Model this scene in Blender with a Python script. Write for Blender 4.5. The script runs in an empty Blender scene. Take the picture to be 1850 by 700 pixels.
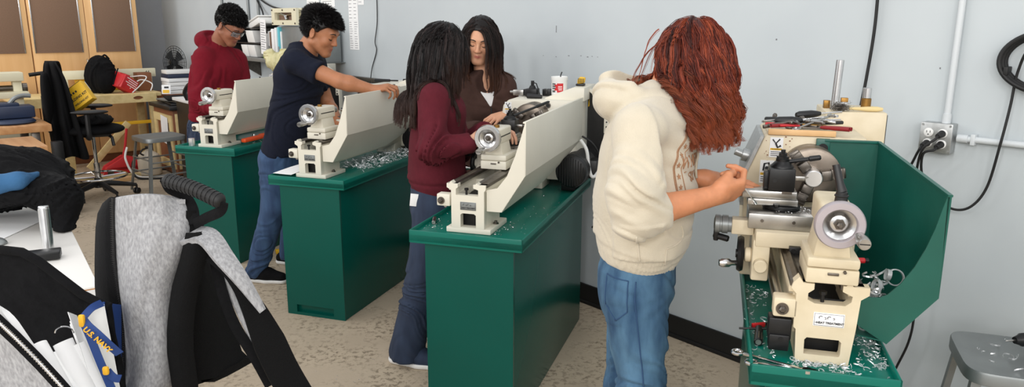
import bpy, bmesh, math, random
import numpy as np
from mathutils import Vector, Matrix, Euler
random.seed(7)
RNG = np.random.default_rng(11)
SC = bpy.context.scene
COL = SC.collection
V = Vector
PI = math.pi

# ---------------------------------------------------------------- camera (1850 x 700 frame)
CAM_F, CAM_P, CAM_R, CAM_H = 1347.0, math.radians(13.0), math.radians(-0.2), 1.6
cd = bpy.data.cameras.new('camera'); cam = bpy.data.objects.new('camera', cd); COL.objects.link(cam)
cd.sensor_width = 36.0; cd.lens = CAM_F / 1850 * 36; cd.clip_start = 0.05
cam.matrix_world = Matrix.Translation((0, 0, CAM_H)) @ Matrix.Rotation(PI/2 - CAM_P, 4, 'X') @ Matrix.Rotation(-CAM_R, 4, 'Z')
SC.camera = cam
def ray(u, v):
    du, dv = u - 925, v - 350
    c, s = math.cos(CAM_R), math.sin(CAM_R)
    x, y = (c*du + s*dv)/CAM_F, (-s*du + c*dv)/CAM_F
    c, s = math.cos(CAM_P), math.sin(CAM_P)
    return V((x, c - y*s, -s - y*c))
def at(u, v, Y):                      # the point of the place seen at (u, v), Y metres ahead
    d = ray(u, v); return V((0, 0, CAM_H)) + d*(Y/d.y)
def atz(u, v, z):
    d = ray(u, v); return V((0, 0, CAM_H)) + d*((z - CAM_H)/d.z)
# room frame: a runs along the grey wall from the far corner, b out of it
WN = V((.75255, .65853, 0)); WD = V((.65853, -.75255, 0)); CORNER = V((-4.392, 9.613, 0))
ROOM = Matrix(((WD.x, -WN.x, 0, CORNER.x), (WD.y, -WN.y, 0, CORNER.y), (0, 0, 1, 0), (0, 0, 0, 1)))
ROOM_RZ = math.atan2(WD.y, WD.x)
def room(a, b, z=0): return ROOM @ V((a, b, z))

# ---------------------------------------------------------------- materials
def lin(c):
    return tuple(((x/255)/12.92 if x/255 <= .04045 else ((x/255 + .055)/1.055)**2.4) for x in c)
def mat(name, rgb, rough=.5, metal=0., var=0., vscale=6., bump=0., bscale=60., spec=.5, rgb2=None, coat=0., sheen=0., trans=0., stretch=(1, 1, 1), detail=4., attr=None, thr=None):
    m = bpy.data.materials.new(name); m.use_nodes = True
    nt = m.node_tree; N = nt.nodes; Lk = nt.links
    b = N['Principled BSDF']
    col = (*lin(rgb), 1)
    b.inputs['Base Color'].default_value = col
    b.inputs['Roughness'].default_value = rough
    b.inputs['Metallic'].default_value = metal
    b.inputs['Specular IOR Level'].default_value = spec
    if coat: b.inputs['Coat Weight'].default_value = coat; b.inputs['Coat Roughness'].default_value = .15
    if sheen: b.inputs['Sheen Weight'].default_value = sheen
    if trans: b.inputs['Transmission Weight'].default_value = trans
    tc = N.new('ShaderNodeTexCoord'); mp = N.new('ShaderNodeMapping'); Lk.new(tc.outputs['Object'], mp.inputs[0])
    mp.inputs['Scale'].default_value = stretch
    if var or rgb2:
        no = N.new('ShaderNodeTexNoise'); no.inputs['Scale'].default_value = vscale; no.inputs['Detail'].default_value = detail
        Lk.new(mp.outputs[0], no.inputs['Vector'])
        cr = N.new('ShaderNodeValToRGB'); Lk.new(no.outputs['Fac'], cr.inputs[0])
        lo, hi = thr or (.3, .7)
        cr.color_ramp.elements[0].position = lo; cr.color_ramp.elements[1].position = hi
        if rgb2: a, c = lin(rgb), lin(rgb2)
        else: a, c = [x*(1 - var) for x in col[:3]], [min(1, x*(1 + var)) for x in col[:3]]
        cr.color_ramp.elements[0].color = (*a, 1); cr.color_ramp.elements[1].color = (*c, 1)
        src = cr.outputs[0]
        Lk.new(src, b.inputs['Base Color'])
    if attr:
        at_ = N.new('ShaderNodeAttribute'); at_.attribute_name = attr
        Lk.new(at_.outputs['Color'], b.inputs['Base Color'])
    if bump:
        n2 = N.new('ShaderNodeTexNoise'); n2.inputs['Scale'].default_value = bscale; n2.inputs['Detail'].default_value = 5
        Lk.new(mp.outputs[0], n2.inputs['Vector'])
        bp = N.new('ShaderNodeBump'); bp.inputs['Strength'].default_value = bump; bp.inputs['Distance'].default_value = .004
        Lk.new(n2.outputs['Fac'], bp.inputs['Height']); Lk.new(bp.outputs[0], b.inputs['Normal'])
    return m
M = {}
def mm(key, *a, **k): M[key] = mat(key, *a, **k); return M[key]
mm('cream', (222, 217, 202), .42, var=.05, vscale=3, bump=.06, bscale=30)
mm('cream_worn', (220, 207, 180), .5, rgb2=(206, 192, 162), vscale=14, bump=.18, bscale=40)
mm('green', (0, 80, 70), .26, var=.05, vscale=2, bump=.03, bscale=40, spec=.3)
mm('green_tray', (6, 104, 90), .3, var=.05, vscale=3, spec=.35)
mm('green_guard', (14, 86, 74), .36, var=.14, vscale=5, bump=.05, bscale=70)
mm('steel', (172, 170, 166), .32, 1., var=.12, vscale=30, stretch=(1, .15, 1))
mm('dark_steel', (112, 106, 100), .38, 1., var=.18, vscale=40)
mm('oily_steel', (126, 116, 106), .36, .9, var=.25, vscale=18)
mm('alu', (214, 214, 214), .26, 1., var=.06, vscale=40)
mm('alu_bright', (235, 235, 236), .3, .85)
mm('chrome', (205, 205, 206), .12, 1.)
mm('black_metal', (26, 26, 27), .38, .3, var=.2, vscale=40)
mm('black_plastic', (20, 20, 22), .42)
mm('black_rubber', (14, 14, 15), .6)
mm('black_cloth', (12, 12, 14), .92, var=.25, vscale=80, bump=.3, bscale=220, spec=.2)
mm('brass', (150, 112, 58), .4, .9, var=.2, vscale=40)
mm('wood', (232, 190, 138), .5, rgb2=(220, 174, 120), vscale=2.5, stretch=(6, 6, .5), spec=.35)
mm('wood_pale', (224, 203, 150), .55, rgb2=(208, 184, 128), vscale=3, stretch=(.6, 8, 8))
mm('wood_top', (204, 156, 108), .45, rgb2=(176, 122, 76), vscale=2.2, stretch=(.8, 9, 9))
mm('wood_brown', (128, 78, 48), .6, var=.15)
mm('panel_brown', (122, 96, 78), .85, var=.1, vscale=120)
mm('white_plastic', (232, 232, 230), .4)
mm('paper', (240, 240, 240), .8)
mm('cream_machine', (224, 218, 190), .45, var=.04)
mm('yellow', (236, 186, 40), .5)
mm('red', (196, 34, 40), .45)
mm('dark_red', (140, 30, 34), .45)
mm('orange', (238, 84, 30), .4)
mm('grey_metal', (138, 142, 142), .42, .55, var=.08, vscale=10)
mm('galv', (176, 178, 178), .4, .8, var=.12, vscale=60)
mm('wall_paint_gloss', (205, 210, 213), .4)
mm('white_table', (236, 233, 228), .35)
mm('blue_machine', (34, 46, 72), .5, var=.1)
mm('blue_cloth', (52, 98, 140), .9, bump=.3, bscale=150)
mm('lens', (240, 246, 250), .05, trans=.9)
mm('heather', (134, 134, 136), .9, rgb2=(172, 172, 174), vscale=120, stretch=(1.6, 1.6, .7), bump=.35, bscale=300, detail=3)
mm('wheel_rim', (176, 168, 172), .45, .45, var=.05, vscale=20)
mm('chip', (236, 238, 240), .35, .55)
mm('navy', (24, 58, 120), .6)
mm('gold', (236, 178, 40), .6)
mm('ink', (40, 40, 44), .7)
mm('ink_grey', (120, 120, 124), .7)

# ---------------------------------------------------------------- objects
def tag(o, label=None, cat=None, group=None, kind=None):
    if label: o['label'] = label
    if cat: o['category'] = cat
    if group: o['group'] = group
    if kind: o['kind'] = kind
    return o
def thing(name, loc, rz=0., label=None, cat=None, group=None):
    o = bpy.data.objects.new(name, None); o.empty_display_size = .05
    COL.objects.link(o); o.location = loc; o.rotation_euler = (0, 0, rz)
    return tag(o, label, cat, group)
def link_mesh(name, me, m, parent=None, smooth=35):
    o = bpy.data.objects.new(name, me); COL.objects.link(o)
    for x in (m if isinstance(m, (list, tuple)) else [m]): me.materials.append(M[x] if isinstance(x, str) else x)
    if parent is not None: o.parent = parent
    if smooth:
        me.shade_smooth()
        if smooth < 180: me.set_sharp_from_angle(angle=math.radians(smooth))
    return o
def np_mesh(name, verts, faces):
    """faces: int array (n,3) or (n,4)"""
    me = bpy.data.meshes.new(name); verts = np.ascontiguousarray(verts, dtype=np.float32); faces = np.ascontiguousarray(faces, dtype=np.int32)
    n, k = faces.shape
    me.vertices.add(len(verts)); me.vertices.foreach_set('co', verts.ravel())
    me.loops.add(n*k); me.loops.foreach_set('vertex_index', faces.ravel())
    me.polygons.add(n); me.polygons.foreach_set('loop_start', np.arange(0, n*k, k, dtype=np.int32))
    me.update(calc_edges=True); me.validate()
    return me
class MB:
    """collects shapes into one mesh"""
    def __init__(s): s.bm = bmesh.new()
    def _add(s, b, mi=0, T=None):
        if T is not None: bmesh.ops.transform(b, matrix=T, verts=b.verts)
        for f in b.faces: f.material_index = mi
        me = bpy.data.meshes.new('t'); b.to_mesh(me); b.free(); s.bm.from_mesh(me); bpy.data.meshes.remove(me); return s
    def box(s, lo, hi, bev=.002, mi=0, T=None, seg=2):
        b = bmesh.new(); bmesh.ops.create_cube(b, size=1)
        lo, hi = V(lo), V(hi); d = hi - lo; c = (lo + hi)/2
        for v in b.verts: v.co = V((v.co.x*d.x, v.co.y*d.y, v.co.z*d.z)) + c
        bev = min(bev, .45*min(abs(x) for x in d))
        if bev > 0: bmesh.ops.bevel(b, geom=list(b.edges), offset=bev, segments=seg, affect='EDGES', profile=.5)
        return s._add(b, mi, T)
    def cyl(s, a, c, r, r2=None, n=24, mi=0, T=None, caps=True, bev=0.):
        a, c = V(a), V(c); r2 = r if r2 is None else r2; d = c - a; L = d.length
        pr = [(r, 0), (r2, L)]
        if bev > 0:
            bb = min(bev, .45*L, .9*r, .9*r2); pr = [(r - bb, 0), (r, bb), (r2, L - bb), (r2 - bb, L)]
        return s.lathe(pr, a, d, n, mi, T, caps)
    def lathe(s, prof, origin=(0, 0, 0), axis=(0, 0, 1), n=32, mi=0, T=None, caps=True):
        """prof: (radius, height) pairs turned about axis"""
        q = V(axis).normalized().to_track_quat('Z', 'Y').to_matrix(); o = V(origin); b = bmesh.new(); rings = []
        for r, h in prof:
            if r < 1e-6: rings.append([b.verts.new(o + q @ V((0, 0, h)))])
            else: rings.append([b.verts.new(o + q @ V((r*math.cos(2*PI*i/n), r*math.sin(2*PI*i/n), h))) for i in range(n)])
        for A, B in zip(rings, rings[1:]):
            for i in range(n if max(len(A), len(B)) > 1 else 0):
                j = (i + 1) % n
                f = [A[0], B[j], B[i]] if len(A) == 1 else ([A[i], A[j], B[0]] if len(B) == 1 else [A[i], A[j], B[j], B[i]])
                b.faces.new(f)
        if caps:
            if len(rings[0]) > 1: b.faces.new(rings[0][::-1])
            if len(rings[-1]) > 1: b.faces.new(rings[-1])
        bmesh.ops.recalc_face_normals(b, faces=b.faces)
        return s._add(b, mi, T)
    def prism(s, poly, h0, h1, plane='xz', mi=0, T=None, bev=0., holes=()):
        """polygon extruded: plane 'xz' along y, 'xy' along z, 'yz' along x"""
        def P(u, v, w): return {'xz': (u, w, v), 'xy': (u, v, w), 'yz': (w, u, v)}[plane]
        b = bmesh.new()
        if holes:
            es = []
            for lp in [poly, *holes]:
                vs = [b.verts.new(P(u, v, h0)) for u, v in lp]
                es += [b.edges.new((vs[i], vs[(i+1) % len(vs)])) for i in range(len(vs))]
            bmesh.ops.triangle_fill(b, use_beauty=True, use_dissolve=False, edges=es)
            fs = list(b.faces)
        else:
            fs = [b.faces.new([b.verts.new(P(u, v, h0)) for u, v in poly])]
        r = bmesh.ops.extrude_face_region(b, geom=fs)
        d = V(P(0, 0, h1 - h0))
        for e in r['geom']:
            if isinstance(e, bmesh.types.BMVert): e.co += d
        bmesh.ops.recalc_face_normals(b, faces=b.faces)
        if bev > 0:
            ed = [e for e in b.edges if len(e.link_faces) == 2 and e.calc_face_angle(0) > .5]
            bmesh.ops.bevel(b, geom=ed, offset=bev, segments=2, affect='EDGES', profile=.5)
        return s._add(b, mi, T)
    def tube(s, pts, r, n=10, mi=0, T=None, caps=True, closed=False):
        pts = [V(p) for p in pts]; b = bmesh.new(); rings = []; m = len(pts); up = None
        for i, p in enumerate(pts):
            if closed: t = pts[(i+1) % m] - pts[i-1]
            else: t = pts[min(i+1, m-1)] - pts[max(i-1, 0)]
            t.normalize()
            if up is None: up = t.orthogonal().normalized()
            up = (up - t*up.dot(t)); up = up.normalized() if up.length > 1e-6 else t.orthogonal().normalized()
            w = t.cross(up); rr = r[i] if isinstance(r, (list, tuple)) else r
            rings.append([b.verts.new(p + (up*math.cos(2*PI*k/n) + w*math.sin(2*PI*k/n))*rr) for k in range(n)])
        pairs = list(zip(rings, rings[1:])) + ([(rings[-1], rings[0])] if closed else [])
        for A, B in pairs:
            for i in range(n): b.faces.new([A[i], A[(i+1) % n], B[(i+1) % n], B[i]])
        if caps and not closed: b.faces.new(rings[0][::-1]); b.faces.new(rings[-1])
        bmesh.ops.recalc_face_normals(b, faces=b.faces)
        return s._add(b, mi, T)
    def sheet(s, grid, th, mi=0, T=None):
        """grid[i][j] of points -> solid sheet of thickness th"""
        b = bmesh.new(); R, C = len(grid), len(grid[0]); g = [[V(p) for p in row] for row in grid]
        def nrm(i, j):
            a = g[min(i+1, R-1)][j] - g[max(i-1, 0)][j]; c = g[i][min(j+1, C-1)] - g[i][max(j-1, 0)]
            n = a.cross(c); return n.normalized() if n.length > 1e-9 else V((0, 0, 1))
        t = [[b.verts.new(g[i][j] + nrm(i, j)*th/2) for j in range(C)] for i in range(R)]
        u = [[b.verts.new(g[i][j] - nrm(i, j)*th/2) for j in range(C)] for i in range(R)]
        for i in range(R-1):
            for j in range(C-1):
                b.faces.new([t[i][j], t[i+1][j], t[i+1][j+1], t[i][j+1]]); b.faces.new([u[i][j], u[i][j+1], u[i+1][j+1], u[i+1][j]])
        bd = [(0, j) for j in range(C)] + [(i, C-1) for i in range(1, R)] + [(R-1, j) for j in range(C-2, -1, -1)] + [(i, 0) for i in range(R-2, 0, -1)]
        for k in range(len(bd)):
            (i, j), (x, y) = bd[k], bd[(k+1) % len(bd)]
            b.faces.new([t[i][j], t[x][y], u[x][y], u[i][j]])
        bmesh.ops.recalc_face_normals(b, faces=b.faces)
        return s._add(b, mi, T)
    def build(s, name, m, parent=None, smooth=35):
        me = bpy.data.meshes.new(name); s.bm.to_mesh(me); s.bm.free()
        return link_mesh(name, me, m, parent, smooth)
def text_mesh(txt, size, align='CENTER', depth=.0006, bold=0.):
    cu = bpy.data.curves.new('t', 'FONT'); cu.body = txt; cu.size = size; cu.align_x = align; cu.align_y = 'CENTER'; cu.extrude = depth; cu.offset = bold
    ob = bpy.data.objects.new('t', cu); COL.objects.link(ob)
    dg = bpy.context.evaluated_depsgraph_get(); me = bpy.data.meshes.new_from_object(ob.evaluated_get(dg))
    bpy.data.objects.remove(ob); bpy.data.curves.remove(cu)
    return me
def add_text(mb, txt, size, T, mi=0, align='CENTER', bold=0., depth=.0006):
    me = text_mesh(txt, size, align, depth, bold); b = bmesh.new(); b.from_mesh(me); bpy.data.meshes.remove(me)
    mb._add(b, mi, T)
def frame(o, x, y):                   # matrix with origin o, x axis and y axis
    x = V(x).normalized(); z = x.cross(V(y)).normalized(); y = z.cross(x); o = V(o)
    return Matrix(((x.x, y.x, z.x, o.x), (x.y, y.y, z.y, o.y), (x.z, y.z, z.z, o.z), (0, 0, 0, 1)))
def spline(pts, n=8, closed=False):
    P = [V(p) for p in pts]; out = []; m = len(P)
    for i in range(m if closed else m - 1):
        if closed: a, b, c, d = P[i-1], P[i], P[(i+1) % m], P[(i+2) % m]
        else: a, b, c, d = P[max(i-1, 0)], P[i], P[i+1], P[min(i+2, m-1)]
        for k in range(n):
            t = k/n; out.append(.5*((2*b) + (c - a)*t + (2*a - 5*b + 4*c - d)*t*t + (3*b - a - 3*c + d)*t**3))
    if not closed: out.append(P[-1])
    return out
def copy_tree(o, parent=None):
    c = o.copy(); COL.objects.link(c); c.parent = parent
    for ch in list(o.children): copy_tree(ch, c)
    return c
# ================================================================ the room
def structure(name, mb, m, smooth=0):
    return tag(mb.build(name, m, None, smooth), kind='structure')
# floor: worn concrete
fm = bpy.data.materials.new('concrete'); fm.use_nodes = True
nt = fm.node_tree; N = nt.nodes; Lk = nt.links; b = N['Principled BSDF']; b.inputs['Roughness'].default_value = .62; b.inputs['Specular IOR Level'].default_value = .3
tc = N.new('ShaderNodeTexCoord')
def noise(scale, det=6, rough=.6):
    n = N.new('ShaderNodeTexNoise'); n.inputs['Scale'].default_value = scale; n.inputs['Detail'].default_value = det; n.inputs['Roughness'].default_value = rough
    Lk.new(tc.outputs['Object'], n.inputs['Vector']); return n.outputs['Fac']
def ramp(src, lo, hi, a, c):
    r = N.new('ShaderNodeValToRGB'); r.color_ramp.elements[0].position = lo; r.color_ramp.elements[1].position = hi
    r.color_ramp.elements[0].color = (*a, 1); r.color_ramp.elements[1].color = (*c, 1); Lk.new(src, r.inputs[0]); return r.outputs[0]
def mix(f, a, c):
    m_ = N.new('ShaderNodeMix'); m_.data_type = 'RGBA'; Lk.new(f, m_.inputs['Factor']); Lk.new(a, m_.inputs['A']); Lk.new(c, m_.inputs['B']); return m_.outputs['Result']
base = ramp(noise(1.2), .3, .7, lin((176, 160, 139)), lin((196, 180, 158)))
worn = ramp(noise(34, 8, .72), .50, .58, lin((194, 178, 155)), lin((112, 98, 81)))
mask = ramp(noise(2.6, 5, .65), .42, .58, (0, 0, 0), (.75, .75, .75))
cc = mix(mask, base, worn)
speck = ramp(noise(140, 3), .62, .68, (0, 0, 0), (.5, .5, .5))
pale = N.new('ShaderNodeRGB'); pale.outputs[0].default_value = (*lin((186, 174, 160)), 1)
Lk.new(mix(speck, cc, pale.outputs[0]), b.inputs['Base Color'])
bp = N.new('ShaderNodeBump'); bp.inputs['Strength'].default_value = .25; bp.inputs['Distance'].default_value = .004; Lk.new(noise(60), bp.inputs['Height']); Lk.new(bp.outputs[0], b.inputs['Normal'])
mb = MB(); mb.box((-.2, -.2, -.12), (16, 13, 0), 0, T=ROOM); structure('floor', mb, fm)
# walls: pale blue-grey paint with faint mottling
wm = mat('wall_paint', (186, 193, 197), .5, rgb2=(193, 200, 203), vscale=2.2, bump=.05, bscale=25, spec=.35, detail=6)
mb = MB(); mb.box((-.2, -.16, 0), (16, 0, 3.4), 0, T=ROOM); structure('wall_right', mb, wm)
wb = mat('back_wall_shaded', (150, 154, 160), .6, var=.03)  # shadow of the far corner put into this wall's darker colour
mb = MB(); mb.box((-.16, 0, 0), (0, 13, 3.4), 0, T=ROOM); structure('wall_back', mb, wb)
mb = MB(); mb.box((1.5, .0005, 0), (12.4, .012, .118), .003, T=ROOM); mb.box((1.5, .0005, 0), (12.4, .02, .02), .004, T=ROOM); structure('baseboard_right', mb, 'black_rubber')
# surface raceway along the wall
mb = MB(); mb.box((4.15, .001, 1.135), (6.6, .04, 1.172), .004, T=ROOM)
tag(mb.build('wall_raceway', 'dark_steel'), 'long dark surface raceway running along the grey wall behind the navy shirt', 'raceway')
# faint scuffs and drill marks on the wall
mb = MB()
for (u, v, L, w, s) in [(1003,102,4,1.5,.2),(1026,100,5,1.6,.1),(1048,100,4,1.5,.0),(1060,102,5,2,-.1),(1068,101,3,1.5,.2),(1078,102,3,1.2,.3),(1003,52,2,18,0),(1401,68,3,3,0),(1697,118,2,3,0),(980,100,3,1.2,0)]:
    dd = ray(u, v); t = ((CORNER - V((0,0,CAM_H))).dot(WN))/dd.dot(WN); p = V((0,0,CAM_H)) + dd*t
    q = ROOM.inverted() @ p; k = .0021
    mb.box((q.x - L*k/2, .0004, q.z - w*k/2), (q.x + L*k/2, .0012, q.z + w*k/2), 0, T=ROOM)
tag(mb.build('wall_scuff', 'ink_grey'), 'small dark scuff marks scattered over the grey wall', 'scuff marks', kind='stuff')

# ---------------------------------------------------------------- light: fluorescent rows overhead
w = bpy.data.worlds.new('world'); SC.world = w; w.use_nodes = True
w.node_tree.nodes['Background'].inputs[0].default_value = (.97, .98, 1, 1); w.node_tree.nodes['Background'].inputs[1].default_value = .75
def lamp(a, b_, z, e, r=.35, col=(1, .98, .95)):
    l = bpy.data.lights.new('ceiling_light', 'POINT'); l.shadow_soft_size = r; l.energy = e; l.color = col
    o = bpy.data.objects.new('ceiling_light', l); COL.objects.link(o); o.location = room(a, b_, z)
for a, k in ((1.6, 1.25), (4.2, .55), (6.8, .6), (9.4, 1.0), (12.0, 1.9), (14.6, 1.7)):
    for b_, e in ((1.5, 12), (3.8, 48), (6.4, 80), (9.0, 80)): lamp(a, b_, 3.1, e*k)
SC.view_settings.view_transform = 'Standard'; SC.view_settings.look = 'None'; SC.view_settings.gamma = 1; SC.view_settings.use_curve_mapping = False
SC.view_settings.exposure = 0.15
SC.cycles.max_bounces = 6
# ================================================================ lathes and their stands
LATHE = {1: (-2.0208, 4.9028, .293, .7748), 2: (-1.0943, 3.9316, .3213, .7735), 3: (-.1819, 2.8103, .3076, .7891), 4: (.7245, 1.633, .2624, .8114)}
def tow(i, x, y, z):                  # lathe coordinates (x across, y towards the headstock, z above the tray) -> place
    X, Y, t, zt = LATHE[i]; c, s = math.cos(t), math.sin(t)
    return V((X + x*c + y*s, Y - x*s + y*c, zt + z))
AXZ = lambda: None
def stand(i, cab, tray, label, notch):
    X, Y, t, zt = LATHE[i]
    r = thing('lathe_stand', (X, Y, 0), -t, label, 'machine stand', 'green lathe stands')
    x0, x1, y0, y1 = cab; m = MB(); zb = zt - .03
    m.box((x0, y0 + .015, 0), (x1, y1, zb), .004)
    h = [[(x0 + .06, .016), (x1 - .07, .016), (x1 - .07, .06), (x0 + .06, .06)]] if notch else []
    m.prism([(x0, 0), (x1, 0), (x1, zb), (x0, zb)], y0, y0 + .0148, holes=h)
    m.build('cabinet', 'green', r)
    x0, x1, y0, y1 = tray; m = MB()
    m.box((x0, y0, zb), (x1, y1, zt), .003)
    zr = zt + .016; zl = zt - .036
    for lo, hi in [((x0, y0, zl), (x1, y0+.007, zr)), ((x0, y1-.007, zl), (x1, y1, zr)), ((x0, y0, zl), (x0+.007, y1, zr)), ((x1-.007, y0, zl), (x1, y1, zr))]: m.box(lo, hi, .0025)
    m.build('tray', 'green_tray', r)
    return r
def squiggles(m, cx, z, s, y, mi):
    for k in (-1, 1):
        c = cx + k*s*1.6
        arc = [(c - s*1.1 + s*.7*math.cos(a), y, z + s*.6*math.sin(a)) for a in [PI*q/8 for q in range(2, 11)]]
        m.tube(arc, s*.13, 5, mi)
        m.tube([(c + s*.2, y, z + .1*s), (c + s*.8, y, z + .1*s), (c + s*.9, y, z - .5*s), (c + s*.35, y, z - .6*s)], s*.12, 5, mi)
def nameplate(r, x0, x1, z0, z1, face):
    m = MB(); m.box((x0, -.0022, z0), (x1, .0005, z1), .0006); w = x1 - x0
    y = -.0028
    for a, b_ in [((x0+.002, z0+.002), (x1-.002, z0+.0026)), ((x0+.002, z1-.0026), (x1-.002, z1-.002))]: m.box((a[0], y, a[1]), (b_[0], -.002, b_[1]), 0, 1)
    for x in (x0+.002, x1-.0026): m.box((x, y, z0+.002), (x+.0006, -.002, z1-.002), 0, 1)
    add_text(m, 'HEAT TREATMENT', w*.105, frame(((x0+x1)/2 + w*.05, -.0024, z0 + (z1-z0)*.27), (1, 0, 0), (0, 0, 1)), 1, bold=.0002)
    m.box((x0 + w*.06, y, z0 + (z1-z0)*.25), (x0 + w*.16, -.002, z0 + (z1-z0)*.29), 0, 1)
    squiggles(m, (x0+x1)/2 - w*.03, z0 + (z1-z0)*.66, w*.085, -.0026, 1)
    m.build('nameplate', [face, 'ink'], r)
def handwheel(parent, x, y, z, r, ang, face='alu', name='handwheel'):
    m = MB()
    prof = [(r*.64, -.004), (r*.66, -.012), (r*.70, -.014), (r*.95, -.014), (r, -.009), (r, .004), (r*.95, .009), (r*.64, .009)]
    m.lathe(prof + prof[:1], (x, y, z), (0, 1, 0), 56, caps=False)
    w = m.build(name, face, parent, 40)
    m = MB(); m.lathe([(r*.652, -.003), (r*.4, .004), (.018, .008), (.014, .006), (0, .006), (0, .02), (.018, .024), (r*.652, .008), (r*.652, -.003)], (x, y, z), (0, 1, 0), 48, caps=False); m.build('dish', 'alu', w, 40)
    m = MB(); m.lathe([(0, -.016), (.004, -.016), (.0075, -.013), (.0075, -.003), (.0125, -.003), (.0125, .008), (0, .008)], (x, y, z), (0, 1, 0), 6); m.build('hub_nut', 'dark_steel', w, 20)
    hx, hz = x + r*.86*math.cos(ang), z + r*.86*math.sin(ang)
    m = MB(); m.lathe([(0, -.076), (.0115, -.076), (.0132, -.073), (.0138, -.05), (.0105, -.022), (.0105, -.014), (.007, -.012), (.007, -.002), (0, -.002)], (hx, y, hz), (0, 1, 0), 24)
    m.box((hx - .0105, y - .0765, hz - .0012), (hx + .0105, y - .0755, hz + .0012), 0, 1)
    m.build('handle', ['steel', 'black_metal'], w, 40)
    return w
def tailstock(parent, y0, az, r, cream, ang, B=False, face='alu'):
    """modelled with the handwheel at y = 0 and moved along the bed"""
    cx = .008; m = MB()
    m.box((cx-.052, .05, .200), (cx+.062, .20, .236), .004)
    m.box((cx-.052, .05, .2375), (cx+.062, .20, .262), .006)
    m.prism([(cx-.040, .258), (cx+.044, .258), (cx+.030, az-.02), (cx-.028, az-.02)], .065, .185, bev=.006)
    m.box((cx-.006, .046, .222), (cx+.018, .052, .228), .001, 1); m.cyl((cx+.03, .05, .232), (cx+.03, .044, .232), .004, n=6, mi=1)
    t = m.build('tailstock', [cream, 'dark_steel'], parent)
    t.location = (0, y0, 0)
    m = MB(); m.box((cx-.034, .022, az-.034), (cx+.036, .205, az+.032), .009, seg=3)
    m.box((cx+.0355, .06, az-.004), (cx+.0366, .19, az+.001), 0, 1)
    m.cyl((cx, .022, az), (cx, .010, az), .02, n=24)
    bb = m.build('tailstock_barrel', [cream, 'black_metal'], t)
    m = MB(); m.cyl((cx, .2, az), (cx, .26, az), .017, bev=.002); m.cyl((cx, .26, az), (cx, .285, az), .012, .001, bev=.0); m.build('quill', 'steel', bb)
    handwheel(t, cx, 0, az, r, ang, face)
    if B:
        m = MB(); m.cyl((cx+.012, .085, az+.03), (cx+.012, .085, az+.058), .0145, .0125, bev=.003); m.cyl((cx+.012, .085, az+.044), (cx+.012, .085, az+.05), .0155, bev=.002)
        m.tube([(cx+.012, .085, az+.055), (cx+.006, .09, az+.075), (cx-.004, .10, az+.115)], [.012, .009, .0085], 12)
        m.build('lock_lever', 'black_plastic', t)
    else:
        m = MB(); m.cyl((cx+.004, .10, az+.03), (cx+.004, .10, az+.044), .012, bev=.002); m.build('lock_nut', 'brass', t)
    return t
def bed(r, out, hole, notchz, L, cream, flange):
    m = MB(); m.prism(out, 0, .03, holes=[hole])
    m.box((out[0][0], .029, 0 if not flange else .018), (out[0][0] + .012, .19, .15), .002); m.box((out[1][0] - .012, .029, 0 if not flange else .018), (out[1][0], .19, .15), .002)
    m.box((-.075, .02, .165), (-.05, L, .184), .002); m.box((.055, .02, .165), (.082, L, .184), .002)
    m.box((-.064, .03, .06), (-.05, L, .17), .003); m.box((.06, .03, .06), (.076, L, .17), .003)
    for y in (.25, .5): m.box((-.05, y, .06), (.06, y + .016, .165), .002)
    m.box((-.06, L - .14, 0), (.075, L, .17), .004)
    if flange: m.box((-.081, 0, 0), (.104, .205, .0205), .003)
    bd = m.build('bed', cream, r)
    m = MB(); m.box((out[0][0] + .004, .046, .002 if not flange else .0206), (out[1][0] - .004, .05, .146), .0005); m.box((-.0498, .05, .116), (.0598, L - .02, .121), .0005); m.build('cavity_shade', 'black_rubber', bd)  # black plates stand in for the shade inside the foot and between the ways
    m = MB()
    for x, s in ((-.058, 1), (.072, 1)):
        m.prism([(x-.016, .184), (x+.024, .184), (x+.024, .196), (x+.009, .196), (x, .2035), (x-.009, .196), (x-.016, .196)] if x < 0 else [(x-.036, .184), (x+.014, .184), (x+.014, .196), (x-.018, .196), (x-.025, .2025), (x-.032, .196), (x-.036, .196)], .008, L)
    m.build('bed_ways', 'dark_steel', bd)
    m = MB(); m.cyl((.0, .016, notchz), (.0, .016, notchz + .022), .0045, n=12); m.cyl((.0, .016, notchz + .02), (.0, .016, notchz + .028), .009, n=6); m.build('bolt', 'black_metal', bd)
    if flange:
        m = MB(); m.cyl((.092, .10, .02), (.092, .10, .026), .012, n=6); m.cyl((.092, .10, .026), (.092, .10, .034), .006); m.build('bolt', 'dark_steel', bd)
    return bd
def lead_screw(r, x, z, L, cream):
    m = MB(); m.box((x-.02, .0, z-.022), (x+.036, .045, z+.026), .005)
    m.cyl((x, -.004, z), (x, .001, z), .0145, n=28, mi=1); m.lathe([(0, -.014), (.005, -.014), (.0085, -.011), (.0085, -.003), (0, -.003)], (x, 0, z), (0, 1, 0), 6, 1)
    b_ = m.build('screw_bracket', [cream, 'dark_steel'], r)
    m = MB(); m.cyl((x, .04, z), (x, L, z), .0085, n=20); m.cyl((x-.004, .05, z-.034), (x-.004, L, z-.034), .006, n=16); m.build('lead_screw', 'steel', r)
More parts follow.
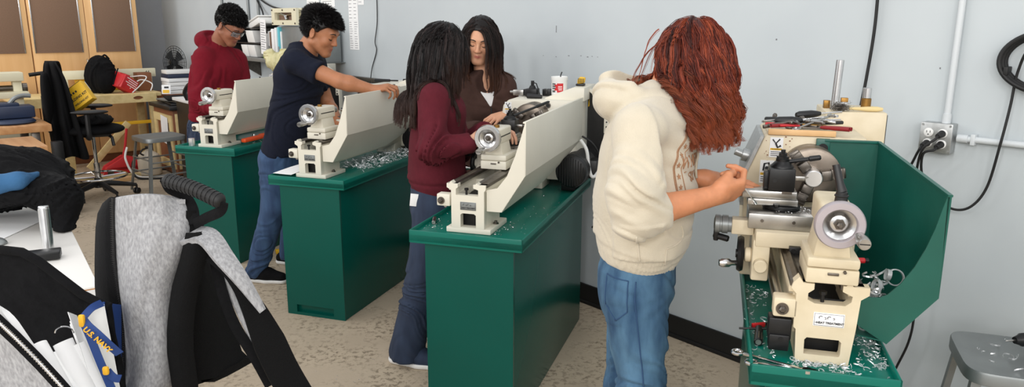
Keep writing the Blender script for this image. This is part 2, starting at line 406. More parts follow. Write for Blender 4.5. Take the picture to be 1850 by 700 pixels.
def toolpost(r, c, size, zt, lev):
    """black quick-change toolpost: block, dovetail flanks, cone, nut and lever"""
    x, y = c; h = size; m = MB()
    m.box((x-h, y-h, zt), (x+h, y+h, zt+.062), .003)
    m.box((x-h-.012, y-h*.55, zt+.002), (x-h+.001, y+h*.55, zt+.05), .002)
    m.cyl((x-h*.55, y-h-.0012, zt+.03), (x-h*.55, y-h+.002, zt+.03), .006, n=16, mi=1)
    m.lathe([(h*.92, .062), (h*.9, .066), (h*.62, .076), (h*.52, .079), (h*.52, .085), (0, .085)], (x, y, zt), n=32)
    t = m.build('toolpost', ['black_metal', 'black_rubber'], r)
    m = MB(); m.lathe([(.016, .084), (.016, .092), (.0105, .093), (.0105, .101), (.006, .102), (.006, .110), (0, .110)], (x, y, zt), n=8); m.build('clamp_nut', 'black_metal', t)
    m = MB(); p = V((x + h*.5, y, zt+.078)); e = V(lev); k = p.lerp(e, .62)
    m.tube([p, k], .0055, 10); m.tube([k, k.lerp(e, .08), k.lerp(e, .9), e], [.0055, .0075, .007, .004], 12); m.build('lever', 'black_plastic', t)
    m = MB(); m.box((x+h, y-.012, zt+.028), (x+h+.026, y-.002, zt+.04), .001); m.prism([(x+h+.02, zt+.03), (x+h+.036, zt+.038), (x+h+.02, zt+.04)], y-.011, y-.003); m.build('cutting_bit', 'steel', t)
    return t
def carriage(r, yc, tp, cream, zb, B, lev):
    m = MB()
    m.box((-.145, yc-.088, .2042), (.10, yc+.088, .246), .004)
    m.box((-.15, yc-.085, .108), (-.105, yc+.085, .222), .006)
    m.cyl((-.128, yc-.11, .155), (-.128, yc-.075, .155), .018, bev=.003); m.cyl((-.15, yc-.05, .17), (-.168, yc-.05, .17), .02, bev=.003)
    c = m.build('carriage', cream, r)
    m = MB(); m.box((-.165, yc-.06, .2465), (.125, yc+.06, zb), .0025)
    for x in (-.13, -.05, .02): m.cyl((x, yc-.06, zb-.018), (x, yc-.0635, zb-.018), .0045, n=12, mi=1)
    m.build('cross_slide', ['steel', 'dark_steel'], c)
    m = MB(); m.box((-.205, yc-.022, .216), (-.146, yc+.022, .258), .003, 2)
    m.lathe([(0, .088), (.012, .088), (.026, .084), (.026, .072), (.0235, .071), (.0235, .066), (.026, .065), (.026, .05), (.022, .049), (.022, .04), (0, .04)], (-.165, yc, .238), (-1, 0, 0), 32)
    m.box((-.252, yc-.012, .19), (-.238, yc+.012, .235), .004, 1); m.cyl((-.252, yc, .205), (-.21, yc-.01, .198), .009, bev=.003, mi=1)
    m.build('dial', ['grey_metal', 'black_metal', cream], c)
    m = MB(); m.lathe([(0, -.004), (.03, -.004), (.046, -.008), (.05, 0), (.046, .008), (.03, .004), (0, .004)], (-.178, yc-.03, .165), (1, 0, 0), 36)
    m.cyl((-.15, yc-.03, .165), (-.19, yc-.03, .165), .012); w = m.build('carriage_handwheel', 'black_metal', c)
    m = MB(); m.lathe([(0, 0), (.007, 0), (.007, .02), (.012, .028), (.013, .046), (.009, .054), (0, .055)], (-.18, yc-.055, .145), (-1, -.2, 0), 20); m.build('handle', 'alu', w)
    m = MB(); m.box((-.06, yc-.105, .19), (-.02, yc-.088, .215), .002); m.cyl((-.05, yc-.105, .205), (-.05, yc-.112, .205), .006, n=6); m.cyl((-.03, yc-.105, .205), (-.03, yc-.112, .205), .006, n=6)
    m.build('way_wiper', 'black_metal', c)
    x, y = tp
    m = MB(); m.cyl((x+.006, y-.005, zb), (x+.006, y-.005, zb+.012), .05, n=40, bev=.003); m.cyl((x-.01, y-.045, zb+.012), (x-.01, y-.045, zb+.018), .008, n=6); m.build('swivel_base', 'black_metal', c)
    m = MB(); m.box((x-.085, y-.04, zb+.013), (x+.045, y+.04, zb+.03), .002); m.box((x-.10, y-.034, zb+.03), (x+.042, y+.034, zb+.052), .003)
    m.box((x+.002, y-.0345, zb+.045), (x+.028, y-.03, zb+.0525), 0, 1)
    m.cyl((x-.10, y, zb+.036), (x-.135, y, zb+.036), .013, bev=.002)
    cs = m.build('compound_slide', ['steel', 'dark_steel'], c)
    toolpost(cs, (x, y), .0335, zb+.052, lev)
    return c
def chuck(r, y0, y1, az, rad, jaws0, work=None):
    m = MB(); m.lathe([(0, 0), (.02, 0), (.02, .003), (rad*.9, 0), (rad, .004), (rad, .05), (rad*.97, .052), (rad*.97, .056), (rad, .058), (rad, y1-y0), (0, y1-y0)], (.008, y0, az), (0, 1, 0), 48)
    c = m.build('chuck', 'oily_steel', r)
    for k in range(3):
        a = jaws0 + k*2*PI/3; R = Matrix.Translation((.008, y0, az)) @ Matrix.Rotation(-a, 4, 'Y')
        m = MB()
        for x0, x1, d in ((.024, .05, .032), (.05, .088, .018)): m.box((x0, -d, -.0145), (x1, .004, .0145), .003, T=R)
        for q in range(3): m.box((.055 + q*.012, -.0195, -.0148), (.058 + q*.012, .003, .0148), 0, T=R)
        m.build('jaw', 'dark_steel', c)
    if work:
        m = MB(); m.cyl((.008, y0 - work[1], az), (.008, y0 + .01, az), work[0], bev=.002, n=36); m.build('workpiece', 'alu_bright', c)
    return c
def sticker(r, x0, x1, z0, z1, y, kind):
    m = MB(); m.box((x0, y-.0008, z0), (x1, y+.0004, z1), 0); w, h = x1-x0, z1-z0; yy = y-.0012
    def blk(a, b_, c, d, mi): m.box((x0 + a*w, yy, z0 + c*h), (x0 + b_*w, y, z0 + d*h), 0, mi)
    if kind == 0:
        m.tube([(x0+.2*w, yy, z0+.9*h), (x0+.45*w, yy, z0+.7*h), (x0+.75*w, yy, z0+.92*h)], .0022, 6, 1); m.tube([(x0+.45*w, yy, z0+.7*h), (x0+.6*w, yy, z0+.5*h), (x0+.85*w, yy, z0+.6*h)], .003, 6, 1)
    else:
        m.tube([(x0+.25*w, yy, z0+.55*h), (x0+.3*w, yy, z0+.85*h), (x0+.6*w, yy, z0+.9*h), (x0+.75*w, yy, z0+.6*h)], .003, 6, 1); m.cyl((x0+.5*w, yy-.0005, z0+.66*h), (x0+.5*w, y, z0+.66*h), .006, n=14, mi=1)
    blk(.05, .95, .36, .46, 2); add_text(m, 'WARNING', w*.16, frame((x0+.54*w, y-.001, z0+.41*h), (1, 0, 0), (0, 0, 1)), 1)
    for k in range(3): blk(.1, .88 - .12*k, .26 - .09*k, .29 - .09*k, 1)
    m.build('warning_label', ['paper', 'ink', 'yellow'], r)

# ---- stands
stA = (-.149, .215, -.055, 1.16); trA = (-.21, .255, -.07, 1.175)
stand(1, stA, trA, 'green steel lathe stand farthest left, in front of the person in the red hoodie', True)
stand(2, stA, trA, 'second green lathe stand from the left, with the dark slot at its bottom edge', True)
stand(3, stA, trA, 'green lathe stand in the middle foreground carrying the clean cream lathe with black motor', False)
stand(4, (-.115, .16, -.05, 1.0), (-.155, .168, -.08, 1.02), 'green lathe stand at the right, littered with chips and wrenches on its tray', False)

# ---- cream lathes (built once, then copied)
def splash_guard_long(r):
    m = MB()
    m.prism([(.237, .446), (.221, .388), (.199, .318), (.166, .236), (.127, .186), (.084, .176), (.084, .092), (.143, .092), (.239, .243)], .014, .018)
    m.box((.236, .014, .241), (.240, 1.0, .446), .001)
    m.box((.226, .020, .4388), (.2358, .998, .4448), .001)
    m.sheet([[(.238, y, .243), (.143 + .095*q, y + 0, .092 + .151*q)] for y, q in ((.016, 0), (.3, 0), (.62, 0), (.8, .35), (.98, .9))], .003)
    m.box((.062, .03, .092), (.143, .2, .0945), .0005)
    return m.build('splash_guard', 'cream', r)
def lathe_long(i, y0, label):
    X, Y, t, zt = LATHE[i]
    r = thing('metal_lathe', (X, Y, zt + .0015), -t, label, 'lathe', 'cream metal lathes')
    out = [(-.058, .02), (.078, .02), (.078, .17), (.085, .18), (.085, .196), (.056, .196), (.048, .203), (.04, .196), (.034, .196), (.034, .182), (.054, .176), (.054, .152), (-.038, .152), (-.038, .176), (-.03, .182), (-.03, .196), (-.049, .196), (-.058, .206), (-.067, .196), (-.076, .196), (-.076, .18), (-.058, .17)]
    bed(r, out, [(-.020, .024), (.044, .024), (.044, .074), (.036, .08), (-.012, .08), (-.020, .074)], .15, 1.0, 'cream', True)
    nameplate(r, -.020, .045, .094, .126, 'grey_metal')
    lead_screw(r, -.10, .125, 1.0, 'cream')
    tailstock(r, y0, .340, .056, 'cream', math.radians(-108))
    carriage(r, .62, (-.01, .60), 'cream', .262, False, (.12, .80, .44))
    chuck(r, .83, .95, .345, .078, .5)
    m = MB()
    m.prism([(-.17, .03), (.225, .03), (.225, .43), (.04, .432), (-.13, .428), (-.16, .40), (-.175, .30)], .95, 1.28, bev=.008)
    m.prism([(.03, .425), (.245, .425), (.245, .492), (.185, .492), (.05, .44)], 1.0, 1.28, bev=.004)
    hs = m.build('headstock', 'cream', r)
    m = MB(); m.cyl((.075, .952, .405), (.075, .946, .405), .014, mi=0); m.cyl((.075, .948, .405), (.075, .944, .405), .009, mi=1); m.build('plug', ['dark_steel', 'black_rubber'], hs)
    m = MB(); m.prism([(.2462, .40), (.2462, .40)] and [(1.10, .39), (1.135, .39), (1.1175, .425)], .2451, .2458, 'yz'); m.build('warning_triangle', 'yellow', hs)
    sticker(hs, -.15, -.115, .355, .415, .9496, 0)
    m = MB()
    m.prism([(.236, .47), (.335, .40), (.350, .37), (.350, .045), (.236, .045)], 1.13, 1.145); m.prism([(.236, .485), (.352, .41), (.358, .37), (.358, .04), (.350, .045), (.350, .37), (.335, .40), (.236, .47)], 1.12, 1.16, mi=1)
    pl = m.build('rear_cover', ['black_metal', 'cream'], r)
    for z in (.30, .09):
        m = MB(); m.box((.325, 1.119, z-.045), (.352, 1.129, z+.045), .001)
        for q in (-.034, -.012, .012, .034): m.cyl((.3385, 1.12, z+q), (.3385, 1.115, z+q), .004 if abs(q) < .02 else .006, n=10, mi=1)
        m.build('hinge', ['cream', 'black_metal'], pl)
    m = MB(); m.lathe([(0, 0), (.064, 0), (.074, .006), (.078, .016), (.078, .05)], (.23, .80, .105), (0, 1, 0), 32)
    for q in range(-5, 6): m.box((.23 + q*.0125 - .002, .796, .105 - math.sqrt(.068**2 - (q*.0125)**2)), (.23 + q*.0125 + .002, .806, .105 + math.sqrt(.068**2 - (q*.0125)**2)), 0)
    for q in range(9): m.lathe([(.072, .05 + q*.022), (.080, .052 + q*.022), (.080, .066 + q*.022), (.072, .068 + q*.022)], (.23, .80, .105), (0, 1, 0), 32)
    m.cyl((.23, .85, .105), (.23, 1.13, .105), .073, n=32); m.box((.17, .86, .0), (.243, 1.06, .05), .004); m.box((.28, .9, .06), (.34, 1.0, .15), .006)
    mo = m.build('motor', 'black_plastic', r)
    m = MB(); m.tube(spline([(.25, .92, .245), (.285, .90, .20), (.30, .89, .12), (.315, .89, .075), (.335, .90, .08), (.345, .92, .12)], 6), .0085, 10); m.build('conduit_hose', 'white_plastic', mo)
    m = MB(); m.tube(spline([(.25, .95, .26), (.31, .95, .22), (.35, .97, .12), (.36, .98, -.05), (.34, .98, -.16), (.30, 1.02, -.22)], 6), .005, 8); m.build('power_cord', 'black_rubber', mo)
    splash_guard_long(r)
    return r
la = lathe_long(3, .247, 'cream lathe in the middle with a large plain splash guard and black motor showing')
def lathe_copy(i, y0, label, ang):
    r = copy_tree(la); X, Y, t, zt = LATHE[i]; r.location = (X, Y, zt + .0015); r.rotation_euler = (0, 0, -t); r['label'] = label
    for ch in r.children:
        if ch.name.startswith('tailstock'): ch.location.y = y0
        if ch.name.startswith('carriage') and i == 1: ch.location.y = .03
    return r
lathe_copy(2, .022, 'cream lathe whose splash guard the person in the navy shirt rests a hand on', 0)
lathe_copy(1, .037, 'cream lathe farthest left, beside the person in the red hoodie, orange tool on its tray', 0)

# ---- the worn lathe with the green guard
X, Y, t, zt = LATHE[4]
r4 = thing('metal_lathe', (X, Y, zt + .0015), -t, 'worn cream lathe at the right with a dark green splash guard and chuck facing out', 'lathe', 'cream metal lathes')
out = [(-.050, 0), (.068, 0), (.076, .09), (.080, .165), (.097, .178), (.097, .196), (.062, .196), (.054, .204), (.046, .196), (.040, .196), (.040, .182), (.062, .172), (.060, .158), (.048, .148), (-.018, .148), (-.034, .156), (-.034, .172), (-.022, .182), (-.022, .196), (-.046, .196), (-.056, .21), (-.068, .196), (-.072, .182), (-.06, .168), (-.060, .085), (-.054, .08)]
bed(r4, out, [(-.032, .020), (.046, .020), (.048, .026), (.048, .056), (.042, .062), (-.028, .062), (-.033, .056)], .147, .62, 'cream_worn', False)
nameplate(r4, -.018, .050, .094, .127, 'paper')
lead_screw(r4, -.088, .128, .62, 'cream_worn')
tailstock(r4, -.057, .356, .053, 'cream_worn', math.radians(-27), True, 'wheel_rim')
carriage(r4, .33, (-.083, .36), 'cream_worn', .288, True, (.012, .345, .436))
chuck(r4, .465, .55, .362, .079, math.radians(10), (.0235, .05))
m = MB(); m.box((-.115, .006, .045), (-.062, .05, .10), .004); m.box((-.112, .0, .02), (-.066, .04, .06), .003); m.cyl((-.085, -.002, .05), (-.085, .004, .05), .006, n=12)
m.build('safety_block', 'black_metal', r4)
m = MB(); m.prism([(-.165, .02), (.16, .02), (.16, .462), (-.118, .462), (-.168, .33)], .555, .83, bev=.006)
m.box((.0, .60, 0), (.16, 1.0, .25), .004)
hs = m.build('headstock', 'cream_worn', r4)
m = MB(); m.prism([(-.178, .24), (-.166, .24), (-.166, .335), (-.122, .455), (-.132, .455), (-.178, .335)], .565, .83); 
m.cyl((-.172, .64, .385), (-.20, .64, .395), .012, n=16, bev=.002); m.cyl((-.178, .64, .386), (-.152, .64, .38), .02, n=16)
m.build('side_plate', 'galv', hs)
sticker(hs, -.105, -.068, .395, .455, .5545, 0); sticker(hs, -.128, -.088, .315, .385, .5545, 1)
m = MB()
for k in range(46):
    x = random.uniform(-.12, -.03); z = random.uniform(.36, .458)
    if x < -.118 + (.458 - z)*-.35: continue
    s = random.uniform(.0008, .0026); m.box((x-s, .5538, z-s*.7), (x+s, .5551, z+s*.7), .0003)
tag(m.build('paint_chip', 'wood_brown', hs, 0), kind='stuff')
m = MB(); m.box((.078, .83, .24), (.262, 1.06, .507), .004); m.box((.2605, .835, .30), (.2645, 1.055, .50), .001, 1)
m.build('belt_cover', ['cream_worn', 'black_metal'], r4)
m = MB(); m.box((-.112, .552, .4622), (.075, .566, .479), .002, 1); m.box((-.112, .566, .4622), (.075, .80, .466), .001); m.box((-.112, .80, .4622), (.075, .812, .476), .002)
m.build('tool_tray', ['cream_worn', 'wood'], hs)
# dark green guard
m = MB()
inner = [(.242, .409), (.236, .385), (.226, .335), (.212, .285), (.194, .24), (.17, .198), (.145, .168), (.129, .159), (.082, .157)]
m.prism(inner + [(.082, .095), (.09, .085), (.155, .045), (.252, .17)], .048, .052)
XS = lambda y, z: .249 - (y - .05)*.118*(1 if z > .1 else .5)          # the side splays out towards the open end
m.sheet([[(XS(y, .4), y, .454 - (.548 - y)*.086), (XS(y, .4) + .002, y, .17), (XS(y, .05) - .094, y, .05)] for y in (.05, .12, .3, .548)], .004)
m.sheet([[(XS(y, .4) - w, y, .454 - (.548 - y)*.086) for w in (.006, -.004)] for y in (.05, .12, .3, .548)], .005)
xb = XS(.548, .4)
m.prism([(.045, .455), (xb, .455), (xb + .002, .17), (.13, .05), (.045, .05)], .546, .55)
m.box((.045, .541, .449), (xb, .551, .457), .001); m.box((.022, .542, .405), (.06, .551, .458), .002)
m.cyl((.041, .542, .43), (.041, .537, .43), .009, n=6, mi=1); m.cyl((.041, .5415, .43), (.041, .540, .43), .014, n=20, mi=1)
m.sheet([[(.09, y, .06), (XS(y, .05) - .094, y, .05)] for y in (.05, .548)], .003)
m.build('splash_guard', ['green_guard', 'black_metal'], r4)
# ================================================================ smooth solids: distance fields meshed by sparse surface nets
def A_(*p): return np.array(p, dtype=np.float64)
def cap(a, b, ra, rb=None):
    a, b = np.asarray(a, float), np.asarray(b, float); rb = ra if rb is None else rb; ab = b - a; L2 = max(ab @ ab, 1e-12)
    def f(P):
        t = np.clip((P - a) @ ab/L2, 0, 1); q = P - a - t[:, None]*ab
        return np.sqrt((q*q).sum(1)) - (ra + (rb - ra)*t)
    return f
def ell(c, r, R=None):
    c, r = np.asarray(c, float), np.asarray(r, float)
    def f(P):
        q = P - c
        if R is not None: q = q @ R        # columns of R: local axes
        k0 = np.sqrt(((q/r)**2).sum(1)); k1 = np.sqrt(((q/(r*r))**2).sum(1))
        return k0*(k0 - 1)/np.maximum(k1, 1e-9)
    return f
def body_chain(secs, S, k=.03):
    """secs: (centre, half width, half depth[, front dir]) -> elliptic loft; S: side direction(s)"""
    fs = []
    for i in range(len(secs) - 1):
        fs.append((secs[i], secs[i+1]))
    S = np.asarray(S, float)
    def f(P):
        d = None
        for (c0, w0, d0, *s0), (c1, w1, d1, *s1) in fs:
            c0, c1 = np.asarray(c0), np.asarray(c1); ab = c1 - c0; L2 = ab @ ab
            t = np.clip((P - c0) @ ab/L2, 0, 1); q = P - c0 - t[:, None]*ab
            sd = S if not s0 else (np.asarray(s0[0])*(1-t)[:, None] + np.asarray(s1[0] if s1 else s0[0])*t[:, None])
            ax = ab/math.sqrt(L2)
            if sd.ndim == 1: sd = sd - ax*(sd @ ax); sd = sd/np.linalg.norm(sd); fr = np.cross(ax, sd); qs, qf = q @ sd, q @ fr
            else:
                sd = sd - ax*(sd @ ax)[:, None]; sd /= np.linalg.norm(sd, axis=1)[:, None]; fr = np.cross(ax, sd); qs, qf = (q*sd).sum(1), (q*fr).sum(1)
            qa = q @ ax; w = w0 + (w1 - w0)*t; dp = d0 + (d1 - d0)*t; m = np.minimum(w, dp)
            k0 = np.sqrt((qs/w)**2 + (qf/dp)**2 + (qa/m)**2); k1 = np.sqrt((qs/(w*w))**2 + (qf/(dp*dp))**2 + (qa/(m*m))**2)
            e = np.where(k0 > 1e-6, k0*(k0 - 1)/np.maximum(k1, 1e-9), -m)
            d = e if d is None else sminv(d, e, k)
        return d
    return f
def sminv(a, b, k):
    if k <= 0: return np.minimum(a, b)
    h = np.maximum(k - np.abs(a - b), 0)/k; return np.minimum(a, b) - h*h*k*.25
def U(*fs, k=.02):
    def f(P):
        d = fs[0](P)
        for g in fs[1:]: d = sminv(d, g(P), k)
        return d
    return f
def sub(f, g, k=.004):
    return lambda P: -sminv(-f(P), g(P), k)
def inter(f, g, k=.004):
    return lambda P: -sminv(-f(P), -g(P), k)
def below(p, n): p, n = np.asarray(p, float), np.asarray(n, float); n = n/np.linalg.norm(n); return lambda P: (P - p) @ n
def add(f, g): return lambda P: f(P) + g(P)
def shell(f, off): return lambda P: f(P) + off
# value noise
_NT = np.random.default_rng(5).random(4096*2)
def vnoise(P):
    i = np.floor(P).astype(np.int64); f = P - i; u = f*f*(3 - 2*f); r = 0
    for dx in (0, 1):
        for dy in (0, 1):
            for dz in (0, 1):
                h = ((i[:, 0]+dx)*73856093 ^ (i[:, 1]+dy)*19349663 ^ (i[:, 2]+dz)*83492791) & 8191
                w = (u[:, 0] if dx else 1-u[:, 0])*(u[:, 1] if dy else 1-u[:, 1])*(u[:, 2] if dz else 1-u[:, 2])
                r = r + w*_NT[h]
    return r*2 - 1
def folds(amp, along, freq=26, cross=5, warp=.05, seed=0.):
    """cloth folds: ridges across the direction `along`"""
    al = np.asarray(along, float); al = al/np.linalg.norm(al); s = np.cross(al, (0.31, .2, .93)); s /= np.linalg.norm(s); t = np.cross(al, s)
    def f(P):
        w = vnoise(P*9 + seed)*warp; a = P @ al + w + .35*(P @ s)*vnoise(P*4 + seed + 3)
        n = vnoise(np.stack([a*freq, (P @ s)*cross, (P @ t)*cross], 1) + seed)
        return amp*(1 - 2*np.abs(n))*np.clip(.55 + .9*vnoise(P*6 + seed + 9), 0, 1)
    return f
def mask(c, r, soft=.06):
    c = np.asarray(c, float); return lambda P: np.clip((r - np.sqrt(((P - c)**2).sum(1)))/soft, 0, 1)
def mul(f, g): return lambda P: f(P)*g(P)
def sdf_mesh(f, lo, hi, vox, pad=.0, levels=4):
    lo = np.asarray(lo, float) - 2*vox; hi = np.asarray(hi, float) + 2*vox
    s = 2**levels; n = np.ceil((hi - lo)/(vox*s)).astype(int)
    g = np.stack(np.meshgrid(*[np.arange(k) for k in n], indexing='ij'), -1).reshape(-1, 3)*s
    off = np.array([[0,0,0],[1,0,0],[0,1,0],[1,1,0],[0,0,1],[1,0,1],[0,1,1],[1,1,1]])
    while True:
        c = lo + (g + s/2)*vox; d = f(c); g = g[np.abs(d) < s*vox*.9*1.25 + pad]
        if s == 1: break
        s //= 2; g = (g[:, None, :] + off[None]*s).reshape(-1, 3)
    N = (np.ceil((hi - lo)/vox).astype(int) + 2**levels + 4); ky = np.int64(N[2]); kx = np.int64(N[1])*ky
    key = lambda q: q[..., 0].astype(np.int64)*kx + q[..., 1]*ky + q[..., 2]
    ck = np.unique(key(g)); g = np.stack([ck//kx, (ck % kx)//ky, ck % ky], 1)
    cor = key(g[:, None, :] + off[None]); uk, inv = np.unique(cor, return_inverse=True); inv = inv.reshape(cor.shape)
    up = np.stack([uk//kx, (uk % kx)//ky, uk % ky], 1); val = f(lo + up*vox); val = np.where(val == 0, 1e-9, val)
    cv = val[inv]; ins = cv < 0; act = ins.any(1) & ~ins.all(1)
    g, ck, cv, inv = g[act], ck[act], cv[act], inv[act]
    E = [(0,1),(2,3),(4,5),(6,7),(0,2),(1,3),(4,6),(5,7),(0,4),(1,5),(2,6),(3,7)]
    acc = np.zeros((len(g), 3)); cnt = np.zeros(len(g))
    for a, b in E:
        m = (cv[:, a] < 0) != (cv[:, b] < 0); t = np.where(m, cv[:, a]/np.where(m, cv[:, a] - cv[:, b], 1), 0)
        p = off[a] + t[:, None]*(off[b] - off[a]); acc += p*m[:, None]; cnt += m
    verts = lo + (g + acc/cnt[:, None])*vox
    def find(k):
        i = np.searchsorted(ck, k); i = np.minimum(i, len(ck) - 1); return np.where(ck[i] == k, i, -1)
    faces = []
    for ax, b in ((0, 1), (1, 2), (2, 4)):
        a0 = cv[:, 0] < 0; a1 = cv[:, b] < 0; m = a0 != a1
        u, w = [(1, 2), (2, 0), (0, 1)][ax]; du = [kx, ky, 1][u]; dw = [kx, ky, 1][w]; k = ck[m]
        q = np.stack([np.nonzero(m)[0], find(k - du), find(k - du - dw), find(k - dw)], 1); fl = a0[m]
        ok = (q >= 0).all(1); q, fl = q[ok], fl[ok]; q[~fl] = q[~fl][:, ::-1]; faces.append(q)
    return verts, np.concatenate(faces)
def sdf_obj(name, f, lo, hi, vox, m, parent=None, pad=.0, colour=None):
    v, q = sdf_mesh(f, lo, hi, vox, pad)
    me = np_mesh(name, v, q)
    if colour is not None: set_colour(me, colour(v))
    o = link_mesh(name, me, m, parent, 180)
    if parent is not None: o.matrix_parent_inverse = parent.matrix_basis.inverted()
    return o
def set_colour(me, c):
    a = me.color_attributes.new('tint', 'FLOAT_COLOR', 'POINT'); c = np.concatenate([c, np.ones((len(c), 1))], 1).astype(np.float32)
    a.data.foreach_set('color', c.ravel())
def nrm(v): v = np.asarray(v, float); return v/np.linalg.norm(v)
def basis(fwd, up=(0, 0, 1)):
    f = nrm(fwd); r = nrm(np.cross(f, up)); u = np.cross(r, f); return np.stack([r, f, u], 1)   # columns: right, forward, up

# ---------------------------------------------------------------- heads
def head_sdf(c, R, s=1., lips=1., brow=1., jaw=1., sock=1.):
    """head of human proportions, chin to crown about 0.235 s; R columns right / forward / up"""
    def w(p): return np.asarray(c) + R @ (np.asarray(p, float)*s)
    def E(p, r): return ell(w(p), np.asarray(r)*s, R)
    def C(a, b, ra, rb=None): return cap(w(a), w(b), ra*s, (rb if rb is not None else ra)*s)
    skull = U(E((0, -.014, .042), (.073, .094, .083)), E((0, .034, .0), (.060, .058, .085)), k=.03*s)
    lower = U(C((-.050, .004, -.05), (-.018, .066, -.088), .022*jaw, .019), C((.050, .004, -.05), (.018, .066, -.088), .022*jaw, .019), C((-.012, .076, -.094), (.012, .076, -.094), .0165), E((0, .045, -.055), (.046, .042, .045)), k=.025*s)
    f = U(skull, lower, k=.025*s)
    f = U(f, E((-.036, .062, -.022), (.026, .024, .026)), E((.036, .062, -.022), (.026, .024, .026)), C((-.028, .082, .032), (.028, .082, .032), .0125*brow), k=.02*s)
    sockets = U(E((-.032, .1, .010), (.019, .02, .0125)), E((.032, .1, .010), (.019, .02, .0125)), k=.001)
    f = sub(f, sockets, .016*s*sock)
    lids = U(E((-.0315, .0755, .0095), (.0145, .0135, .0125)), E((.0315, .0755, .0095), (.0145, .0135, .0125)), k=.001)
    f = U(f, lids, k=.005*s)
    nose = U(C((0, .088, .018), (0, .108, -.020), .0075, .0105), E((-.0115, .1, -.024), (.008, .010, .0075)), E((.0115, .1, -.024), (.008, .010, .0075)), k=.009*s)
    f = U(f, nose, k=.011*s)
    f = sub(f, U(E((-.006, .108, -.0315), (.0035, .005, .004)), E((.006, .108, -.0315), (.0035, .005, .004)), k=.001), .003*s)
    mouth = U(C((-.021, .083, -.0545), (0, .0945, -.0515), .0042, .0068*lips), C((.021, .083, -.0545), (0, .0945, -.0515), .0042, .0068*lips), k=.004*s)
    lowl = U(C((-.019, .083, -.0585), (0, .0925, -.0625), .0042, .0074*lips), C((.019, .083, -.0585), (0, .0925, -.0625), .0042, .0074*lips), k=.004*s)
    f = U(f, E((0, .072, -.057), (.032, .018, .02)), k=.014*s); f = U(f, mouth, k=.004*s); f = U(f, lowl, k=.003*s)
    for sx in (-1, 1):
        Re = R @ basis((sx*.93, -.36, .0), (0, -.2, 1)); ear = ell(w((sx*.079, -.012, -.002)), np.array((.019, .0075, .033))*s, Re)
        hol = ell(w((sx*.0865, -.009, .002)), np.array((.0105, .006, .02))*s, Re)
        f = U(f, sub(ear, hol, .006*s), k=.006*s)
    return f, w
def face_tint(w, s, skin, lip, R, c, extra=None):
    skin, lip = np.array(lin(skin)), np.array(lin(lip))
    def g(P):
        q = ((P - np.asarray(c)) @ R)/s
        m = np.exp(-((q[:, 0]/.0205)**4 + ((q[:, 2] + .0572)/.0088)**4))*(q[:, 1] > .06)
        n = 1 + .06*vnoise(P*40) + .05*vnoise(P*140)
        ch = np.exp(-(((np.abs(q[:, 0]) - .038)/.022)**2 + ((q[:, 2] + .022)/.02)**2))*(q[:, 1] > .03)*.25 + .25*np.exp(-((q[:, 0]/.016)**2 + ((q[:, 2] + .02)/.016)**2 + ((q[:, 1] - .11)/.02)**2))
        col = skin[None]*n[:, None]; col = col*(1 - m[:, None]) + lip[None]*m[:, None]
        col = col*(1 - ch[:, None]) + (skin*np.array((1.05, .78, .72)))[None]*ch[:, None]
        return np.clip(col, 0, 1)
    return g
def face_parts(body, w, s, iris=True, hair=(18, 14, 14), eyeopen=.0, browth=.0032, glasses=False):
    """eyebrows, lashes and (when the eyes show) eyeballs as children of the body"""
    mk = M['hair_dark']
    for sx in (-1, 1):
        m = MB(); m.tube([V(w((sx*.013, .0958, .031))), V(w((sx*.026, .0962, .0375))), V(w((sx*.041, .0895, .0368))), V(w((sx*.052, .0795, .031)))], [browth*s, browth*1.3*s, browth*s, browth*.4*s], 8); ob = m.build('eyebrow', mk, body, 180); ob.matrix_parent_inverse = body.matrix_world.inverted()
        m = MB(); z = -.001 + .0; yy = .0885
        m.tube([V(w((sx*.0185, .0835, z+.004))), V(w((sx*.026, yy, z+.0005))), V(w((sx*.034, yy+.0005, z-.0005))), V(w((sx*.0415, yy-.0045, z+.002))), V(w((sx*.0475, .0775, z+.0065)))], [.0008*s, .0017*s, .0020*s, .0019*s, .0009*s], 7); m.build('eyelash', mk, body, 180)
        m = MB(); m.tube([V(w((sx*.020, .0835, .0165))), V(w((sx*.031, .0885, .0195))), V(w((sx*.043, .0815, .017)))], [.0004*s, .0008*s, .0004*s], 6); m.build('eyelid_crease', M['skin_crease'], body, 180)
mm('hair_dark', (20, 15, 14), .45)
mm('skin_crease', (120, 70, 52), .6)

